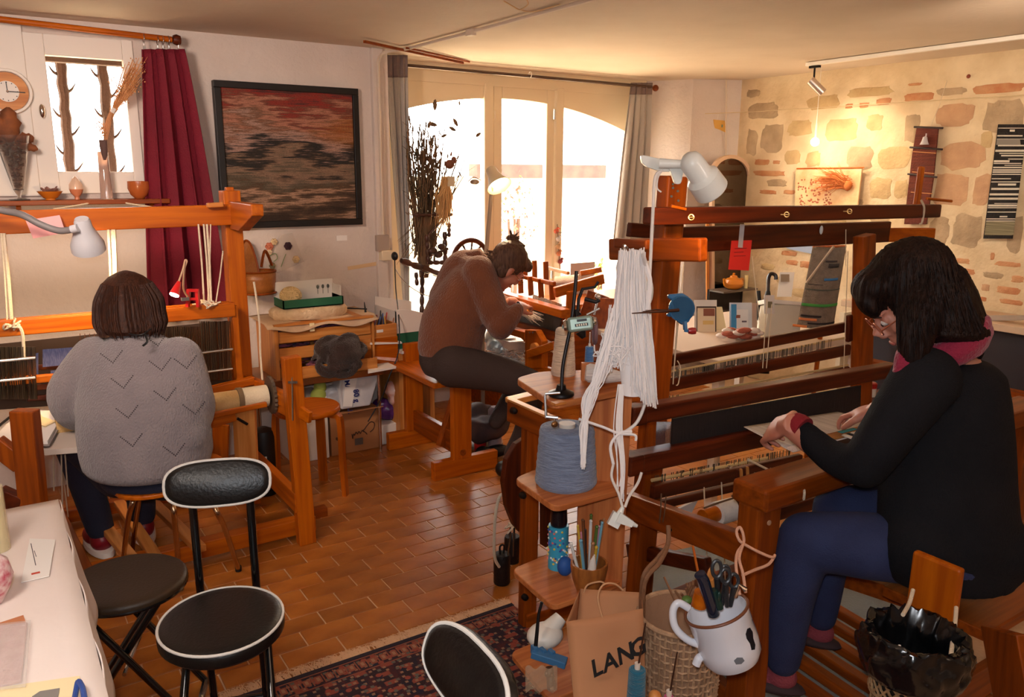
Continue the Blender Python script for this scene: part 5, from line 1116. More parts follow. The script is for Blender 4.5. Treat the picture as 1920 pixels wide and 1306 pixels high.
# ================================================================== SPINNING WHEEL + DRIED PLANTS + LEAF MOBILE
DW=mat('dark_turned_wood',(78,40,26),.4,c2=(58,30,20),ns=12,coat=.2)
t=thing('spinning_wheel','dark turned-wood spinning wheel standing in the window behind the brown-sweatered woman','spinning wheel',PY(800,600,4.5))
YS2=4.5
def turned(a,c_,r,par,nm,n=5):
    a=V(a);c_=V(c_); L=(c_-a).length; pr=[(.001,0)]
    for k in range(n*6+1):
        s=k/(n*6); pr.append((r*(.62+.38*abs(math.sin(s*n*PI))**.7),L*s))
    pr.append((.001,L)); return part(B().lathe(pr,a,(c_-a),14),nm,DW,par)
wc_=PY(882,487,4.62); Rw=(PY(882,487,4.62)-PY(882,450,4.62)).length
part(B().tube(arcpts(wc_,Rw,0,2*PI,40,XA,Z)[:-1],.017,10,closed=True),'wheel_rim',wood('dark','x'),t)
for k in range(10):
    a=2*PI*k/10+.2; d=XA*math.cos(a)+Z*math.sin(a); turned(wc_+d*.018,wc_+d*(Rw-.012),.008,t,'spoke',3)
part(B().lathe([(.001,-.03),(.022,-.03),(.03,0),(.022,.03),(.001,.03)],wc_,YA,16),'hub',DW,t)
turned(PY(752,488,4.42),PY(845,522,4.5),.022,t,'bench_bar',5); 
part(B().beam(PY(790,500,4.45),PY(880,540,4.5),.05,.03),'bench_plank',DW,t,smooth=False)
turned(PY(791,590,4.5),PY(792,500,4.5),.016,t,'leg',5); turned(PY(782,535,4.42),PY(780,510,4.42),.013,t,'leg',2); turned(PY(845,600,4.65),PY(850,520,4.6),.016,t,'leg',4); turned((PY(791,590,4.5).x,4.5,.5),PY(791,588,4.5),.014,t,'leg',2)
turned(PY(835,492,4.5),PY(834,434,4.5),.016,t,'maiden',4); turned(PY(803,492,4.5),PY(800,440,4.5),.016,t,'maiden',4); turned(PY(800,492,4.5),PY(836,492,4.5),.016,t,'cross_bar',3)
part(B().tube([PY(803,480,4.49),PY(840,466,4.49)],.009).ball(PY(822,477,4.49),(.030,.018,.022)),'flyer',DW,t)
part(B().ball(PY(812,470,4.47),(.03,.015,.022)).ball(PY(828,462,4.47),(.028,.015,.02)),'bobbin',DW,t)
# distaff with flax
turned(PY(775,403,4.48),PY(848,402,4.48),.012,t,'distaff_bar',6); turned(PY(842,418,4.48),PY(842,444,4.48),.012,t,'distaff_drop',3); part(B().tube([PY(803,440,4.5),PY(840,402,4.48),PY(842,330,4.5)],.008),'distaff_stem',DW,t)
b=B(); rr=random.Random(21)
for k in range(150):
    x=rr.gauss(836,7); a=PY(838+rr.gauss(0,4),330+rr.uniform(0,14),4.47+rr.gauss(0,.015)); b.tube([a,PY(x+rr.gauss(-2,3),368,4.47+rr.gauss(0,.02)),PY(x+rr.gauss(-3,4),405+rr.uniform(-8,30),4.47+rr.gauss(0,.02))],[.0025,.003,.0007],4)
part(b,'flax',mat('flax',(214,168,110),.9),t,kind='stuff')
tag(part(B().box(PY(846,340,4.44),(.05,.003,.06)),'hanging_tag',mat('tag_buff',(206,190,160),.8),None,smooth=False,loc=PY(846,340,4.44)),'buff paper tag hanging from the flax on the spinning wheel','tag')
tag(part(B().ball(PY(843,308,4.45),(.032,.026,.028)).ball(PY(851,300,4.45),(.018,.015,.022)).tube([PY(845,292,4.45),PY(847,284,4.45)],[.008,.003]),'dried_gourd',mat('gourd',(130,70,38),.5,c2=(100,52,30),ns=20),None,loc=PY(843,308,4.45)),'brown dried gourd hanging above the paper tag','gourd')
t=thing('dried_plants','tall bunch of dark dried grasses and thistles in front of the left window pane','dried plants',PY(800,570,4.6)); b=B(); rr=random.Random(31); lb=B()
root=PY(795,470,4.58)
for k in range(150):
    x=max(770,rr.gauss(800,22)); y=rr.choice((rr.uniform(215,300),rr.uniform(290,380),rr.uniform(250,340))); tip=PY(x+(x-798)*.2,y,4.58+rr.gauss(0,.05)); r0=PY(795+rr.gauss(0,10),470+rr.uniform(-20,25),4.58+rr.gauss(0,.02)); md=r0.lerp(tip,.5)+V((rr.gauss(0,.02),rr.gauss(0,.015),0)); P_=spline([r0,md,tip],4); b.tube(P_,[.0046-.0026*i/len(P_) for i in range(len(P_))],4)
    for _ in range(3):
        q0=md.lerp(tip,rr.uniform(.2,1)); d=V((rr.gauss(0,1),rr.gauss(0,.5),rr.uniform(.2,1.4))).normalized(); v_,f_=leaf(q0,d,rr.uniform(.03,.075),.006); lb.add(v_,f_)
for k in range(110): 
    a=PY(rr.gauss(792,16),rr.uniform(395,470),4.58+rr.gauss(0,.03)); d=V((rr.gauss(0,.6),rr.gauss(0,.4),-1)).normalized(); b.tube([a,a+d*rr.uniform(.08,.2)],[.003,.0006],4)
PLm=mat('plant_dark',(128,92,62),.9,c2=(98,80,56),ns=8)
part(b,'stalks',PLm,t,kind='stuff'); part(lb,'leaves',PLm,t,kind='stuff')
part(B().tube([PY(795,520,4.58),PY(795,400,4.58)],[.03,.06],14),'stem_bundle',PLm,t)
t=thing('leaf_garland','thin garland of small dried leaves hung across the left window pane','garland',PY(860,240,4.6))
part(B().tube(spline([PY(790,268,4.6),PY(830,250,4.6),PY(870,243,4.6),PY(905,256,4.6)],6),.0012,4),'string',PLm,t)
for (x,y,dx,dz,L) in((850,222,.6,-.7,.06),(855,245,-.8,.4,.05),(892,256,.7,.4,.05),(838,252,-.7,-.3,.04),(815,207,.2,1,.07),(820,235,-1,.2,.06),(803,240,.5,1,.05),(862,198,0,1,.03)): v_,f_=leaf(PY(x,y,4.6),(dx,0,dz),L,L*.22,up=YA); part(B().add(v_,f_),'leaf',PLm,t,solid=.001)
tag(part(B().ball(PY(890,341,4.62),(.036,.006,.017)).ball(PY(890,341,4.614),(.012,.006,.012)).tube(spline([PY(878,340,4.61),PY(888,332,4.61),PY(902,338,4.61)],4),.003,5),'glass_eye_charm',mat('charm',(120,98,84),.4,c2=(180,160,140),ns=30),None,loc=PY(890,341,4.62)),'small eye-shaped charm hanging in the left window pane','charm')
t=thing('bird_mobile','string of small painted birds hanging at the right window post','mobile',PY(1048,500,4.78)); rr=random.Random(2)
part(B().tube([PY(1045,420,4.862),PY(1050,505,4.862)],.0025,5),'string',PLm,t)
for (x,y,cc) in((1043,433,(206,90,60)),(1047,448,(210,200,190)),(1046,462,(190,150,110)),(1048,475,(200,120,80)),(1051,490,(130,40,40))):
    b=B().ball(PY(x,y,4.852),(.022,.014,.018)).ball(PY(x+3,y-5,4.852),(.011,.010,.011)); b.tube([PY(x+5,y-5,4.79),PY(x+9,y-4,4.79)],[.004,.001],5); part(b,'bird',mat('bird%d'%y,cc,.6),t)
part(B().tube([PY(1042,435,4.79),PY(1062,436,4.77)],[.003,.001],5),'beak_twig',PLm,t)
tag(part(B().bb((PY(1070,507,4.7).x,4.70,.69),(PY(1115,507,4.7).x,4.706,PY(1095,492,4.7).z)),'propped_card',mat('card_lilac',(206,190,186),.7),None,smooth=False,loc=PY(1090,512,4.7)),'pale lilac card propped on the sill below the right pane','card')
# ================================================================== SIDE FRAME (folded loom frame) left of the shelf stand
t=thing('warping_frame','reddish wooden frame with bolted joints standing left of the stepped shelf','frame',(1.5,2.2,0))
def wf(nm,a,c_,w_,h_,k='mid',up=None): return wbeam(nm,k,t,a,c_,w_,h_,up)
ft=PZ(988,1172,0); tp=PY(996,770,ft.y); wf('post',ft,tp,.055,.04)
am=PY(955,768,ft.y+.03); ar=am+V((.02,-.42,-.012)); wf('arm',am,ar,.022,.075); part(B().beam(am+Z*.039,ar+Z*.039,.024,.006),'arm_edge',wood('pale','y'),t,smooth=False)
wf('back_arm',am+V((.0,.0,.03)),am+V((.22,.02,.035)),.05,.02,'pale')
b=B(); pts=[PY(x,y,ft.y+.10) for x,y in((990,818),(968,832),(950,862),(944,905),(950,950),(964,985),(985,1008),(1010,1012),(1012,820))]; b.poly(pts,(0,.025,0)); part(b,'curved_panel',wood('dark','z'),t,smooth=False,bev=.003)
wf('second_post',PY(1026,1020,ft.y+.14),PY(1026,800,ft.y+.14),.045,.04,'dark')
for x,y in((964,770),(981,929),(985,1120)): part(B().lathe([(.001,.012),(.009,.008),(.012,0),(.012,-.01),(.001,-.01)],PY(x,y,ft.y-.028),-YA,12),'bolt',IRON,t)
fe=PY(1075,1130,ft.y); wf('foot_beam',V((ft.x-.02,ft.y,.03)),V((ft.x+.35,ft.y-.02,.03)),.06,.06,'mid')
for i,(x,y,h) in enumerate(((941,1092,.125),(960,1052,.115))):
    c=PZ(x,y,0); w_=thing('iron_weight',('near' if i==0 else 'far')+' black iron cylinder weight with a hook on the tiled floor','weight',c)
    part(B().lathe([(.001,0),(.030,0),(.033,.005),(.033,h-.01),(.030,h),(.001,h)],c,Z,24),'cylinder',mat('black_iron',(34,26,24),.5,.4,bump=.3,bs=60),w_); part(B().tube(spline([c+Z*h-XA*.008,c+Z*(h+.03)-XA*.01,c+Z*(h+.038),c+Z*(h+.03)+XA*.01,c+Z*h+XA*.008],5),.004,6),'hook',IRON,w_)
tag(part(B().tube(spline([PY(950,925,2.35),PY(936,932,2.36),PY(928,975,2.37),PY(927,1040,2.40),PY(936,1062,2.42)],8),.006,8),'weight_cord',ROPE,None,loc=PZ(936,1075,0)),'thick white cord running down to the near iron weight','cord')
w_=thing('knotted_cord','white knotted cord hanging behind the iron weights','cord',PY(965,1010,2.35)); knot(PY(966,985,2.36),.016,ROPE,w_,5); part(B().tube([PY(958,1000,2.38),PY(952,1040,2.42)],.003,5).tube([PY(963,1000,2.38),PY(962,1042,2.45)],.003,5),'twine',mat('twine_brown',(96,66,40),.8),w_)
# ================================================================== STEPPED SHELF STAND
st=thing('stepped_shelf_stand','stand of four rounded wooden shelves with yarn cones and tools','shelf',(1.45,1.8,0))
SZ=(1.03,.742,.44,.165)
def rounded(pts,r=.03,n=5):
    out=[]; m=len(pts)
    for i in range(m):
        p=pts[i]; a=(pts[i-1]-p); c_=(pts[(i+1)%m]-p); ra_=min(r,a.length*.45); rc_=min(r,c_.length*.45); A2=p+a.normalized()*ra_; C2=p+c_.normalized()*rc_
        for k in range(n+1):
            s=k/n; out.append(A2*(1-s)**2+p*2*s*(1-s)+C2*s*s)
    return out
outl=[((966,708),(1038,756),(1175,728),(1175,690),(1010,696)),((963,896),(1040,950),(1172,915),(1172,865),(1005,878)),((958,1066),(1036,1136),(1165,1090),(1168,1030),(1022,1040)),((955,1222),(1032,1312),(1150,1270),(1150,1200),(1010,1200))]
for z,pl in zip(SZ,outl):
    part(B().poly(rounded([PZ(x,y,z) for x,y in pl]),(0,0,-.018)),'shelf',wood('shelf','x'),st,smooth=False,bev=.003)
bd0=PZ(1172,1100,.42); bp=PD(1168,900,bd0.dot(FW)-CAM.dot(FW)) if 0 else None
D0=2.28
bdl=PD(1085,900,D0); bdr=PD(1170,900,D0-.03); 
part(B().poly([V((bdl.x,bdl.y,0)),V((bdr.x,bdr.y,0)),V((bdr.x+.02,bdr.y,1.08)),V((bdl.x,bdl.y,1.08))],FH*.02),'back_board',wood('shelf','z'),st,smooth=False,bev=.002)
for z in SZ[:3]: part(B().poly([PD(1068,0,1)*0+V((bdl.x-.02,bdl.y-.015,z-.018)),V((bdl.x+.05,bdl.y-.03,z-.018)),V((bdl.x+.05,bdl.y-.03,z-.05)),V((bdl.x+.0,bdl.y-.02,z-.045))],FH*.02),'bracket',wood('shelf','x'),st,smooth=False)
def cone(name,label,c,r0,r1,h,m,cat='yarn cone',lean=(0,0,1),core=None,par=None):
    t=thing(name,label,cat,c); c=V(c); a=V(lean).normalized(); pr=[(.001,0),(r0*.93,0),(r0,h*.05)]
    for k in range(1,20): s=k/20; pr.append((r0+(r1-r0)*s+r0*.010*math.sin(k*2.1),h*(.05+.9*s)))
    pr+=[(r1*.97,h*.97),(r1*.8,h),(r1*.4,h),(r1*.35,h*.97),(.001,h*.97)]
    part(B().lathe(pr,c,a,40),'yarn',m,t); part(B().tube([c-a*0,c+a*(h+.008)],[r1*.3,r1*.3],16),'core_tube',core or mat('core_white',(226,214,200),.5),t)
    return t
def yarnm(nm,c,c2): return mat(nm,c,.9,c2=c2,ns=6,stretch=(4,4,30),bump=.7,bs=1,bstretch=(50,50,260),sheen=.3)
c=PZ(1061,905,SZ[1]); 
cone('yarn_cone','large blue-grey yarn cone on the second shelf of the stand',c+Z*.0,.087,.076,.168,yarnm('blue_grey_yarn',(136,150,176),(116,128,154)))
c=PZ(1056,702,SZ[0]); cone('yarn_cone','tall cream yarn cone on the top shelf behind the yarn meter',c,.035,.026,.135,yarnm('cream_yarn',(228,200,168),(206,176,146)),lean=(.02,0,1),core=mat('core_teal',(110,160,160),.5))
c=PZ(1104,700,SZ[0]); cone('thread_spool','small blue thread spool on the top shelf beside the cream cone',c+Z*.03,.013,.012,.05,yarnm('blue_thread',(80,130,180),(60,104,160)),cat='spool'); tag(part(B().tube([c,c+Z*.03],[.02,.005],14).tube([c+Z*.08,c+Z*.12],.002,6),'spool_stand',mat('clear_foot',(220,210,205),.2,alpha=.6),None,loc=c),'clear stand carrying the small blue thread spool','stand')
c=PZ(1150,712,SZ[0]); t=thing('white_cop','white cone of yarn lying on its side on the top shelf','yarn cone',PZ(1120,706,SZ[0])); c=PD(1098,698,2.16); part(B().lathe([(.001,0),(.020,0),(.026,.01),(.022,.06),(.012,.10),(.003,.115),(.001,.115)],c,(RT*1-UP*.12),24),'yarn',yarnm('white_yarn',(230,218,208),(212,198,188)),t)
# yarn meter on clamp
t=thing('yarn_meter','green-grey yarn meter on a dark clamp stand at the top shelf edge','meter',PZ(1053,745,SZ[0])); DM=1.98
part(B().lathe([(.001,0),(.030,0),(.034,.004),(.033,.010),(.014,.018),(.011,.03),(.001,.03)],PZ(1052,742,SZ[0]),Z,28),'clamp_base',IRON,t)
part(B().tube(spline([PD(1053,730,DM),PD(1055,690,DM),PD(1062,650,DM),PD(1072,600,DM),PD(1078,545,DM),PD(1081,508,DM)],6),.0045,10),'post',IRON,t)
G=mat('meter_green',(132,150,138),.35,.3); c=PD(1087,607,DM-.02); R=Matrix((RT,FW,UP)).transposed()@Matrix.Rotation(-.12,3,'Y')
bx=part(B().box(c,(.060,.045,.036),R),'meter_body',G,t,smooth=False,bev=.006)
fr_=c-R@V((0,.0235,0)); part(B().box(fr_+R@V((.004,0,.008)),(.024,.002,.006),R).box(fr_+R@V((.002,0,-.003)),(.032,.002,.007),R),'counter_window',BLACK,bx,smooth=False)
b=B()
for k in range(5): b.box(fr_+R@V((-.009+.0055*k,-.0015,-.003)),(.003,.001,.005),R)
part(b,'digits',mat('digit_ivory',(220,205,180),.5),bx,smooth=False)
for s in(-1,1): part(B().lathe([(.001,0),(.013,0),(.015,.004),(.012,.010),(.001,.010)],c+R@V((.030*s,0,0)),R@V((s,0,0)),16),'knob',CHROME,bx)
part(B().tube([c-R@V((0,0,.018)),c-R@V((-.006,0,.035))],[.014,.006],12),'funnel',IRON,t)
part(B().tube([PD(1083,590,DM),PD(1085,560,DM),PD(1093,540,DM)],.004).tube([PD(1080,580,DM),PD(1084,592,DM)],[.004,.01]),'guide_arm',IRON,t)
part(B().tube([PD(1090,542,DM),PD(1115,538,DM),PD(1122,528,DM)],.0035).tube([PD(1096,560,DM),PD(1118,566,DM),PD(1124,562,DM)],.005),'guide_arm',IRON,t)
part(B().tube(arcpts(PD(1115,620,DM),.030,0,2*PI,24,UP,FW)[:-1],.005,8,closed=True),'wheel_rim',mat('wheel_mauve',(110,80,84),.4),t); part(B().ball(PD(1121,556,DM),.008),'thumb_screw',CHROME,t)
part(B().tube([PD(1120,565,DM),PD(1114,590,DM)],.003).tube([PD(1100,590,DM),PD(1124,578,DM)],.003),'link_rod',STEEL,t)
CB=B().tube([PD(1022,740,DM),PD(1024,783,DM)],.0035).tube([PD(1022,738,DM),PD(1050,736,DM)],.0035).tube([PD(1024,781,DM),PD(1046,783,DM)],.0045).tube([PD(1040,784,DM),PD(1040,792,DM)],.003); part(CB,'c_clamp',STEEL,t)
part(B().ball(PD(1040,795,DM),(.010,.006,.008)),'wing_screw',mat('brass',(150,110,70),.3,.9),t); part(B().box(PD(1047,755,DM-.01),(.032,.02,.006)),'wood_pad',wood('pale','x'),t,smooth=False)
# second shelf 3: bottle, blue ball, tub with pencils
c=PZ(1046,1062,SZ[2]); t=thing('patterned_tin','turquoise floral-patterned cylinder with a dark top on the third shelf','tin',c)
part(B().lathe([(.001,0),(.030,0),(.030,.135),(.001,.135)],c,Z,28),'tin_body',mat('turquoise_floral',(60,170,205),.35,c2=(60,160,200),ns=5),t)
b=B(); rr=random.Random(9); cols=[(235,120,120),(240,210,90),(240,240,235),(70,90,170)]
for ci,cc in enumerate(cols):
    b=B()
    for k in range(26):
        a=rr.uniform(0,6.28); h=rr.uniform(.02,.13); p=c+V((math.cos(a)*.0298,math.sin(a)*.0298,h)); b.ball(p,(.004,.004,.0035),n=6,m=4)
    part(b,'flower_print',mat('floral%d'%ci,cc,.5),t,kind='stuff')
part(B().lathe([(.001,.135),(.024,.135),(.026,.15),(.024,.185),(.018,.19),(.001,.19)],c,Z,24),'dark_top',mat('dark_brown_glass',(30,22,26),.2),t)
c=PZ(1059,1076,SZ[2]); tag(part(B().ball(c+Z*.026,(.024,.022,.030)),'blue_ball',mat('blue_felt',(30,84,160),.6),None,loc=c),'blue egg-shaped ball in front of the turquoise cylinder','ball')
c=PZ(1103,1108,SZ[2]); t=thing('wooden_tub','turned wooden tub packed with brushes and pens on the third shelf','pot',c); TW=mat('tub_wood',(176,106,46),.45,c2=(140,80,34),ns=8,stretch=(10,10,1.5),bump=.1,bs=20)
part(B().lathe([(.001,0),(.030,0),(.034,.006),(.046,.04),(.052,.075),(.052,.090),(.046,.090),(.043,.07),(.03,.012),(.001,.01)],c,Z,36),'tub_body',TW,t)
rr=random.Random(17); tools=[((110,66,36),'brown brush handle'),((226,222,216),'white brush handle'),((60,44,40),'dark pen'),((210,170,60),'yellow pen'),((120,170,190),'blue glass rod'),((170,120,80),'wooden stick'),((90,110,50),'green pencil'),((216,140,160),'pink pen'),((150,86,44),'wooden crochet hook'),((30,24,28),'black marker')]
TLS=[]
for k in range(18):
    a=2*PI*k/18*2.4; rad=rr.uniform(.012,.036); b0=c+V((rad*.5*math.cos(a),rad*.5*math.sin(a),.015)); d=V((math.cos(a)*rad*1.1,math.sin(a)*rad*1.1,rr.uniform(.13,.20))); tip=b0+d; cc,nm=tools[k%10]; r=rr.uniform(.003,.0052)
    b=B().tube([b0,tip-d*.1,tip],[r*.8,r,r*.9],8).ball(tip,r*1.15,n=8,m=6)
    TLS.append(((tip-CAM).dot(RT)/(tip-CAM).dot(FW),nm,tag(part(b,'craft_tool',mat('tool%d'%(k%10),cc,.4),None,loc=b0),nm,'tool','tools in the wooden tub')))
for i_,(x_,n_,o_) in enumerate(sorted(TLS,key=lambda e:e[0])): o_['label']='%s standing in the wooden tub, its tip %s from the left'%(n_,ORDN(i_+1))
tag(part(B().tube([c+V((-.012,-.02,.03)),c+V((-.018,-.036,.10)),c+V((-.02,-.042,.135))],[.014,.011,.005],14),'white_nozzle',WHITE,None,loc=c+Z*.03),'white cone-shaped glue nozzle at the front of the wooden tub','tube')
# shelf 4: blue winder, white bowl
c=PZ(1040,1215,SZ[3]); t=thing('ball_winder','blue metal ball winder with an upright rod on the lowest shelf','ball winder',c); BLW=mat('winder_blue',(58,108,150),.4,coat=.3)
D4=2.02
part(B().tube([PD(1004,1215,D4),PD(1010,1150,D4),PD(1016,1128,D4)],[.0055,.004,.004],8),'rod',IRON,t)
part(B().beam(PD(998,1222,D4),PD(1062,1243,D4-.02),.03,.018).box(PD(1002,1218,D4),(.012,.02,.024)).box(PD(1018,1222,D4),(.010,.02,.022)).box(PD(1034,1228,D4),(.012,.02,.03)),'frame',BLW,t,smooth=False,bev=.002)
part(B().tube([PD(1030,1250,D4),PD(1034,1290,D4)],[.010,.012]).ball(PD(1030,1262,D4),.012),'clamp_screw',CHROME,t)
c=PD(1022,1190,D4+.08); tag(part(B().ball(c,(.05,.045,.03)).tube([c+V((0,0,.0)),c+V((.05,.0,.035))],[.03,.018],16),'white_dish',mat('white_plastic',(226,218,206),.4),None,loc=c-Z*.03),'white plastic spool tipped on the lowest shelf behind the blue winder','spool')
t=thing('plastic_tangle','clear wrinkled plastic lying on the lowest shelf under the blue winder','plastic',PZ(1020,1285,SZ[3])); part(B().sheet(lambda u,v:PD(985+60*u,1250+45*v,D4-.03)+V((0,0,.006*math.sin(u*15+v*11))),12,10),'film',mat('film_brownish',(190,160,130),.15,alpha=.35),t,solid=.001)
# ================================================================== SKEIN OF WHITE YARN
t=thing('yarn_skein','long white yarn skein hanging from the side arm of the dark loom','yarn skein',PD(1180,760,2.0)); rr=random.Random(13); b=B(); DS=2.0
for k in range(210):
    s=rr.random(); x0=1162+46*s+rr.gauss(0,2); x1=1150+60*s+rr.gauss(0,3); dd=DS+rr.uniform(-.03,.03)
    L=rr.uniform(.75,1.0); yb=720+50*s if s>.35 else 640+rr.uniform(0,60)
    p=[PD(x0,472+rr.gauss(0,3),dd),PD(x0*.5+x1*.5+rr.gauss(0,2),560,dd),PD(x1+rr.gauss(0,3)+10*(s>.4),650,dd),PD(x1+16*(s>.35)-6*(s<.35)+rr.gauss(0,4),yb*L+650*(1-L),dd)]
    b.tube(spline(p,3),.0017,4)
for k in range(60):
    dd=DS+rr.uniform(-.04,.02); p=[PD(1150+rr.gauss(0,5),600+rr.uniform(-30,20),dd),PD(1128+rr.gauss(0,7),690+rr.gauss(0,8),dd),PD(1105+rr.gauss(0,6),745,dd),PD(1096+rr.gauss(0,3),800,dd),PD(1094+rr.gauss(0,2.5),855+rr.uniform(-10,25),dd)]; b.tube(spline(p,4),.0016,4)
for k in range(26):
    dd=DS+rr.uniform(-.03,.0); cx=1150+rr.gauss(0,12); cy=660+rr.gauss(0,16); b.tube(spline([PD(cx+rr.gauss(0,14),cy+rr.gauss(0,12),dd) for _ in range(5)],4),.0016,4)
for k in range(14):
    dd=DS; x=1165+rr.gauss(0,3); b.tube(spline([PD(x,720,dd),PD(x-4+rr.gauss(0,3),800,dd),PD(x+rr.gauss(0,3),870,dd),PD(x+rr.gauss(0,3),930+rr.uniform(-20,10),dd)],4),.0016,4)
SKY_=mat('white_skein',(244,236,232),.9,sheen=.3); part(b,'yarn_strands',SKY_,t,kind='stuff')
b=B()
for k in range(5): b.rings([(PD(1185+rr.gauss(0,2),y,DS+.01),hw*DS/F,.018) for y,hw in((474,20),(500,26),(560,27),(620,27),(680,22),(740,16))],20,ridge=.06,seed=k)
part(b,'yarn_core',SKY_,t)
for k in range(2): part(B().tube(spline([PD(1205,476,DS-.03),PD(1212,500,DS-.04),PD(1219,530,DS-.04),PD(1214,560+20*k,DS-.03)],5),.006,6),'twisted_tie',SKY_,t)
part(B().tube(spline([PD(1168,470,DS),PD(1170,460,DS-.02),PD(1176,466,DS-.02)],5),.004,6),'hook',CHROME,t)
part(B().tube(spline([PD(1085,785,DS),PD(1130,800,DS),PD(1160,812,DS),PD(1190,815,DS),PD(1192,826,DS)],6),.0035,6).tube(spline([PD(1150,870,DS),PD(1145,835,DS),PD(1162,812,DS),PD(1185,808,DS)],6),.004,6),'tying_cord',SKY_,t)
# ================================================================== DARK LOOM (right)
LC=thing('large_floor_loom','large dark reddish wooden floor loom worked by the woman in black','loom',(2.3,1.7,0))
def C_(nm,a,c_,w_,h_,k='dark',up=None,bev=.006,label=None): return wbeam(nm,k,LC,a,c_,w_,h_,up,bev,label)
YM=1.86
C_('main_post',PY(1192,1180,YM),PY(1262,330,YM),.085,.05,'mid',up=YA)
C_('main_post',PY(1614,760,1.90),PY(1621,440,1.90),.085,.05,'mid',up=YA)
C_('post_end',PY(1716,400,1.93),PY(1728,312,1.93),.03,.02,'oak',up=YA)
for (x,y) in((1262,345),(1271,358),(1259,368),(1272,376),(1262,352)): part(B().tube([PY(x,y,YM-.030),PY(x,y,YM-.02)],.004,8),'peg_hole',BLACK,LC)
C_('top_beam',PY(1214,405,1.74),PY(1755,395,1.76),.045,.050)
C_('castle_beam',PY(1268,450,1.95),PY(1664,434,1.98),.03,.086)
C_('castle_arm',PX(1148,467,1.70),PX(1320,468,1.70),.035,.068,'mid'); C_('castle_arm_cap',PX(1155,455,1.665),PX(1216,459,1.665),.025,.03,'mid')
C_('castle_arm',PY(1655,440,1.99),PY(1750,440,1.88),.035,.058,'oak')
C_('back_beam',PY(1178,430,2.35),PY(1262,438,2.35),.03,.055,'dark')
for (x,y) in((1296,407),(1475,402),(1593,396)):
    p=PY(x,y,1.715); part(B().tube(arcpts(p,.008,0,2*PI,14,RT,UP),.002,6).tube([p+RT*.008,p-RT*.022],.0018,5),'screw_eye',mat('brass_pale',(220,190,130),.3,.8),LC)
part(B().tube([PY(1258,386,1.72),PY(1286,392,1.71)],.0045,8),'peg',wood('oak','x'),LC); part(B().tube([PY(1738,372,1.75),PY(1784,377,1.74)],.0055,8),'peg',wood('oak','x'),LC)
part(B().ball(PY(1540,431,1.945),(.010,.004,.017)),'paint_fleck',mat('fleck',(214,222,226),.7),LC)
part(B().tube(spline([PY(1727,375,1.735),PY(1733,390,1.732),PY(1729,416,1.74),PY(1724,420,1.75)],5),.004,6),'beam_cord',ROPE,LC)
# harness
for (a,c_,hh,Y_) in(((1244,678),(1600,610),.042,1.95),((1240,724),(1592,655),.044,1.90),((1235,768),(1590,690),.02,1.93)):
    C_('harness_bar',PY(a[0],a[1],Y_),PY(c_[0],c_[1],Y_),.022,hh)
C_('harness_end',PY(1592,590,1.92),PY(1592,640,1.92),.03,.02,'dark',up=YA)
for (y0,y1) in((700,632),(748,684),(755,690)): part(B().tube([PY(1240,y0,1.93),PY(1590,y1,1.93)],.0045,8),'heddle_rod',mat('rod_pale',(214,184,130),.4),LC)
b=B(); rr=random.Random(3)
for k in range(150):
    s=rr.betavariate(2,2); x=1250+330*s; y=715-70*s; a=PY(x,y-14,1.91+rr.uniform(-.02,.02)); b.tube([a,a-Z*.032],.0016,4)
for k in range(26): x=1240+rr.uniform(0,32); a=PY(x,700+rr.uniform(-14,4),1.91); b.tube([a,a-Z*.03],.002,4); a=PY(x,745+rr.uniform(-8,8),1.9); b.tube([a,a-Z*.03],.002,4)
part(b,'heddles',HED,LC,smooth=False,kind='stuff')
for (x,y,x2,y2) in((1265,498,1255,690),(1282,495,1264,690),(1438,560,1430,690),(1447,570,1437,690),(1276,500,1262,720),(1410,480,1424,600),(1590,470,1582,690),(1586,430,1586,500)):
    part(B().tube([PY(x,y,1.88),PY(x2,y2,1.88)],.0018,5),'tie_cord',ROPE,LC)
part(B().tube(spline([PY(1270,676,1.86),PY(1276,690,1.86),PY(1272,718,1.86),PY(1268,722,1.86)],6),.002,5),'tie_cord',ROPE,LC)
# beater
YB=1.62
C_('beater_cap',PY(1180,778,YB),PY(1672,692,YB),.05,.050); C_('beater_cap_end',PY(1176,779,YB),PY(1204,774,YB),.055,.054)
C_('beater_race',PY(1170,870,YB),PY(1560,790,YB),.06,.054); C_('beater_race_end',PY(1168,871,YB),PY(1196,865,YB),.064,.058)
b=B().poly([PY(1262,785,YB+.01),PY(1615,722,YB+.01),PY(1612,790,YB+.01),PY(1258,852,YB+.01)],(0,.006,0)); part(b,'reed',mat('reed_black',(34,26,24),.55,bump=.6,bs=2,bstretch=(400,1,1)),LC,smooth=False)
b=B()
for k in range(18): x=1232+k*1.7; b.tube([PY(x,790,YB+.08),PY(x-3,848,YB+.08)],.0016,4)
part(b,'side_heddles',STEEL,LC,kind='stuff')
# lower bars
C_('lower_bar',PY(1222,922,1.80),PY(1500,862,1.80),.025,.05); C_('lower_bar',PY(1218,950,1.84),PY(1420,902,1.84),.025,.03,'dark')
part(B().tube([PY(1222,900,1.76),PY(1440,858,1.76)],.006),'lower_rod',mat('rod_pale',(214,184,130),.4),LC)
b=B()
for k in range(110): s=rr.random(); x=1225+260*s; a=PY(x,892-52*s,1.77+rr.uniform(-.02,.02)); b.tube([a,a-Z*.025],.0018,4)
part(b,'lower_heddles',HED,LC,smooth=False,kind='stuff')
part(B().tube([PY(1366,875,1.73),PY(1370,877,1.72)],.006),'bolt',CHROME,LC)
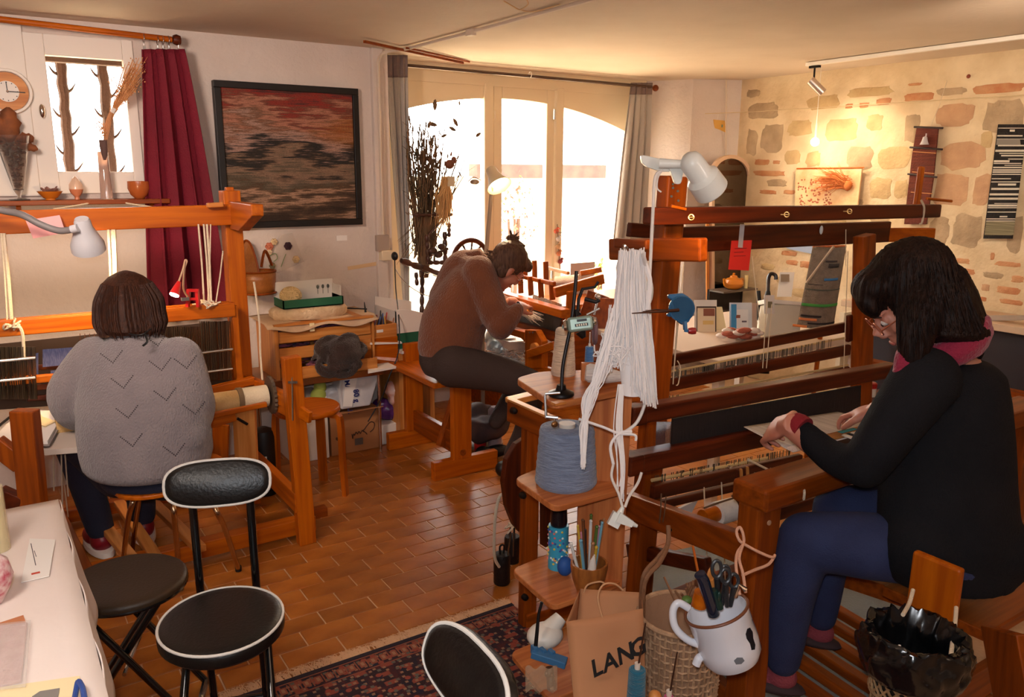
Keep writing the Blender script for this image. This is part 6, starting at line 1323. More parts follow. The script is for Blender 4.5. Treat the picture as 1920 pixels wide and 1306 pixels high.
# front post / breast beam / rails
YF=1.30
fp=PY(1424,960,YF); C_('front_post',V((fp.x,YF,.0)),V((fp.x,YF,.745)),.092,.07,'mid',up=YA)
cap0=PY(1390,930,YF-.015); zc=.775
C_('breast_beam',V((fp.x-.055,YF-.005,zc)),V((3.1,YF-.005,zc)),.115,.062,'mid',bev=.01)
C_('front_post',V((3.05,YF,.0)),V((3.05,YF,.745)),.08,.07,'mid',up=YA)
part(B().lathe([(.001,.004),(.007,.003),(.007,0),(.001,0)],V((fp.x-.005,YF-.036,.70)),-YA,14),'dowel_cap',mat('dowel_pale',(190,150,120),.5),LC)
C_('side_rail',PY(1178,945,1.84),PY(1400,1030,YF),.035,.085,'mid')
C_('lower_side_rail',PY(1180,1150,1.84),V((fp.x,YF,.10)),.04,.10,'mid'); C_('lower_side_rail',PY(1180,1030,1.95),PY(1330,1060,1.55),.03,.05,'dark')
C_('foot_beam',V((1.70,1.9,.05)),V((3.1,1.95,.05)),.05,.08,'dark')
C_('back_cross',PY(1430,970,1.75),PY(1560,930,1.75),.03,.05,'dark')
# cloth roll and cloth
part(B().tube([PY(1342,963,1.56),PY(1410,944,1.56)],.036,24),'cloth_roll',mat('white_cloth',(226,216,206),.85,bump=.3,bs=80),LC)
part(B().tube([PY(1318,970,1.56),PY(1344,962,1.56)],.024,20),'roll_core',wood('oak','x'),LC)
part(B().tube([PY(1410,944,1.56),PY(1600,889,1.56)],.036,24),'cloth_roll',mat('white_cloth',(226,216,206),.85,bump=.3,bs=80),LC)
part(B().tube(spline([PY(1320,952,1.53),PY(1350,941,1.52),PY(1392,928,1.52)],5),.003,5).tube(spline([PY(1372,928,1.53),PY(1385,941,1.515),PY(1390,961,1.53)],5),.004,5),'roll_cord',mat('twine_brown',(96,66,40),.8),LC)
part(B().poly([PY(1250,965,1.9),PY(1310,935,1.9),PY(1290,975,1.9),PY(1262,990,1.9)],(0,.01,0)),'white_cloth_behind',mat('white_cloth2',(196,190,190),.85),LC,smooth=False)
for k in range(4): C_('slat_bundle',PY(1385+6*k,910-2*k,1.62),PY(1383+6*k,880-2*k,1.62),.008,.012,'pale' if k%2 else 'dark',up=YA)
# warp from reed to breast beam
def WPt(x,s): # x fraction across, s 0 reed ->1 breast
    a=PY(1395+175*x,800-28*x,YB-.03); e=V((1.86+.52*x,YF+.01,zc+.034)); return a.lerp(e,s)
b=B()
for k in range(120):
    x=k/119; b.tube([WPt(x,0),WPt(x,.75)],.0011,4)
part(b,'warp_threads',mat('white_warp',(232,214,204),.9,bump=.5,bs=200),LC,kind='stuff')
b=B().sheet(lambda u,v:WPt(u,.0+.62*v)+Z*.001,30,8); part(b,'pale_web',mat('web_grey',(190,180,176),.9,c2=(216,208,200),ns=2,stretch=(60,1.5,1),bump=.5,bs=2,bstretch=(260,4,1)),LC,solid=.001)
b=B().sheet(lambda u,v:WPt(.15+.95*u,.58+.16*v)+Z*.004,30,4); part(b,'golden_band',mat('web_gold',(176,120,60),.9,c2=(150,96,46),ns=20,bump=.5,bs=150),LC,solid=.002)
b=B().sheet(lambda u,v:WPt(.52+.16*u,.60+.06*v)+Z*.007,8,3); part(b,'teal_patch',mat('web_teal',(50,130,140),.9),LC,solid=.001)
cols=[mat('web_white',(226,220,212),.95,bump=.6,bs=150),mat('web_black',(30,26,28),.95,bump=.6,bs=150)]
for k in range(22):
    u0=.45+.9*k/22; b=B().sheet(lambda u,v:WPt(u0+u*.9/22,.74+.26*v)+Z*(.008-.004*abs(u-.5)+.006*(v<.99)),4,5); part(b,'rag_stripe',cols[1 if k%3==1 else 0],LC,solid=.003)
# treadles
for k in range(6):
    x=1.88+.085*k; C_('treadle',V((x,1.75,.15)),V((x+.02,.93-.0*k,.075)),.042,.03,'mid'); 
    if k<3: part(B().box(V((x+.019,.955,.0935)),(.036,.035,.002)),'white_tape',mat('tape_white',(214,208,206),.6),LC,smooth=False)
for k in range(5): part(B().tube([V((1.92+.085*k,1.70,.16)),V((1.95+.085*k,1.78,.55))],.0025,5),'tie_cord',ROPE,LC)
part(B().tube(spline([PY(1404,862,1.60),PY(1450,885,1.45),PY(1500,910,1.28),PY(1508,920,1.235),PY(1507,936,1.235)],6),.0035,6).ball(PY(1404,862,1.60),(.006,.006,.006)),'apron_cord',ROPE,LC)
part(B().tube(spline([PY(1240,925,1.63),PY(1239,955,1.61),PY(1236,980,1.62)],4),.0025,5).tube(spline([PY(1249,930,1.63),PY(1246,960,1.61),PY(1243,978,1.62)],4),.002,5),'rail_tie',mat('twine_brown',(96,66,40),.8),LC)
for (x,y) in((1257,993),(1287,1006)): part(B().ball(PY(x,y,1.58),.005),'bolt',IRON,LC)
# carpet under loom
b=B().poly([PZ(1190,1050,.0),PZ(1330,1020,0),PZ(1760,1080,0),PZ(1900,1400,0),PZ(1150,1400,0)],(0,0,.006)); tag(part(b,'grey_mat',mat('grey_felt',(132,138,140),.95,bump=.5,bs=120),None,smooth=False,loc=(2.0,1.4,0)),'grey felt mat on the floor under the dark loom','mat')
# red note with tape
t=thing('red_note','red handwritten note taped to the upper beam of the dark loom','note',PY(1385,510,1.90))
part(B().poly([PY(1372,451,1.905),PY(1410,450,1.905),PY(1404,507,1.89),PY(1366,505,1.89)],(0,.0015,0)),'note_sheet',REDP,t,smooth=False)
for k in range(5): part(B().beam(PY(1378-k,466+7*k,1.896),PY(1400-k-(k%2)*5,465+7*k,1.896),.001,.0016),'writing_line',mat('note_ink',(120,24,24),.8),t,smooth=False)
part(B().beam(PY(1392,420,1.897),PY(1388,464,1.893),.001,.016,up=RT),'tape_strip',mat('tape_clear',(180,170,170),.3,alpha=.6),t,smooth=False)
# white clamp spotlight on the post
t=thing('clamp_spotlight','white clamp-on spotlight gripping the top of the dark loom post','lamp',PY(1262,330,YM)); DL=2.05
WG=mat('lamp_white',(226,226,218),.35,coat=.3)
def pd(x,y,d=0): return PD(x,y,DL+d)
b=B().poly(rounded([pd(1201,292),pd(1206,290),pd(1236,297),pd(1262,305),pd(1262,322),pd(1240,322),pd(1205,310)],.02,4),FH*.02); part(b,'clamp_jaw',WG,t,smooth=False,bev=.004)
b=B().poly(rounded([pd(1245,298,-.01),pd(1285,300,-.01),pd(1278,345,-.01),pd(1266,346,-.01),pd(1258,322,-.01)],.012,4),FH*.02); part(b,'clamp_jaw',WG,t,smooth=False,bev=.004)
part(B().tube([pd(1236,306,-.02),pd(1288,308,-.03)],[.013,.010],14),'swivel',WG,t)
sa,sb=pd(1288,292,-.05),pd(1335,358,.015); ax_=(sb-sa).normalized(); Ls=(sb-sa).length
part(B().lathe([(.001,-.002),(.014,.0),(.026,.010),(.030,.022),(.031,Ls*.52),(.033,Ls*.54),(.043,Ls*.62),(.045,Ls*.98),(.043,Ls),(.040,Ls*.97),(.036,Ls*.66),(.001,Ls*.6)],sa,ax_,32),'shade',WG,t)
part(B().ball(sa+ax_*Ls*.80,.024),'bulb',mat('bulb_warm2',(255,200,120),.3,emit=5),t)
lamp('SPOT','clamp_spotlight_light',tuple(sa+ax_*(Ls+.01)),5.5,(1,.60,.28),.025,tuple(PY(1262,470,1.85)),2.5,.8)
tag(part(B().tube(spline([pd(1240,320),pd(1228,335),pd(1224,400),pd(1219,500),pd(1217,530)],8)+spline([pd(1217,570),pd(1219,600),pd(1222,680),pd(1212,745),pd(1195,790),pd(1168,812)],8),.0045,8).tube(spline([pd(1243,318),pd(1234,332),pd(1232,352),pd(1240,360)],6),.0022,6),'lamp_cable',mat('cable_white',(228,218,208),.4),None,loc=PD(1195,790,DL)),'white cable running from the clamp spotlight down past the yarn skein','cable')
t=thing('cable_switch','white inline cable switch in front of the loom post','switch',pd(1217,550,-.01)); part(B().ball(pd(1217,547,-.01),(.012,.010,.034)),'switch_body',WG,t); part(B().ball(pd(1216,547,-.018),(.006,.006,.011)),'rocker',mat('switch_grey2',(190,186,180),.4),t)
tag(part(B().tube(spline([PD(1150,870,1.97),PD(1147,895,1.97),PD(1160,925,1.97),PD(1167,950,1.97)],6),.0035,8).tube(spline([PD(1203,885,1.98),PD(1196,905,1.98),PD(1180,930,1.97),PD(1172,950,1.97)],6),.0035,8),'plug_cable',mat('cable_white',(228,218,208),.4),None,loc=PD(1160,925,1.97)),'two white cable ends meeting at the plug in front of the shelf stand','cable')
t=thing('cable_plug','white plug and socket coupling hanging in front of the shelf stand','plug',PD(1165,975,1.96))
part(B().tube([PD(1168,950,1.96),PD(1160,968,1.96)],[.005,.010],12).beam(PD(1160,962,1.96),PD(1148,985,1.96),.020,.028,up=RT),'socket_body',WG,t); part(B().beam(PD(1158,968,1.955),PD(1186,982,1.955),.022,.026,up=UP,w2=.018,h2=.014).tube([PD(1184,981,1.955),PD(1195,986,1.955)],[.007,.004],10),'plug_body',WG,t)
# blue bobbin winder
t=thing('bobbin_winder','blue hand-cranked bobbin winder with a red knob clamped to the loom post','winder',PY(1262,590,1.80)); BW=mat('winder_blue2',(36,98,140),.35,coat=.5); DW_=2.02
def pw(x,y,d=0): return PD(x,y,DW_+d)
pts=[pw(x,y) for x,y in((1253,551),(1280,549),(1292,556),(1299,572),(1299,590),(1292,603),(1281,609),(1272,603),(1266,594),(1252,593),(1250,588),(1262,584),(1260,562),(1253,558))]
part(B().poly(pts,FW*.018),'gear_housing',BW,t,smooth=False,bev=.004); part(B().lathe([(.030,0),(.033,.003),(.033,.01),(.030,.013),(.026,.008),(.026,.003),(.030,0)],pw(1279,578,-.012),FW,28),'housing_ring',BW,t)
part(B().beam(pw(1284,602,-.01),pw(1285,618,-.01),.008,.010).beam(pw(1283,619,-.01),pw(1292,620,-.01),.010,.007),'crank_arm',BW,t,smooth=False,bev=.001)
part(B().lathe([(.001,0),(.007,.001),(.009,.010),(.008,.019),(.001,.021)],pw(1290,620,-.015),RT,20),'crank_knob',mat('knob_red',(150,24,24),.3,coat=.5),t)
part(B().tube([pw(1185,587,-.07),pw(1235,584,-.05),pw(1272,581,-.02)],[.0012,.003,.0045],8).tube([pw(1205,584,-.06),pw(1230,580,-.05),pw(1265,583,-.02)],[.001,.002,.003],6),'spindle',mat('spindle_iron',(80,50,36),.4,.6),t)
# ================================================================== PERSON C
DC=2.0
pc_=thing('person','woman with long dark hair, black sweater and blue jeans weaving at the large dark loom','person',(1.98,.95,0))
hc=PD(1712,562,2.02); lookC=(-RT*.72-Z*.62+FH*.10).normalized(); upC=(-RT*.35+Z*.85+FH*.05)
hC=B(); q,R=head(hC,hc,lookC,upC,1.06,PD(1790,668,2.0),.058)
limb(hC,[PD(1790,668,2.03),PD(1790,730,2.06),PD(1778,900,2.06)],[.052,.075,.085])
wC=PD(1478,797,2.13); limb(hC,[PD(1560,860,2.05),wC],[.035,.027]); dC=(PD(1440,806,2.24)-wC); hand(hC,wC,dC,(Z*.7-RT*.5-FH*.4),1.12,1.35,1,.06)
wC2=PD(1648,768,2.20); limb(hC,[PD(1700,800,2.2),wC2],[.035,.027]); hand(hC,wC2,PD(1590,774,2.32)-wC2,(Z-RT*.15-FH*.1),1.0,.75,-1,.2)
hCm=organic(hC,.005,3); part(hCm,'body',SKIN,pc_); eyes(q,R,pc_)
glasses(q,R,pc_,mat('frame_pinkish',(190,110,80),.3,.5))
# sweater
BK=mat('charcoal_knit',(24,24,28),.9,c2=(18,18,22),ns=5,bump=.35,bs=1,bstretch=(260,260,120),spec=.2)
b=B(); b.rings([(PD(x,y,2.04),hw*2.04/F,d) for x,y,hw,d in((1790,672,46,.06),(1788,680,70,.085),(1784,700,96,.105),(1778,750,110,.12),(1777,820,116,.13),(1775,900,122,.13),(1778,1000,128,.135),(1779,1050,124,.125),(1779,1080,120,.12))],36)
limb(b,[PD(1735,712,1.94),PD(1672,800,1.92),PD(1622,872,1.95)],[.082,.066,.056]); limb(b,[PD(1622,872,1.95),PD(1564,858,2.03),PD(1506,810,2.11)],[.056,.043,.033])
limb(b,[PD(1858,1030,2.03),PD(1760,1030,2.02),PD(1724,1030,2.0)],[.10,.115,.100]); limb(b,[PD(1834,738,2.07),PD(1770,800,2.22),PD(1690,775,2.22)],[.072,.062,.038])
part(organic(b,.010,4,.5),'sweater',BK,pc_,label='black knitted sweater')
CUF=mat('cuff_red',(140,22,34),.85,bump=.5,bs=150)
dd=(wC-PD(1560,850,2.03)).normalized(); p=PD(1500,802,2.115); part(B().tube([p-dd*.012,p+dd*.006,p+dd*.024],[.036,.037,.033],20),'cuff',CUF,pc_,label='dark red left cuff')
dd=(wC2-PD(1700,778,2.22)).normalized(); p=PD(1664,770,2.20); part(B().tube([p-dd*.02,p+dd*.008],[.037,.034],20),'cuff',CUF,pc_,label='dark red right cuff')
# scarf
b=B(); 
for k,(r1,z_,sc_) in enumerate(((.024,0,1.08),(.020,.022,1.04),(.018,-.018,1.10))):
    c0=PD(1768,648,2.02)+Z*z_; b.tube([c0+RH*math.cos(a)*.078*sc_+FH*math.sin(a)*.075*sc_+Z*(.046*math.cos(a)+.004) for a in[2*PI*i/24 for i in range(24)]],r1,10,closed=True)
b.ball(PD(1700,680,1.93),(.03,.03,.045)); b.ball(PD(1693,700,1.93),(.025,.025,.035))
ob=organic(b,.007,1)
for v in ob.v: v+=V((0,0,1))*mnoise.noise(V((v.x*14,v.y*14,v.z*60)))*.005
part(ob,'scarf',mat('crimson_scarf',(142,18,56),.85,bump=.5,bs=140,sheen=.3),pc_)
# jeans
JN=mat('blue_denim',(40,52,92),.85,c2=(32,42,80),ns=9,bump=.35,bs=260)
b=B(); b.rings([(PD(x,y,2.0),hw*2.0/F,d) for x,y,hw,d in((1775,1000,84,.09),(1775,1040,84,.09),(1775,1060,80,.09))],28)
limb(b,[PD(1720,1032,2.05),PD(1620,1022,2.06),PD(1512,1012,2.13)],[.088,.086,.075]); limb(b,[PD(1512,1012,2.13),PD(1486,1110,2.17),PD(1468,1235,2.24)],[.075,.062,.048])
limb(b,[PD(1780,1020,2.15),PD(1670,970,2.28),PD(1570,955,2.38)],[.10,.088,.072]); limb(b,[PD(1570,955,2.38),PD(1552,1060,2.42),PD(1540,1155,2.46)],[.072,.058,.045])
part(organic(b,.010,4),'jeans',JN,pc_,label='blue denim jeans')
SK=mat('dusty_red_sock',(150,66,76),.9,bump=.5,bs=150)
for (x,y,D_,dd) in((1466,1248,2.25,V((-.45,.9,0))),(1538,1166,2.47,V((-.3,.9,0)))):
    p=PD(x,y,D_); dd.normalize(); R3=Matrix((dd,V((-dd.y,dd.x,0)),Z)).transposed(); b=B(); b.tube([p+Z*.05,p-Z*.01],[.038,.036],14); b.ball(p-Z*.03,(.045,.036,.04),R3); b.ball(p-Z*.045+dd*.08,(.085,.040,.028),R3); part(organic(b,.006,3),'sock',SK,pc_)
    b=B(); b.ball(p-Z*.06+dd*.055,(.125,.045,.022),R3); part(b,'slipper_sole',mat('slipper_dark',(60,42,44),.8),pc_)
# hair C: long, over the near side, showing the face edge at left
HC=hairmat('hair_black_brown',(20,12,10),(38,22,16)); f,l,u=R.col[0],R.col[1],R.col[2]
b=B(); b.ball(q(-.025,0,.048),(.110,.093,.098),R,40,20); b.ball(q(.045,0,.085),(.06,.075,.045),R,24,12)
b.ball(q(.088,.018,.060),(.022,.045,.042),R,20,12); b.ball(q(.078,-.03,.065),(.022,.04,.035),R,20,12)
b.rings([(PD(x,y,D_),hw*2.0/F,d) for x,y,hw,d,D_ in((1735,478,30,.05,2.03),(1740,500,62,.09,2.03),(1742,540,82,.105,2.03),(1752,580,86,.105,2.02),(1766,615,84,.10,2.0),(1782,630,72,.08,2.0),(1788,640,50,.055,2.0))],40)
limb(b,[PD(1730,540,1.96),PD(1722,600,1.93),PD(1712,660,1.92),PD(1706,690,1.915)],[.055,.050,.036,.012])
limb(b,[PD(1770,560,1.97),PD(1800,600,1.96),PD(1822,640,1.97),PD(1838,668,1.98)],[.06,.045,.03,.01])
b.ball(PD(1672,466,2.06),(.022,.022,.016))
hb=organic(b,.007,3)
for v in hb.v:
    w_=(v-hc); a=math.atan2(w_.dot(FH),w_.dot(RH)); v+=w_.normalized()*.004*mnoise.noise(V((a*16,v.z*2.5,0)))
hairC=part(hb,'hair',HC,pc_)
b=B(); rr=random.Random(8); tr=BVHTree.FromPolygons(hb.v,hb.f)
for k in range(260):
    x0=rr.uniform(1650,1800); y0=rr.uniform(480,560); st_=[]
    ex=x0+(x0-1715)*.35+rr.uniform(0,30); 
    for s in range(7):
        t_=s/6; h=tr.ray_cast(CAM,ray(x0+(ex-x0)*t_,y0+(105+40*rr.random()*0+35)*t_).normalized())
        if h[0] is None: break
        st_.append(h[0]+h[1]*.0012)
    if len(st_)>3 and all((st_[i+1]-st_[i]).length<.06 for i in range(len(st_)-1)): b.tube(st_,[.0016]*(len(st_)-1)+[.0004],4)
part(b,'hair_strands',HC,pc_,kind='stuff')
# bench C with hanging bin
t=thing('loom_bench','varnished wooden loom bench with an upright end board under the woman in black','bench',(2.2,.95,0))
zb_=.50
s0=PZ(1655,1098,zb_); s1=PZ(1838,1178,zb_)
part(B().poly([V((s0.x,s0.y,zb_)),V((s1.x,s1.y-.02,zb_)),V((2.75,s1.y-.02,zb_)),V((2.75,s0.y,zb_))],(0,0,-.03)),'seat_board',wood('mid','x'),t,smooth=False,bev=.004)
a=PD(1752,1185,1.82); c_=PD(1760,1048,1.82); a2=V((c_.x,c_.y,a.z)); part(B().beam(V((c_.x,c_.y,.02)),c_,.022,.112,up=YA),'end_board',wood('oak','z'),t,smooth=False,bev=.006)
part(B().beam(V((2.72,.97,.02)),V((2.72,.97,.52)),.022,.11,up=YA),'end_board',wood('oak','z'),t,smooth=False,bev=.006)
part(B().beam(V((c_.x,.965,.18)),V((2.72,.965,.18)),.025,.10),'stretcher',wood('mid','x'),t,smooth=False)
part(B().beam(PD(1880,1180,1.86),PD(1905,1320,1.83),.14,.025,up=RT),'side_board',wood('mid','z'),t,smooth=False,bev=.003)
part(B().beam(PD(1570,1078,2.5),PD(1760,1140,2.3),.03,.05),'rear_rail',wood('mid','x'),t,smooth=False)
# lined basket bin
t=thing('hanging_bin','wicker bin lined with a black plastic bag hanging from the bench end by cords','bin',PD(1715,1290,1.68)); DB_=1.69
c0=PD(1716,1200,DB_); Zc=V((0,0,1)); rr=random.Random(4)
WK=mat('wicker_tan',(176,140,98),.8,c2=(140,104,68),ns=30,bump=.4,bs=120)
b=B(); n=26; H_=.13
for k in range(n):
    for dr in(-1,1):
        pts=[]
        for s in range(9):
            t_=s/8; a=2*PI*k/n+dr*t_*1.1; r=.092-.022*t_+.003*math.sin(t_*20+k); pts.append(c0+V((math.cos(a)*r,math.sin(a)*r,-.03-H_*t_)))
        b.tube(pts,.0028,5)
for t_ in(0,.35,.7,1): b.tube([c0+V((math.cos(a)*(.093-.022*t_),math.sin(a)*(.093-.022*t_),-.03-H_*t_)) for a in[2*PI*i/28 for i in range(28)]],.0045,6,closed=True)
part(b,'wicker_weave',WK,t,kind='stuff'); part(B().lathe([(.001,-.03-H_),(.07,-.03-H_),(.088,-.045),(.084,-.045),(.066,-.03-H_+.006),(.001,-.03-H_+.006)],c0,Z,28),'inner_lining',BLACK,t)
b=B(); m=60
def bagf(u,v):
    a=2*PI*u; prof=[(.100,-.07),(.106,-.04),(.108,-.01),(.100,.018),(.086,.022),(.074,-.01),(.066,-.06),(.05,-.12)]
    s=v*(len(prof)-1); i=min(int(s),len(prof)-2); w_=s-i; r=prof[i][0]*(1-w_)+prof[i+1][0]*w_; z=prof[i][1]*(1-w_)+prof[i+1][1]*w_
    nn=mnoise.noise(V((math.cos(a)*3,math.sin(a)*3,v*5)))*.012+mnoise.noise(V((math.cos(a)*9,math.sin(a)*9,v*9)))*.006
    return c0+V((math.cos(a)*(r+nn),math.sin(a)*(r+nn),z+nn*1.2))
b.sheet(bagf,90,28); part(b,'bin_liner',mat('bin_black',(10,10,11),.22,coat=.3),t,solid=.0008)
part(B().box(PD(1684,1218,DB_-.06),(.010,.004,.020)),'paper_scrap',PAPER,t,smooth=False)
for pts in([PD(1712,1105,1.80),PD(1705,1130,1.77),PD(1693,1152,1.72)],[PD(1793,1138,1.79),PD(1790,1175,1.74),PD(1780,1248,1.62)]): part(B().tube(spline(pts,6),.0045,8),'hanging_cord',ROPE,t)
# ================================================================== FRONT RIGHT: mug, baskets, bag, cones
t=thing('enamel_mug','white chipped enamel mug with scissors and tools hung on the loom post','mug',PD(1350,1250,1.72)); DM_=1.74
EN=mat('enamel_white',(228,230,238),.15,coat=.8); CHP=mat('enamel_chip',(26,26,32),.4)
top=PD(1343,1142,DM_); bot=PD(1377,1240,DM_+.015); ax_=(bot-top).normalized(); Lm=(bot-top).length; r=.070
pr=[(.001,Lm*.98),(r*.75,Lm*.92),(r*.9,Lm*.6),(r*.92,.002),(r,.0),(r*1.005,.004),(r*.965,.012),(r*.97,Lm*.25),(r*.955,Lm*.27),(r*.97,Lm*.6),(r*.94,Lm*.82),(r*.80,Lm*.96),(r*.5,Lm*1.01),(.001,Lm*1.02)]
part(B().lathe(pr,top,ax_,44),'mug_body',EN,t)
part(B().tube([top+(frame(ax_)[1]*math.cos(a)+frame(ax_)[2]*math.sin(a))*r*.985 for a in[2*PI*i/40 for i in range(40)]],.0035,8,closed=True),'rim',mat('rim_brown',(120,70,44),.4),t)
part(B().tube(spline([PD(1292,1140,DM_),PD(1272,1130,DM_),PD(1262,1145,DM_),PD(1266,1175,DM_),PD(1288,1198,DM_),PD(1315,1209,DM_)],8),.0085,10),'handle',EN,t,label='white mug handle with dark worn edge')
part(B().tube(spline([PD(1326,1228,DM_+.02),PD(1312,1232,DM_),PD(1305,1246,DM_)],6),.0095,10),'lower_handle',EN,t)
tre=BVHTree.FromPolygons([v.co+top*0 for v in []] or [V((0,0,0)),V((1,0,0)),V((0,1,0))],[(0,1,2)])
def surf_patch(pts,D_): return B().poly([PD(x,y,D_) for x,y in pts],FW*.02)
mb=B().lathe(pr,top,ax_,44); tm_=BVHTree.FromPolygons(mb.v,mb.f)
def decal(pts,par,nm,m,tr_,lift=.0006):
    hs_=[tr_.ray_cast(CAM,ray(x,y).normalized()) for x,y in pts]; P_=[h[0]+h[1]*lift for h in hs_ if h[0] is not None]
    cx=sum(x for x,y in pts)/len(pts); cy=sum(y for x,y in pts)/len(pts); hc_=tr_.ray_cast(CAM,ray(cx,cy).normalized())
    b=B(); n_=len(P_); c3=hc_[0]+hc_[1]*lift*1.5; b.add([c3]+P_+[p-hc_[1]*.002 for p in P_],[(0,1+i,1+(i+1)%n_) for i in range(n_)]+[(1+i,1+n_+i,1+n_+(i+1)%n_,1+(i+1)%n_) for i in range(n_)]); return part(b,nm,m,par,smooth=False)
decal([(1401,1178),(1406,1176),(1411,1184),(1412,1196),(1416,1208),(1415,1217),(1409,1218),(1406,1206),(1400,1197),(1398,1188)],t,'enamel_chip',CHP,tm_)
decal([(1376,1238),(1382,1232),(1392,1232),(1396,1238),(1390,1244),(1380,1245)],t,'enamel_chip',mat('enamel_chip_grey',(110,116,124),.4),tm_)
# tools in the mug
def mugtool(nm,lab,b,m,cat='tool',loc=None,**k): return tag(part(b,nm,m,None,loc=loc or PD(1350,1130,DM_),**k),lab,cat)
mugtool('marker_pen','thick dark blue glossy marker standing in the enamel mug',B().tube([PD(1338,1150,1.70),PD(1318,1086,1.66),PD(1312,1076,1.655)],[.013,.013,.012],20),mat('marker_blue',(18,32,52),.12,coat=.8),'marker')
for i,(x0,y0,x1,y1,rw) in enumerate(((1352,1072,1350,1118,.017),(1372,1085,1366,1120,.014))):
    s_=thing('scissors',('left' if i==0 else 'right')+' pair of dark-handled scissors standing in the enamel mug','scissors',PD(1350,1140,DM_))
    for sd in(-1,1):
        c=PD(x0+sd*8-4*i,y0-(6 if sd<0 else -3),1.68+.02*sd); part(B().tube([c+RT*math.cos(a)*.0095+UP*math.sin(a)*rw for a in[2*PI*k/24 for k in range(24)]],.0040,8,closed=True),'finger_loop',mat('scissor_dark',(40,42,46),.35),s_)
        part(B().tube([c-UP*rw,PD(x1+sd*3,y1+15,1.72)],[.0065,.005],8),'shank',mat('scissor_dark',(40,42,46),.35),s_)
mugtool('wooden_reel','orange wooden reel in the left of the enamel mug',B().tube([PD(1310,1135,1.70),PD(1316,1110,1.69)],[.016,.016],16).tube([PD(1310,1124,1.70),PD(1330,1118,1.69)],.006),wood('oak','x'))
mugtool('green_cap','small green cap behind the left rim of the enamel mug',B().ball(PD(1288,1124,1.80),(.012,.012,.009)),mat('cap_green',(80,110,44),.5),'cap')
mugtool('comb','dark tool handle with a green clip in the enamel mug',B().tube([PD(1350,1140,1.69),PD(1338,1105,1.68)],[.008,.009]).ball(PD(1348,1118,1.675),(.005,.004,.012)),mat('comb_green',(22,50,44),.3))
mugtool('wooden_spatula','pale wooden paddle between marker and scissors in the enamel mug',B().ball(PD(1333,1078,1.70),(.012,.005,.020)).tube([PD(1333,1085,1.70),PD(1340,1130,1.72)],.006),wood('pale','z'))
mugtool('chrome_hook','shiny metal hook at the right rim of the enamel mug',B().tube([PD(1378,1118,1.71),PD(1386,1095,1.70),PD(1398,1105,1.70)],[.006,.005,.006]),CHROME)
mugtool('thin_stick','thin wooden stick rising far out of the enamel mug',B().tube([PD(1320,1130,1.76),PD(1299,1022,1.78)],.0028),wood('oak','z'),'stick')
cordp=[PD(1387,1115,1.70),PD(1380,1060,1.74),PD(1383,1035,1.78),PD(1394,1018,1.80),PD(1393,1000,1.80),PD(1387,988,1.81),PD(1381,996,1.81),PD(1386,1012,1.80),PD(1396,1020,1.80)]
tag(part(B().tube(spline(cordp,7),.0034,8).tube(spline([PD(1396,1020,1.80),PD(1420,1033,1.80),PD(1447,1044,1.81),PD(1453,1040,1.82)],6),.0034,8).tube(spline([PD(1392,1078,1.75),PD(1415,1068,1.78),PD(1440,1058,1.80),PD(1452,1043,1.82)],6),.0034,8).tube(spline([PD(1394,1018,1.80),PD(1386,1045,1.76),PD(1393,1075,1.73),PD(1398,1110,1.70)],6),.0034,8),'mug_cord',mat('pink_cord',(214,160,130),.85,bump=.4,bs=300),None,loc=PD(1390,1000,1.8)),'knotted pinkish cord holding the enamel mug to the loom post','cord')
# tall basket behind mug
t=thing('tall_basket','tall pale wicker basket on the mat behind the enamel mug','basket',PZ(1290,1330,0)); c0=PD(1278,1150,2.02); rr=random.Random(6)
zt=c0.z; zl=.01; WK2=mat('wicker_pale',(196,158,122),.8,c2=(160,124,92),ns=40,bump=.4,bs=120)
b=B(); n=44
for k in range(n):
    a=2*PI*k/n; b.tube([c0+V((math.cos(a)*(.105-.02*s/5),math.sin(a)*(.105-.02*s/5),-(zt-zl)*s/5)) for s in range(6)],.0032,5)
rows=26
for j in range(rows):
    s=j/(rows-1); r=.105-.02*s; b.tube([c0+V((math.cos(2*PI*i/n)*(r+.0028*(1 if (i+j)%2 else -1)),math.sin(2*PI*i/n)*(r+.0028*(1 if (i+j)%2 else -1)),-(zt-zl)*s)) for i in range(n)],.0034,5,closed=True)
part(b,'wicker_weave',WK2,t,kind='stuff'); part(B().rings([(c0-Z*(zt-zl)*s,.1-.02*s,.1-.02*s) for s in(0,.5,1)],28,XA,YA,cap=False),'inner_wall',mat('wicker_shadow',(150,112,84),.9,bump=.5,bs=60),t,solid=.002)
part(B().tube([c0+V((math.cos(a)*.107,math.sin(a)*.107,.0)) for a in[2*PI*i/36 for i in range(36)]],.007,8,closed=True),'rim',WK2,t)
for dx in(-.012,.012): part(B().tube(spline([c0-RT*.10+Z*-.01+FH*dx,PD(1208,1085,1.98)+FH*dx,PD(1235,1050,2.0)+FH*dx,PD(1252,1020,2.03),PD(1253,985,2.05)],7),.006,8),'branch_handle',mat('branch',(130,88,58),.7,bump=.5,bs=60),t)
b=B()
for k in range(16): 
    a=PD(1290+rr.gauss(0,8),1130+rr.gauss(0,5),1.98); b.tube([a,a+V((rr.gauss(0,.02),rr.gauss(0,.02),rr.uniform(.03,.06)))],.003,5)
part(b,'sticks_inside',mat('branch',(130,88,58),.7),t,kind='stuff')
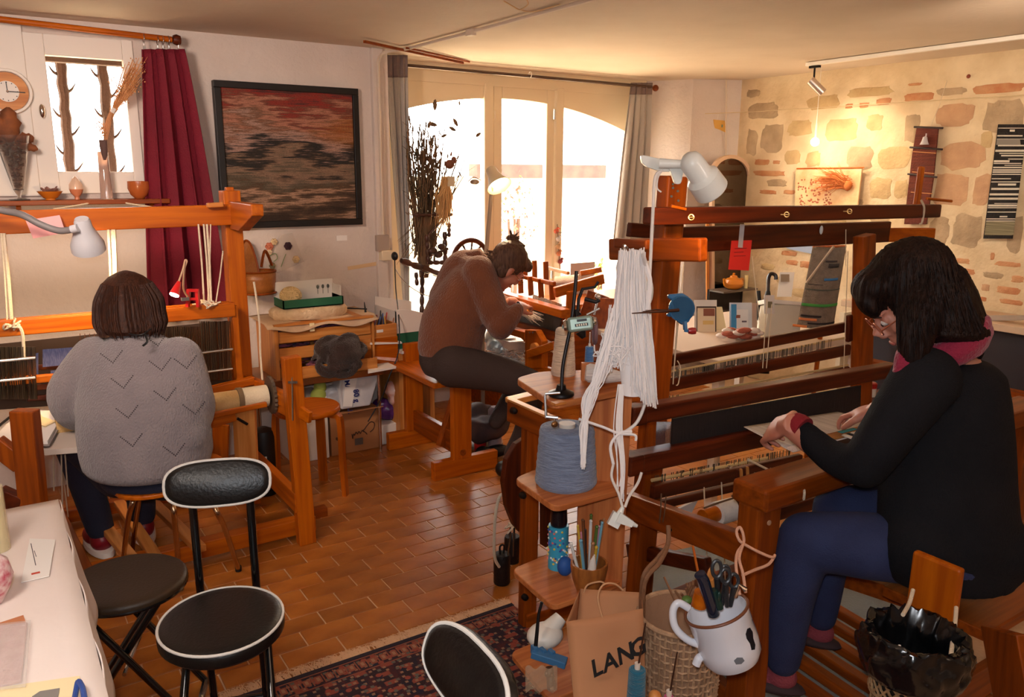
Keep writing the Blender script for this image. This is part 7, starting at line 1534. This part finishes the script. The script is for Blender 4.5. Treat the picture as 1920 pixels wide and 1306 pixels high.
# paper bag with LANG
t=thing('paper_bag','brown kraft paper carrier bag printed LANG standing by the shelf stand','bag',(1.37,1.6,0)); DG=1.93
KB=mat('kraft_paper',(186,130,88),.8,c2=(176,118,78),ns=3,bump=.5,bs=9)
fl_=PD(1062,1165,DG); fr=PD(1205,1140,DG-.02); fbL=PD(1078,1330,DG-.05); fbR=PD(1212,1330,DG-.05)
bk=V((.07,.105,0)); P0=[fl_,fr,fbR,fbL]
BL=PD(1043,1150,DG+.05); bl2=PD(1088,1103,DG+.15); br2=PD(1203,1110,DG+.12)
b=B()
def crump(p,s): return p+V((1,1,1))*mnoise.noise(p*11)*s
def face(a,bq,c,d,nu=10,nv=12,s=.008):
    b.sheet(lambda u,v:crump(a.lerp(bq,u).lerp(d.lerp(c,u),v),s*min(1,4*v+.2)*min(1,4*u+.15,4*(1-u)+.15)),nu,nv)
bbL=fbL+bk; bbR=fbR+bk
face(fl_,fr,fbR,fbL); face(bl2,br2,bbR,bbL,s=.004); face(fl_,bl2,bbL,fbL,5,12,.006); face(fr,br2,bbR,fbR,5,12,.004); 
part(b,'bag_body',KB,t,solid=.0012)
part(B().tube(spline([PD(1130,1160,DG-.01),PD(1121,1120,DG-.005),PD(1131,1096,DG),PD(1152,1094,DG+.01),PD(1168,1106,DG+.02)],7),.0024,8),'paper_handle',mat('twisted_paper',(196,146,104),.8),t)
part(B().tube(spline([PD(1095,1110,DG+.13),PD(1102,1096,DG+.13),PD(1124,1090,DG+.13),PD(1135,1094,DG+.13)],7),.0024,8),'paper_handle',mat('twisted_paper',(196,146,104),.8),t)
xd=(PD(1206,1196,1.885)-PD(1118,1240,1.905)); 
text('L',.056,PD(1112,1270,1.872),xd,UP-RT*.16,BLACK,t,bold=.0014); text('A',.056,PD(1133,1261,1.868),xd,UP-RT*.16,BLACK,t,bold=.0014); text('N',.056,PD(1160,1247,1.866),xd,UP-RT*.16,BLACK,t,bold=.0014); text('G',.056,PD(1184,1235,1.862),xd,UP-RT*.16,BLACK,t,bold=.0014)
# cones in front
for nm,lb,x,y,m,r0,r1,h in(('thread_cone','teal thread cone on a dark spike at the bottom edge before the paper bag',1192,1320,yarnm('teal_thread',(10,96,120),(8,80,104)),.019,.017,.082),('thread_cone','pink thread cone on a dark spike at the bottom edge right of the teal one',1252,1345,yarnm('pink_thread',(196,60,110),(170,44,92)),.024,.010,.052)):
    D_=1.62 if x<1200 else 1.66; c=PD(x,y,D_); tt=cone(nm,lb,c,r0,r1,h,m,cat='yarn cone')
    part(B().tube([c+Z*h,c+Z*(h+.012)],[.006,.006],12),'cone_tip',mat('tip_pale',(214,196,180),.5),tt)
    part(B().tube([c+Z*(h-.01),c+Z*(h+.10)+RT*.012],[.0022,.0016],8),'spike',mat('spindle_iron',(80,50,36),.4,.6),tt); part(B().tube([V((c.x,c.y,.012)),c],.004,8),'stand_rod',IRON,tt); part(B().lathe([(.001,0),(.06,0),(.06,.012),(.001,.014)],V((c.x,c.y,0)),Z,24),'stand_base',wood('mid','x'),tt)
tag(part(B().ball(PD(1228,1306,1.64),(.014,.014,.014)).tube([V((PD(1228,1306,1.64).x,PD(1228,1306,1.64).y,.0)),PD(1228,1306,1.64)],.004,8),'turned_ball',wood('pale','z'),None,loc=PD(1228,1306,1.64)),'pale round wooden knob between the teal and pink cones','ball')
# ================================================================== RUG
def rugmat():
    m=bpy.data.materials.new('oriental_rug'); m.use_nodes=True; nt=m.node_tree; N=nt.nodes; L=nt.links; b=N['Principled BSDF']; b.inputs['Roughness'].default_value=.95
    tc=N.new('ShaderNodeTexCoord')
    def vor(sx,sy,sc,feat='F1',dist='CHEBYCHEV',rnd=.0):
        mp=N.new('ShaderNodeMapping'); mp.inputs['Scale'].default_value=(sx,sy,1); L.new(tc.outputs['Object'],mp.inputs[0]); v=N.new('ShaderNodeTexVoronoi'); v.inputs['Scale'].default_value=sc; v.distance=dist; v.inputs['Randomness'].default_value=rnd; v.voronoi_dimensions='2D'; L.new(mp.outputs[0],v.inputs[0]); return v
    base=N.new('ShaderNodeTexNoise'); base.inputs['Scale'].default_value=40; L.new(tc.outputs['Object'],base.inputs[0]); cr=N.new('ShaderNodeValToRGB'); L.new(base.outputs[0],cr.inputs[0]); cr.color_ramp.elements[0].position=.42; cr.color_ramp.elements[0].color=s2l((74,24,30)); cr.color_ramp.elements[1].position=.58; cr.color_ramp.elements[1].color=s2l((36,24,40)); cur=cr.outputs[0]
    def over(cur,v,lo,hi,col,inv=False):
        r=N.new('ShaderNodeMapRange'); L.new(v.outputs['Distance'],r.inputs[0]); r.inputs[1].default_value=lo; r.inputs[2].default_value=hi; r.inputs[3].default_value=1; r.inputs[4].default_value=0
        x=N.new('ShaderNodeMix'); x.data_type='RGBA'; L.new(r.outputs[0],x.inputs[0]); L.new(cur,x.inputs[6]); x.inputs[7].default_value=s2l(col); return x.outputs[2]
    cur=over(cur,vor(1,1.6,11,rnd=.15,dist='MANHATTAN'),.36,.42,(44,22,30)); cur=over(cur,vor(1,1.9,11,rnd=.5),.20,.24,(140,66,50)); cur=over(cur,vor(1.3,1.3,11,rnd=.3,dist='MANHATTAN'),.17,.20,(30,26,48)); cur=over(cur,vor(1,1,34,rnd=.5),.14,.2,(150,110,84)); cur=over(cur,vor(1,1,24,rnd=.8),.12,.17,(96,92,82)); cur=over(cur,vor(1,1,15,rnd=.9,dist='EUCLIDEAN'),.12,.16,(146,62,48))
    L.new(cur,b.inputs['Base Color']); n=N.new('ShaderNodeTexNoise'); n.inputs['Scale'].default_value=400; L.new(tc.outputs['Object'],n.inputs[0]); bp=N.new('ShaderNodeBump'); bp.inputs['Strength'].default_value=.8; bp.inputs['Distance'].default_value=.004; L.new(n.outputs[0],bp.inputs['Height']); L.new(bp.outputs[0],b.inputs['Normal']); return m
t=thing('oriental_rug','red and navy oriental rug with cream fringe on the tiles','rug',(.9,1.7,0))
rx0,rx1,ry0,ry1=.25,1.50,.55,2.28
part(B().bb((rx0,ry0,0.001),(rx1,ry1,.012)),'pile',rugmat(),t,smooth=False,bev=.003)
DKB=mat('rug_border',(38,28,40),.95); part(B().bb((rx0,ry1-.018,.012),(rx1,ry1,.0135)),'edge_band',DKB,t,smooth=False)
BT=mat('rug_motif',(140,78,58),.95); BT2=mat('rug_motif_light',(156,112,86),.95); b=B(); b2=B(); 
for k in range(34):
    x=rx0+.03+.0375*k
    for yy in(2.225,):
        b.box((x,yy,.0127),(.022,.034,.001)); b2.box((x,yy,.0134),(.010,.018,.001)); b.box((x+.018,yy,.0126),(.004,.05,.001))
for yy in(2.19,2.258): b.box(((rx0+rx1)/2,yy,.0126),(rx1-rx0-.02,.004,.001))
part(b,'border_motifs',BT,t,smooth=False,kind='stuff'); part(b2,'border_centres',BT2,t,smooth=False,kind='stuff')
b=B(); rr=random.Random(5)
for k in range(900):
    x=rx0+(rx1-rx0)*rr.random(); d=rr.uniform(.04,.065); b.tube([(x,ry1-.003,.006),(x+rr.gauss(0,.008),ry1+d*.5,.006+rr.uniform(0,.006)),(x+rr.gauss(0,.014),ry1+d,.002+rr.uniform(0,.003))],[.0018,.0018,.0008],4)
part(b,'fringe',mat('fringe_cream',(222,178,138),.95),t,kind='stuff')
# ================================================================== RIGHT BACKGROUND
# ceiling track and spots
t=thing('track_light','white ceiling track carrying a silver spotlight','track light',PZ(1528,118,2.25)); a,c_=PZ(1513,121,2.255),PZ(1990,60,2.255)
part(B().beam(a,c_,.03,.022),'track',WHITE,t,smooth=False,bev=.002); h0=PZ(1528,124,2.24)
part(B().box(h0-Z*.004,(.02,.075,.014)),'adapter',IRON,t,smooth=False); part(B().tube([h0,h0-Z*.095],.006,8),'stem',IRON,t)
DSp=(h0-CAM).dot(FW); s0=PD(1519,150,DSp); s1=PD(1543,174,DSp); ax_=(s1-s0).normalized(); part(B().lathe([(.001,0),(.026,0),(.027,.01),(.027,(s1-s0).length),(.024,(s1-s0).length),(.001,(s1-s0).length-.02)],s0,ax_,28),'spot_head',mat('brushed_silver',(214,200,190),.3,.8),t)
lamp('SPOT','track_spot_light',tuple(s1+ax_*.015),13,(1,.76,.5),.03,tuple(PX(1600,330,SX)),1.9,.8)
# pendant bulb
t=thing('pendant_bulb','small glowing bulb hanging on a thin wire before the stone wall','lamp',PX(1528,265,4.75)); p=PX(1528,266,4.75)
part(B().tube([V((p.x,p.y,CH)),p+Z*.03],.002,5),'wire',WHITE,t); part(B().tube([p+Z*.12,p+Z*.03],[.006,.008],8),'socket',mat('clear_foot',(220,210,205),.2,alpha=.6),t); part(B().ball(p,(.028,.028,.028)),'bulb',mat('bulb_white',(255,236,200),.3,emit=22),t)
lamp('POINT','pendant_bulb_light',tuple(p-Z*.04-XA*.03),3.2,(1,.78,.52),.03)
tag(part(B().tube([PX(1320,213,4.60) if 0 else PY(1322,213,4.50),PX(1400,210,4.93),PX(1920,178,4.93),PX(2000,172,4.93)],.003,5),'hanging_wire',mat('wire_pale',(214,190,150),.5),None,loc=PX(1528,205,4.93)),'thin picture wire strung along the stone wall','wire')
# calendar card on pillar
t=thing('yellow_card','small yellow decorated card hanging on the pillar','card',PY(1350,240,4.44)); part(B().poly([PY(1338,224,4.49),PY(1359,226,4.45),PY(1362,252,4.45),PY(1342,254,4.49)],(0,.004,0)),'card_sheet',mat('mustard',(224,170,80),.7),t,smooth=False); part(B().box(PY(1354,236,4.445),(.012,.003,.02)),'print_patch',mat('teal_print',(90,120,110),.7),t,smooth=False); part(B().tube([PY(1345,224,4.47),PY(1347,214,4.48)],.0015,4),'thread',WHITE,t)
tag(part(B().tube([PY(1362,150,4.42),PY(1361,290,4.42)],.006,8),'wall_cable',cdm,None,loc=PY(1362,220,4.42)),'painted cable running down the pillar beside the yellow card','cable')
# mirror
t=thing('arched_mirror','tall arched mirror in a pale frame leaning in the corner by the pillar','mirror',PY(1372,640,4.28)); YMr=4.28
def arch(x0,x1,yt,yb,n=14):
    cx=(x0+x1)/2; r=(x1-x0)/2; return [(cx+r*math.cos(PI-PI*i/n),yt+r*1.02-r*1.02*math.sin(PI-PI*i/n)) for i in range(n+1)]+[(x1,yb),(x0,yb)]
out=[PY(x,y,YMr) for x,y in arch(1335,1409,290,645)]; inn=[PY(x,y,YMr) for x,y in arch(1340,1404,297,641)]
n=len(out); b=B(); th=V((0,.03,0)); b.add(out+inn+[p+th for p in out]+[p+th for p in inn],[(i,(i+1)%n,n+(i+1)%n,n+i) for i in range(n)]+[(i,2*n+i,2*n+(i+1)%n,(i+1)%n) for i in range(n)]+[(n+i,n+(i+1)%n,3*n+(i+1)%n,3*n+i) for i in range(n)]); part(b,'frame',mat('frame_pinkwood',(214,180,150),.5),t,smooth=False)
part(B().poly([p+V((0,.015,0)) for p in inn],(0,.004,0)),'mirror_glass',mat('mirror',(112,102,94),.02,1),t,smooth=False)
part(B().beam(PY(1326,390,4.31),PY(1327,645,4.31),.03,.02,up=RT),'side_board',wood('pale','z'),t,smooth=False)
# dark shelf with teapot
t=thing('dark_shelf','dark open shelf in front of the arched mirror','shelf',PY(1372,600,4.18)); 
xa,xb=PY(1340,540,4.15).x,PY(1403,540,4.15).x; zz=PY(1370,541,4.15).z
part(B().bb((xa,4.06,zz-.012),(xb,4.22,zz)),'shelf_board',mat('shelf_grey',(96,84,74),.5),t,smooth=False); part(B().bb((xa,4.06,zz-.15),(xb,4.22,zz-.14)),'shelf_board',mat('shelf_dark',(44,30,26),.5),t,smooth=False)
for x in(xa,xb-.012): part(B().bb((x,4.20,0),(x+.012,4.22,zz)),'upright',mat('shelf_dark',(44,30,26),.5),t,smooth=False)
part(B().bb((xa,4.205,0),(xb,4.215,zz-.012)),'back_panel',mat('shelf_dark',(44,30,26),.5),t,smooth=False)
c=V((PY(1375,528,4.13).x,4.13,zz)); t=thing('teapot','orange glazed teapot on the dark shelf behind the loom','teapot',c)
OG=mat('glaze_orange',(214,130,40),.2,coat=.6)
part(B().lathe([(.001,0),(.04,0),(.07,.02),(.078,.045),(.065,.075),(.03,.09),(.001,.092)],c,Z,28),'pot_body',OG,t); part(B().lathe([(.001,.09),(.03,.09),(.025,.102),(.008,.108),(.010,.12),(.001,.124)],c,Z,20),'lid',OG,t)
part(B().tube(spline([c+V((-.06,0,.03)),c+V((-.09,0,.05)),c+V((-.105,0,.085))],5),[.016,.015,.014,.013,.012,.011,.011,.010,.010,.010,.010],10),'spout',OG,t); part(B().tube(spline([c+V((.06,0,.07)),c+V((.10,0,.07)),c+V((.10,0,.03)),c+V((.065,0,.025))],5),.008,8),'handle',OG,t)
c=V((PY(1399,528,4.12).x-.012,4.11,zz)); tag(part(B().lathe([(.001,0),(.014,0),(.014,.10),(.001,.10)],c,Z,14),'cream_candle',mat('candle',(226,206,150),.4),None,loc=c),'cream candle standing beside the orange teapot','candle')
# umbrella stand with walking sticks
t=thing('black_umbrella','black umbrella with a curved handle leaning behind the loom cords','umbrella',PD(1440,640,4.6)); DU=4.55
part(B().tube([PD(1432,700,DU),PD(1436,600,DU),PD(1440,545,DU)],[.03,.045,.012],12),'canopy',BLACK,t); part(B().tube(spline([PD(1440,548,DU),PD(1441,522,DU),PD(1446,513,DU),PD(1454,516,DU),PD(1455,524,DU)],6),.011,8),'handle',mat('handle_dark',(40,28,26),.3),t)
part(B().tube([PD(1428,690,DU+.05),PD(1422,545,DU+.05)],[.03,.012],10),'folded_panel',BLACK,t)
# display table with cards
TX=thing('card_table','pale table behind the loom covered with cards and leaflets','table',(3.75,3.3,0)); tz=.765
part(B().bb((2.70,2.42,tz-.03),(3.85,3.30,tz)),'table_top',mat('table_pale',(216,196,180),.6),TX,smooth=False,bev=.003)
for x,y in((2.75,2.46),(3.78,2.46),(2.75,3.22),(3.78,3.22)): part(B().bb((x,y,0),(x+.04,y+.04,tz-.03)),'leg',WHITE,TX,smooth=False)
def standcard(nm,lab,x0,y0,x1,y1,m,deco,D_=4.25,sk=0,cat='card'):
    tt=thing(nm,lab,cat,PD((x0+x1)/2,y1,D_)); part(B().poly([PD(x0+sk,y0,D_+.03),PD(x1+sk,y0,D_+.03),PD(x1,y1,D_),PD(x0,y1,D_)],FW*.004),'card_sheet',m,tt,smooth=False)
    for (a0,b0,a1,b1,cc,nn) in deco: part(B().poly([PD(a0,b0,D_-.004),PD(a1,b0,D_-.004),PD(a1,b1,D_-.006),PD(a0,b1,D_-.006)],FW*.002),nn,mat('print_%d_%d_%d'%cc,cc,.7),tt,smooth=False)
CRM=mat('cream_paper',(236,216,170),.8)
standcard('framed_card','dark-framed cream card with a small picture standing on the pale table',1306,574,1343,627,mat('card_frame_dark',(70,50,42),.5),[(1308,577,1341,627,(228,210,180),'mount'),(1319,578,1340,592,(150,90,70),'picture'),(1318,594,1338,608,(222,190,120),'text_block'),(1316,611,1338,625,(236,232,236),'lower_card')])
standcard('plain_card','plain white card standing left of the framed card',1302,562,1344,622,PAPER,[],4.32)
standcard('tilted_card','cream card leaning at an angle behind the framed card',1330,575,1362,618,CRM,[],4.30,sk=-8)
standcard('leaflet_stand','leaflet with a blue stripe and colour pictures in a clear stand',1368,567,1410,620,mat('acrylic',(210,214,222),.3),[(1371,570,1381,617,(60,140,196),'blue_stripe'),(1378,580,1403,618,(226,226,228),'leaflet'),(1380,588,1388,596,(140,80,60),'picture'),(1391,597,1400,604,(110,100,110),'picture'),(1381,607,1394,616,(214,130,90),'picture')],4.2)
standcard('brown_card','small brownish card beside the blue-striped leaflet',1406,568,1419,616,mat('tan_card',(176,144,126),.7),[],4.22)
standcard('picture_tag','white tag with a small green-brown picture hanging on the white box',1433,553,1452,588,PAPER,[(1440,565,1448,577,(130,120,90),'picture')],4.0)
standcard('tall_leaflet','tall white leaflet stand with a printed photo behind the white box',1457,510,1484,556,PAPER,[(1464,514,1480,528,(150,130,110),'picture')],4.5,sk=6)
t=thing('white_box','large white box on the table behind the loom','box',PD(1462,640,4.1)); 
q=[PD(1442,570,4.1),PD(1503,570,4.1),PD(1500,632,4.1),PD(1430,650,4.1)]; part(B().poly(q,FW*.15),'box_body',mat('box_offwhite',(216,208,190),.6),t,smooth=False,bev=.004); part(B().poly([PD(1440,560,4.08),PD(1504,566,4.08),PD(1504,572,4.08),PD(1440,568,4.08)],FW*.18),'lid_edge',WHITE,t,smooth=False)
b=B(); rr=random.Random(3)
tt=thing('fabric_scraps','small heap of red-brown and white fabric scraps on the pale table','fabric',PD(1400,628,4.1))
for cc,nm in(((170,90,70),'rust_scraps'),((226,214,208),'white_scraps')):
    b=B()
    for k in range(9): b.ball(PD(rr.uniform(1345,1425),rr.uniform(618,632),4.0+rr.uniform(-.05,.1)),(rr.uniform(.02,.05),.03,.014),n=8,m=6)
    part(b,nm,mat(nm,cc,.8,bump=.6,bs=50),tt)
# big rolled wall weaving leaning at loom's right post
t=thing('hanging_weaving','long grey woven hanging with coloured stripes behind the right loom post','weaving',PD(1540,610,4.0)); DH=4.0
def hw(u,v): x=(1502+(1585-1502)*u) if 0 else None
def HP(u,v): 
    xl=1524-30*v; xr=1586-24*v; return PD(xl+(xr-xl)*u,462+150*v,DH)-FH*.05*math.sin(PI*u)
part(B().sheet(HP,16,30),'grey_cloth',mat('weave_grey',(136,122,108),.95,c2=(120,106,94),ns=30,bump=.6,bs=150),t,solid=.004)
part(B().tube([HP(.5,.02)+FH*.03,V((HP(.5,0).x,HP(.5,0).y+.05,0))],.012,8).tube([HP(0,0),HP(1,0)],.008,8),'support_pole',wood('oak','z'),t)
def stripe(v0,v1,u0,u1,cc,nm): part(B().sheet(lambda u,v:HP(u0+(u1-u0)*u,v0+(v1-v0)*v)-FH*.006,14,2),nm,mat('stripe_%d_%d_%d'%cc,cc,.9),t,solid=.002)
for a in((.70,.735,0,1,(70,150,70),'green_stripe'),(.38,.41,.4,.85,(60,120,180),'blue_stripe'),(.52,.53,.0,1,(80,90,80),'thin_stripe'),(.46,.465,.05,.4,(50,44,44),'thin_stripe'),(.20,.25,.45,.8,(60,54,54),'dark_motif'),(.16,.18,.35,.7,(70,60,60),'dark_motif'),(.84,.865,.02,.5,(50,40,40),'dark_motif'),(.93,.95,.2,1,(44,36,36),'dark_motif'),(.88,.91,0,.4,(214,130,80),'orange_stripe'),(.97,1.0,-.1,.2,(220,130,70),'orange_stripe')): stripe(*a)
tag(part(B().tube([PD(1563,462,3.6),PD(1512,530,3.7)],.006,6),'slanting_cord',ROPE,None,loc=PD(1540,500,3.65)),'pale cord slanting in front of the grey hanging','cord')
tag(part(B().poly([PX(1462,459,4.955),PX(1530,460,4.955),PX(1528,477,4.955),PX(1480,467,4.955)],(.01,0,0)),'blue_sign',mat('sign_blue',(160,176,206),.7),None,smooth=False,loc=PX(1500,470,4.955)),'pale blue card showing below the loom beam beside the grey hanging','card')
# pink/gold picture with reed sheaf on the stone wall
t=thing('floral_hanging','pale floral printed cloth hanging on the stone wall','wall hanging',PX(1555,380,4.93)); 
def FP(x,y,d=0): return PX(x,y,4.94-d)
part(B().poly([FP(1494,316),FP(1618,314),FP(1608,402),FP(1492,402)],(-.012,0,0)),'cloth_panel',mat('cloth_peach',(238,206,160),.85,c2=(226,180,130),ns=10,bump=.3,bs=50),t,smooth=False)
b=B(); rr=random.Random(8)
for k in range(110): 
    x,y=rr.uniform(1496,1560),rr.uniform(335,395); b.ball(FP(x,y,.013),(.002,rr.uniform(.004,.012),rr.uniform(.004,.009)),n=6,m=4)
part(b,'flower_print',mat('print_rust',(180,100,70),.8),t,kind='stuff'); part(B().tube([FP(1494,316,.015),FP(1620,314,.015)],.005),'hanging_rod',wood('oak','y'),t)
t=thing('dried_sheaf','fan of orange dried grass fixed on the stone wall above the floral cloth','dried sheaf',FP(1588,345)); b=B()
for k in range(170):
    s0=FP(1590+rr.gauss(0,3),345+rr.gauss(0,6),.03); a=rr.gauss(PI*.92,.45); L=rr.uniform(.18,.42); e=s0+V((-rr.uniform(.02,.06),math.cos(a)*-L,math.sin(a)*L*.9)); 
    e=FP(1590+math.cos(a)*rr.uniform(35,76),338-math.sin(a)*rr.uniform(15,52)+6,.04+rr.uniform(0,.05)); b.tube([s0,s0.lerp(e,.5)+V((-.015,0,.01)),e],[.0022,.0018,.0006],4)
part(b,'grass_stems',mat('grass_orange',(214,128,64),.85,c2=(190,104,48),ns=8),t,kind='stuff'); part(B().ball(FP(1590,347,.03),(.02,.03,.035)),'knot',mat('grass_orange',(214,128,64),.85),t)
# brown woven strip with dowels
t=thing('brown_strip_weaving','narrow dark brown woven hanging with cross rods on the stone wall','wall hanging',FP(1725,400)); 
part(B().poly([FP(1721,237),FP(1761,238),FP(1752,330),FP(1738,420),FP(1697,420),FP(1712,290)],(-.012,0,0)),'woven_strip',mat('strip_brown',(110,48,30),.9,c2=(88,36,24),ns=3,stretch=(1,1,30),bump=.5,bs=120),t,smooth=False,)
for (x0,x1,y0,y1) in((1706,1767,276,280),(1702,1757,326,332),(1714,1768,238,240)): part(B().tube([FP(x0,y0,.016),FP(x1,y1,.016)],.006,8),'cross_rod',mat('rod_dark',(50,34,34),.5),t)
part(B().tube([FP(1776,150,.01),FP(1762,195,.01),FP(1745,238,.01)],.002,4),'thread',ROPE,t)
part(B().lathe([(.001,.05),(.012,.045),(.018,.02),(.026,0),(.001,0)],FP(1733,271,.03),Z,16).tube([FP(1735,262,.03),FP(1737,250,.03)],.004),'white_ornament',mat('ornament',(206,200,206),.5),t)
for k in range(3): part(B().beam(FP(1712-2*k,284+38*k,.013),FP(1755-3*k,287+38*k,.013),.002,.004),'pale_line',mat('pale_orange',(206,140,84),.8),t,smooth=False)
# black & white striped hanging
t=thing('striped_weaving','black and white striped woven banner at the right end of the stone wall','wall hanging',FP(1870,445)); rr=random.Random(10)
def BP_(u,v,d=.0): return FP(1873+54*u-28*v,233+214*v,.0+d)
part(B().poly([BP_(0,0),BP_(1,0),BP_(1,1),BP_(0,1)],(-.010,0,0)),'banner_cloth',mat('banner_black',(36,30,28),.95,bump=.5,bs=100),t,smooth=False)
bw=mat('banner_white',(206,196,180),.95,bump=.5,bs=100); v=.03; bo=B()
while v<.97:
    h=rr.choice((.006,.008,.012,.018)); u0=0 if rr.random()<.6 else rr.uniform(0,.5); u1=1 if rr.random()<.6 else rr.uniform(.5,1)
    o=part(B().poly([BP_(u0,v,.011),BP_(u1,v,.011),BP_(u1,v+h,.011),BP_(u0,v+h,.011)],(-.002,0,0)),'white_stripe',bw,t,smooth=False); v+=h+rr.choice((.006,.01,.02,.03))
part(B().poly([BP_(0,.13,.013),BP_(.8,.13,.013),BP_(.85,.18,.013),BP_(0,.18,.013)],(-.002,0,0)),'grey_block',mat('banner_grey',(130,122,112),.95),t,smooth=False)
part(B().poly([BP_(0,.85,.013),BP_(1,.85,.013),BP_(1,.97,.013),BP_(0,.97,.013)],(-.001,0,0)),'olive_block',mat('banner_olive',(96,88,66),.95,c2=(150,140,110),ns=3,stretch=(1,1,60)),t,smooth=False)
tag(part(B().ball(PX(1816,143,4.96),(.006,.012,.012)),'iron_hook',mat('rust',(130,60,36),.8),None,loc=PX(1816,143,4.96)),'small rusty fixing in the top of the stone wall','hook')
# counter on the right behind person C
t=thing('stone_side_counter','counter with a pale top along the stone wall behind the woman in black','counter',(4.6,2.2,0)); tz2=.80
pA=PX(1790,583,4.9); cz_=PX(1850,592,4.75).z
part(B().bb((4.55,.9,cz_-.04),(4.955,3.1,cz_)),'counter_top',mat('counter_pale',(206,176,146),.6,c2=(190,160,132),ns=4),t,smooth=False,bev=.004)
part(B().bb((4.60,.95,0),(4.95,3.05,cz_-.04)),'counter_body',mat('counter_dark',(38,28,34),.6),t,smooth=False)
for k,z in enumerate((.20,.42)): part(B().bb((4.53,.95,z),(4.61,3.0,z+.03)),'shelf_edge',wood('mid','y'),t,smooth=False)
b=B(); c=PX(1826,563,4.72); c.z=cz_+.045; t=thing('orange_gourd','bright orange ornamental gourd on the pale counter','gourd',c-Z*.045)
part(B().ball(c,(.055,.045,.045)),'gourd_body',mat('gourd_orange',(240,140,20),.35),t); part(B().ball(c+V((0,.06,.02)),(.035,.035,.03)),'gourd_neck',mat('gourd_orange',(240,140,20),.35),t); part(B().tube([c+V((0,.08,.035)),c+V((0,.11,.07))],[.010,.006],8),'stem',mat('gourd_stem',(96,80,36),.6),t)
b=B(); rr=random.Random(5)
for k in range(40): q_=V((4.75,c.y+.16,cz_+.02))+V((rr.gauss(0,.03),rr.gauss(0,.05),abs(rr.gauss(0,.05)))); v_,f_=leaf(q_,(rr.gauss(0,1),rr.gauss(0,1),rr.uniform(.2,1)),.06,.012); b.add(v_,f_)
tag(part(b,'dried_leaves',mat('leaf_dark_green',(60,52,34),.8),None,loc=(4.75,c.y+.16,cz_),smooth=False),'bunch of dark dried leaves beside the orange gourd','leaves',kind='stuff')
b=B().poly([PX(1838,592,4.66),PX(1935,592,4.66),PX(1935,600,4.62),PX(1838,601,4.62)],(0,0,.004))
tag(part(b,'grey_magazine',mat('magazine',(150,134,124),.5),None,smooth=False,loc=PX(1880,596,4.64)),'grey printed sheet lying on the edge of the pale counter','magazine')
t=thing('red_lid_jar','white jar with a red lid behind the right post of the dark loom','jar',PY(1632,740,2.35)); c=PY(1632,742,2.35)
part(B().lathe([(.001,0),(.026,0),(.026,.045),(.001,.045)],c,Z,22),'jar_body',WHITE,t); part(B().lathe([(.001,.045),(.028,.045),(.028,.068),(.022,.074),(.001,.075)],c,Z,22),'lid',mat('lid_red',(170,20,24),.3),t)
t=thing('side_cupboard','dark cupboard standing behind the right post of the loom','cupboard',(3.75,2.6,0)); part(B().bb((c.x-.28,2.24,0),(c.x+.3,2.40,c.z-.012)),'cupboard_body',mat('cupboard',(52,34,30),.6),t,smooth=False); part(B().bb((c.x-.3,2.22,c.z-.012),(c.x+.32,2.41,c.z-.001)),'cupboard_top',wood('dark','x'),t,smooth=False)
# pale panel seen right of the face
tag(part(B().bb((PY(1640,600,2.7).x,2.9,0),(PY(1668,600,2.7).x,2.93,PY(1640,596,2.7).z)),'pale_panel',mat('panel_cream',(216,200,170),.6),None,smooth=False,loc=PY(1655,690,2.7)),'pale panel standing between the loom post and the face of the woman in black','panel')

tag(part(B().tube(spline([PZ(945,2,2.262),PZ(962,12,2.262),PZ(975,18,2.262),PZ(990,8,2.262),PZ(985,-4,2.262)],6),.003,6).tube(spline([PZ(975,18,2.262),PZ(1000,22,2.262),PZ(1050,8,2.262)],5),.003,6),'ceiling_twine',mat('twine_pale',(214,176,130),.8),None,loc=PZ(975,14,2.262)),'pale twine looped on the ceiling at the top edge','twine')
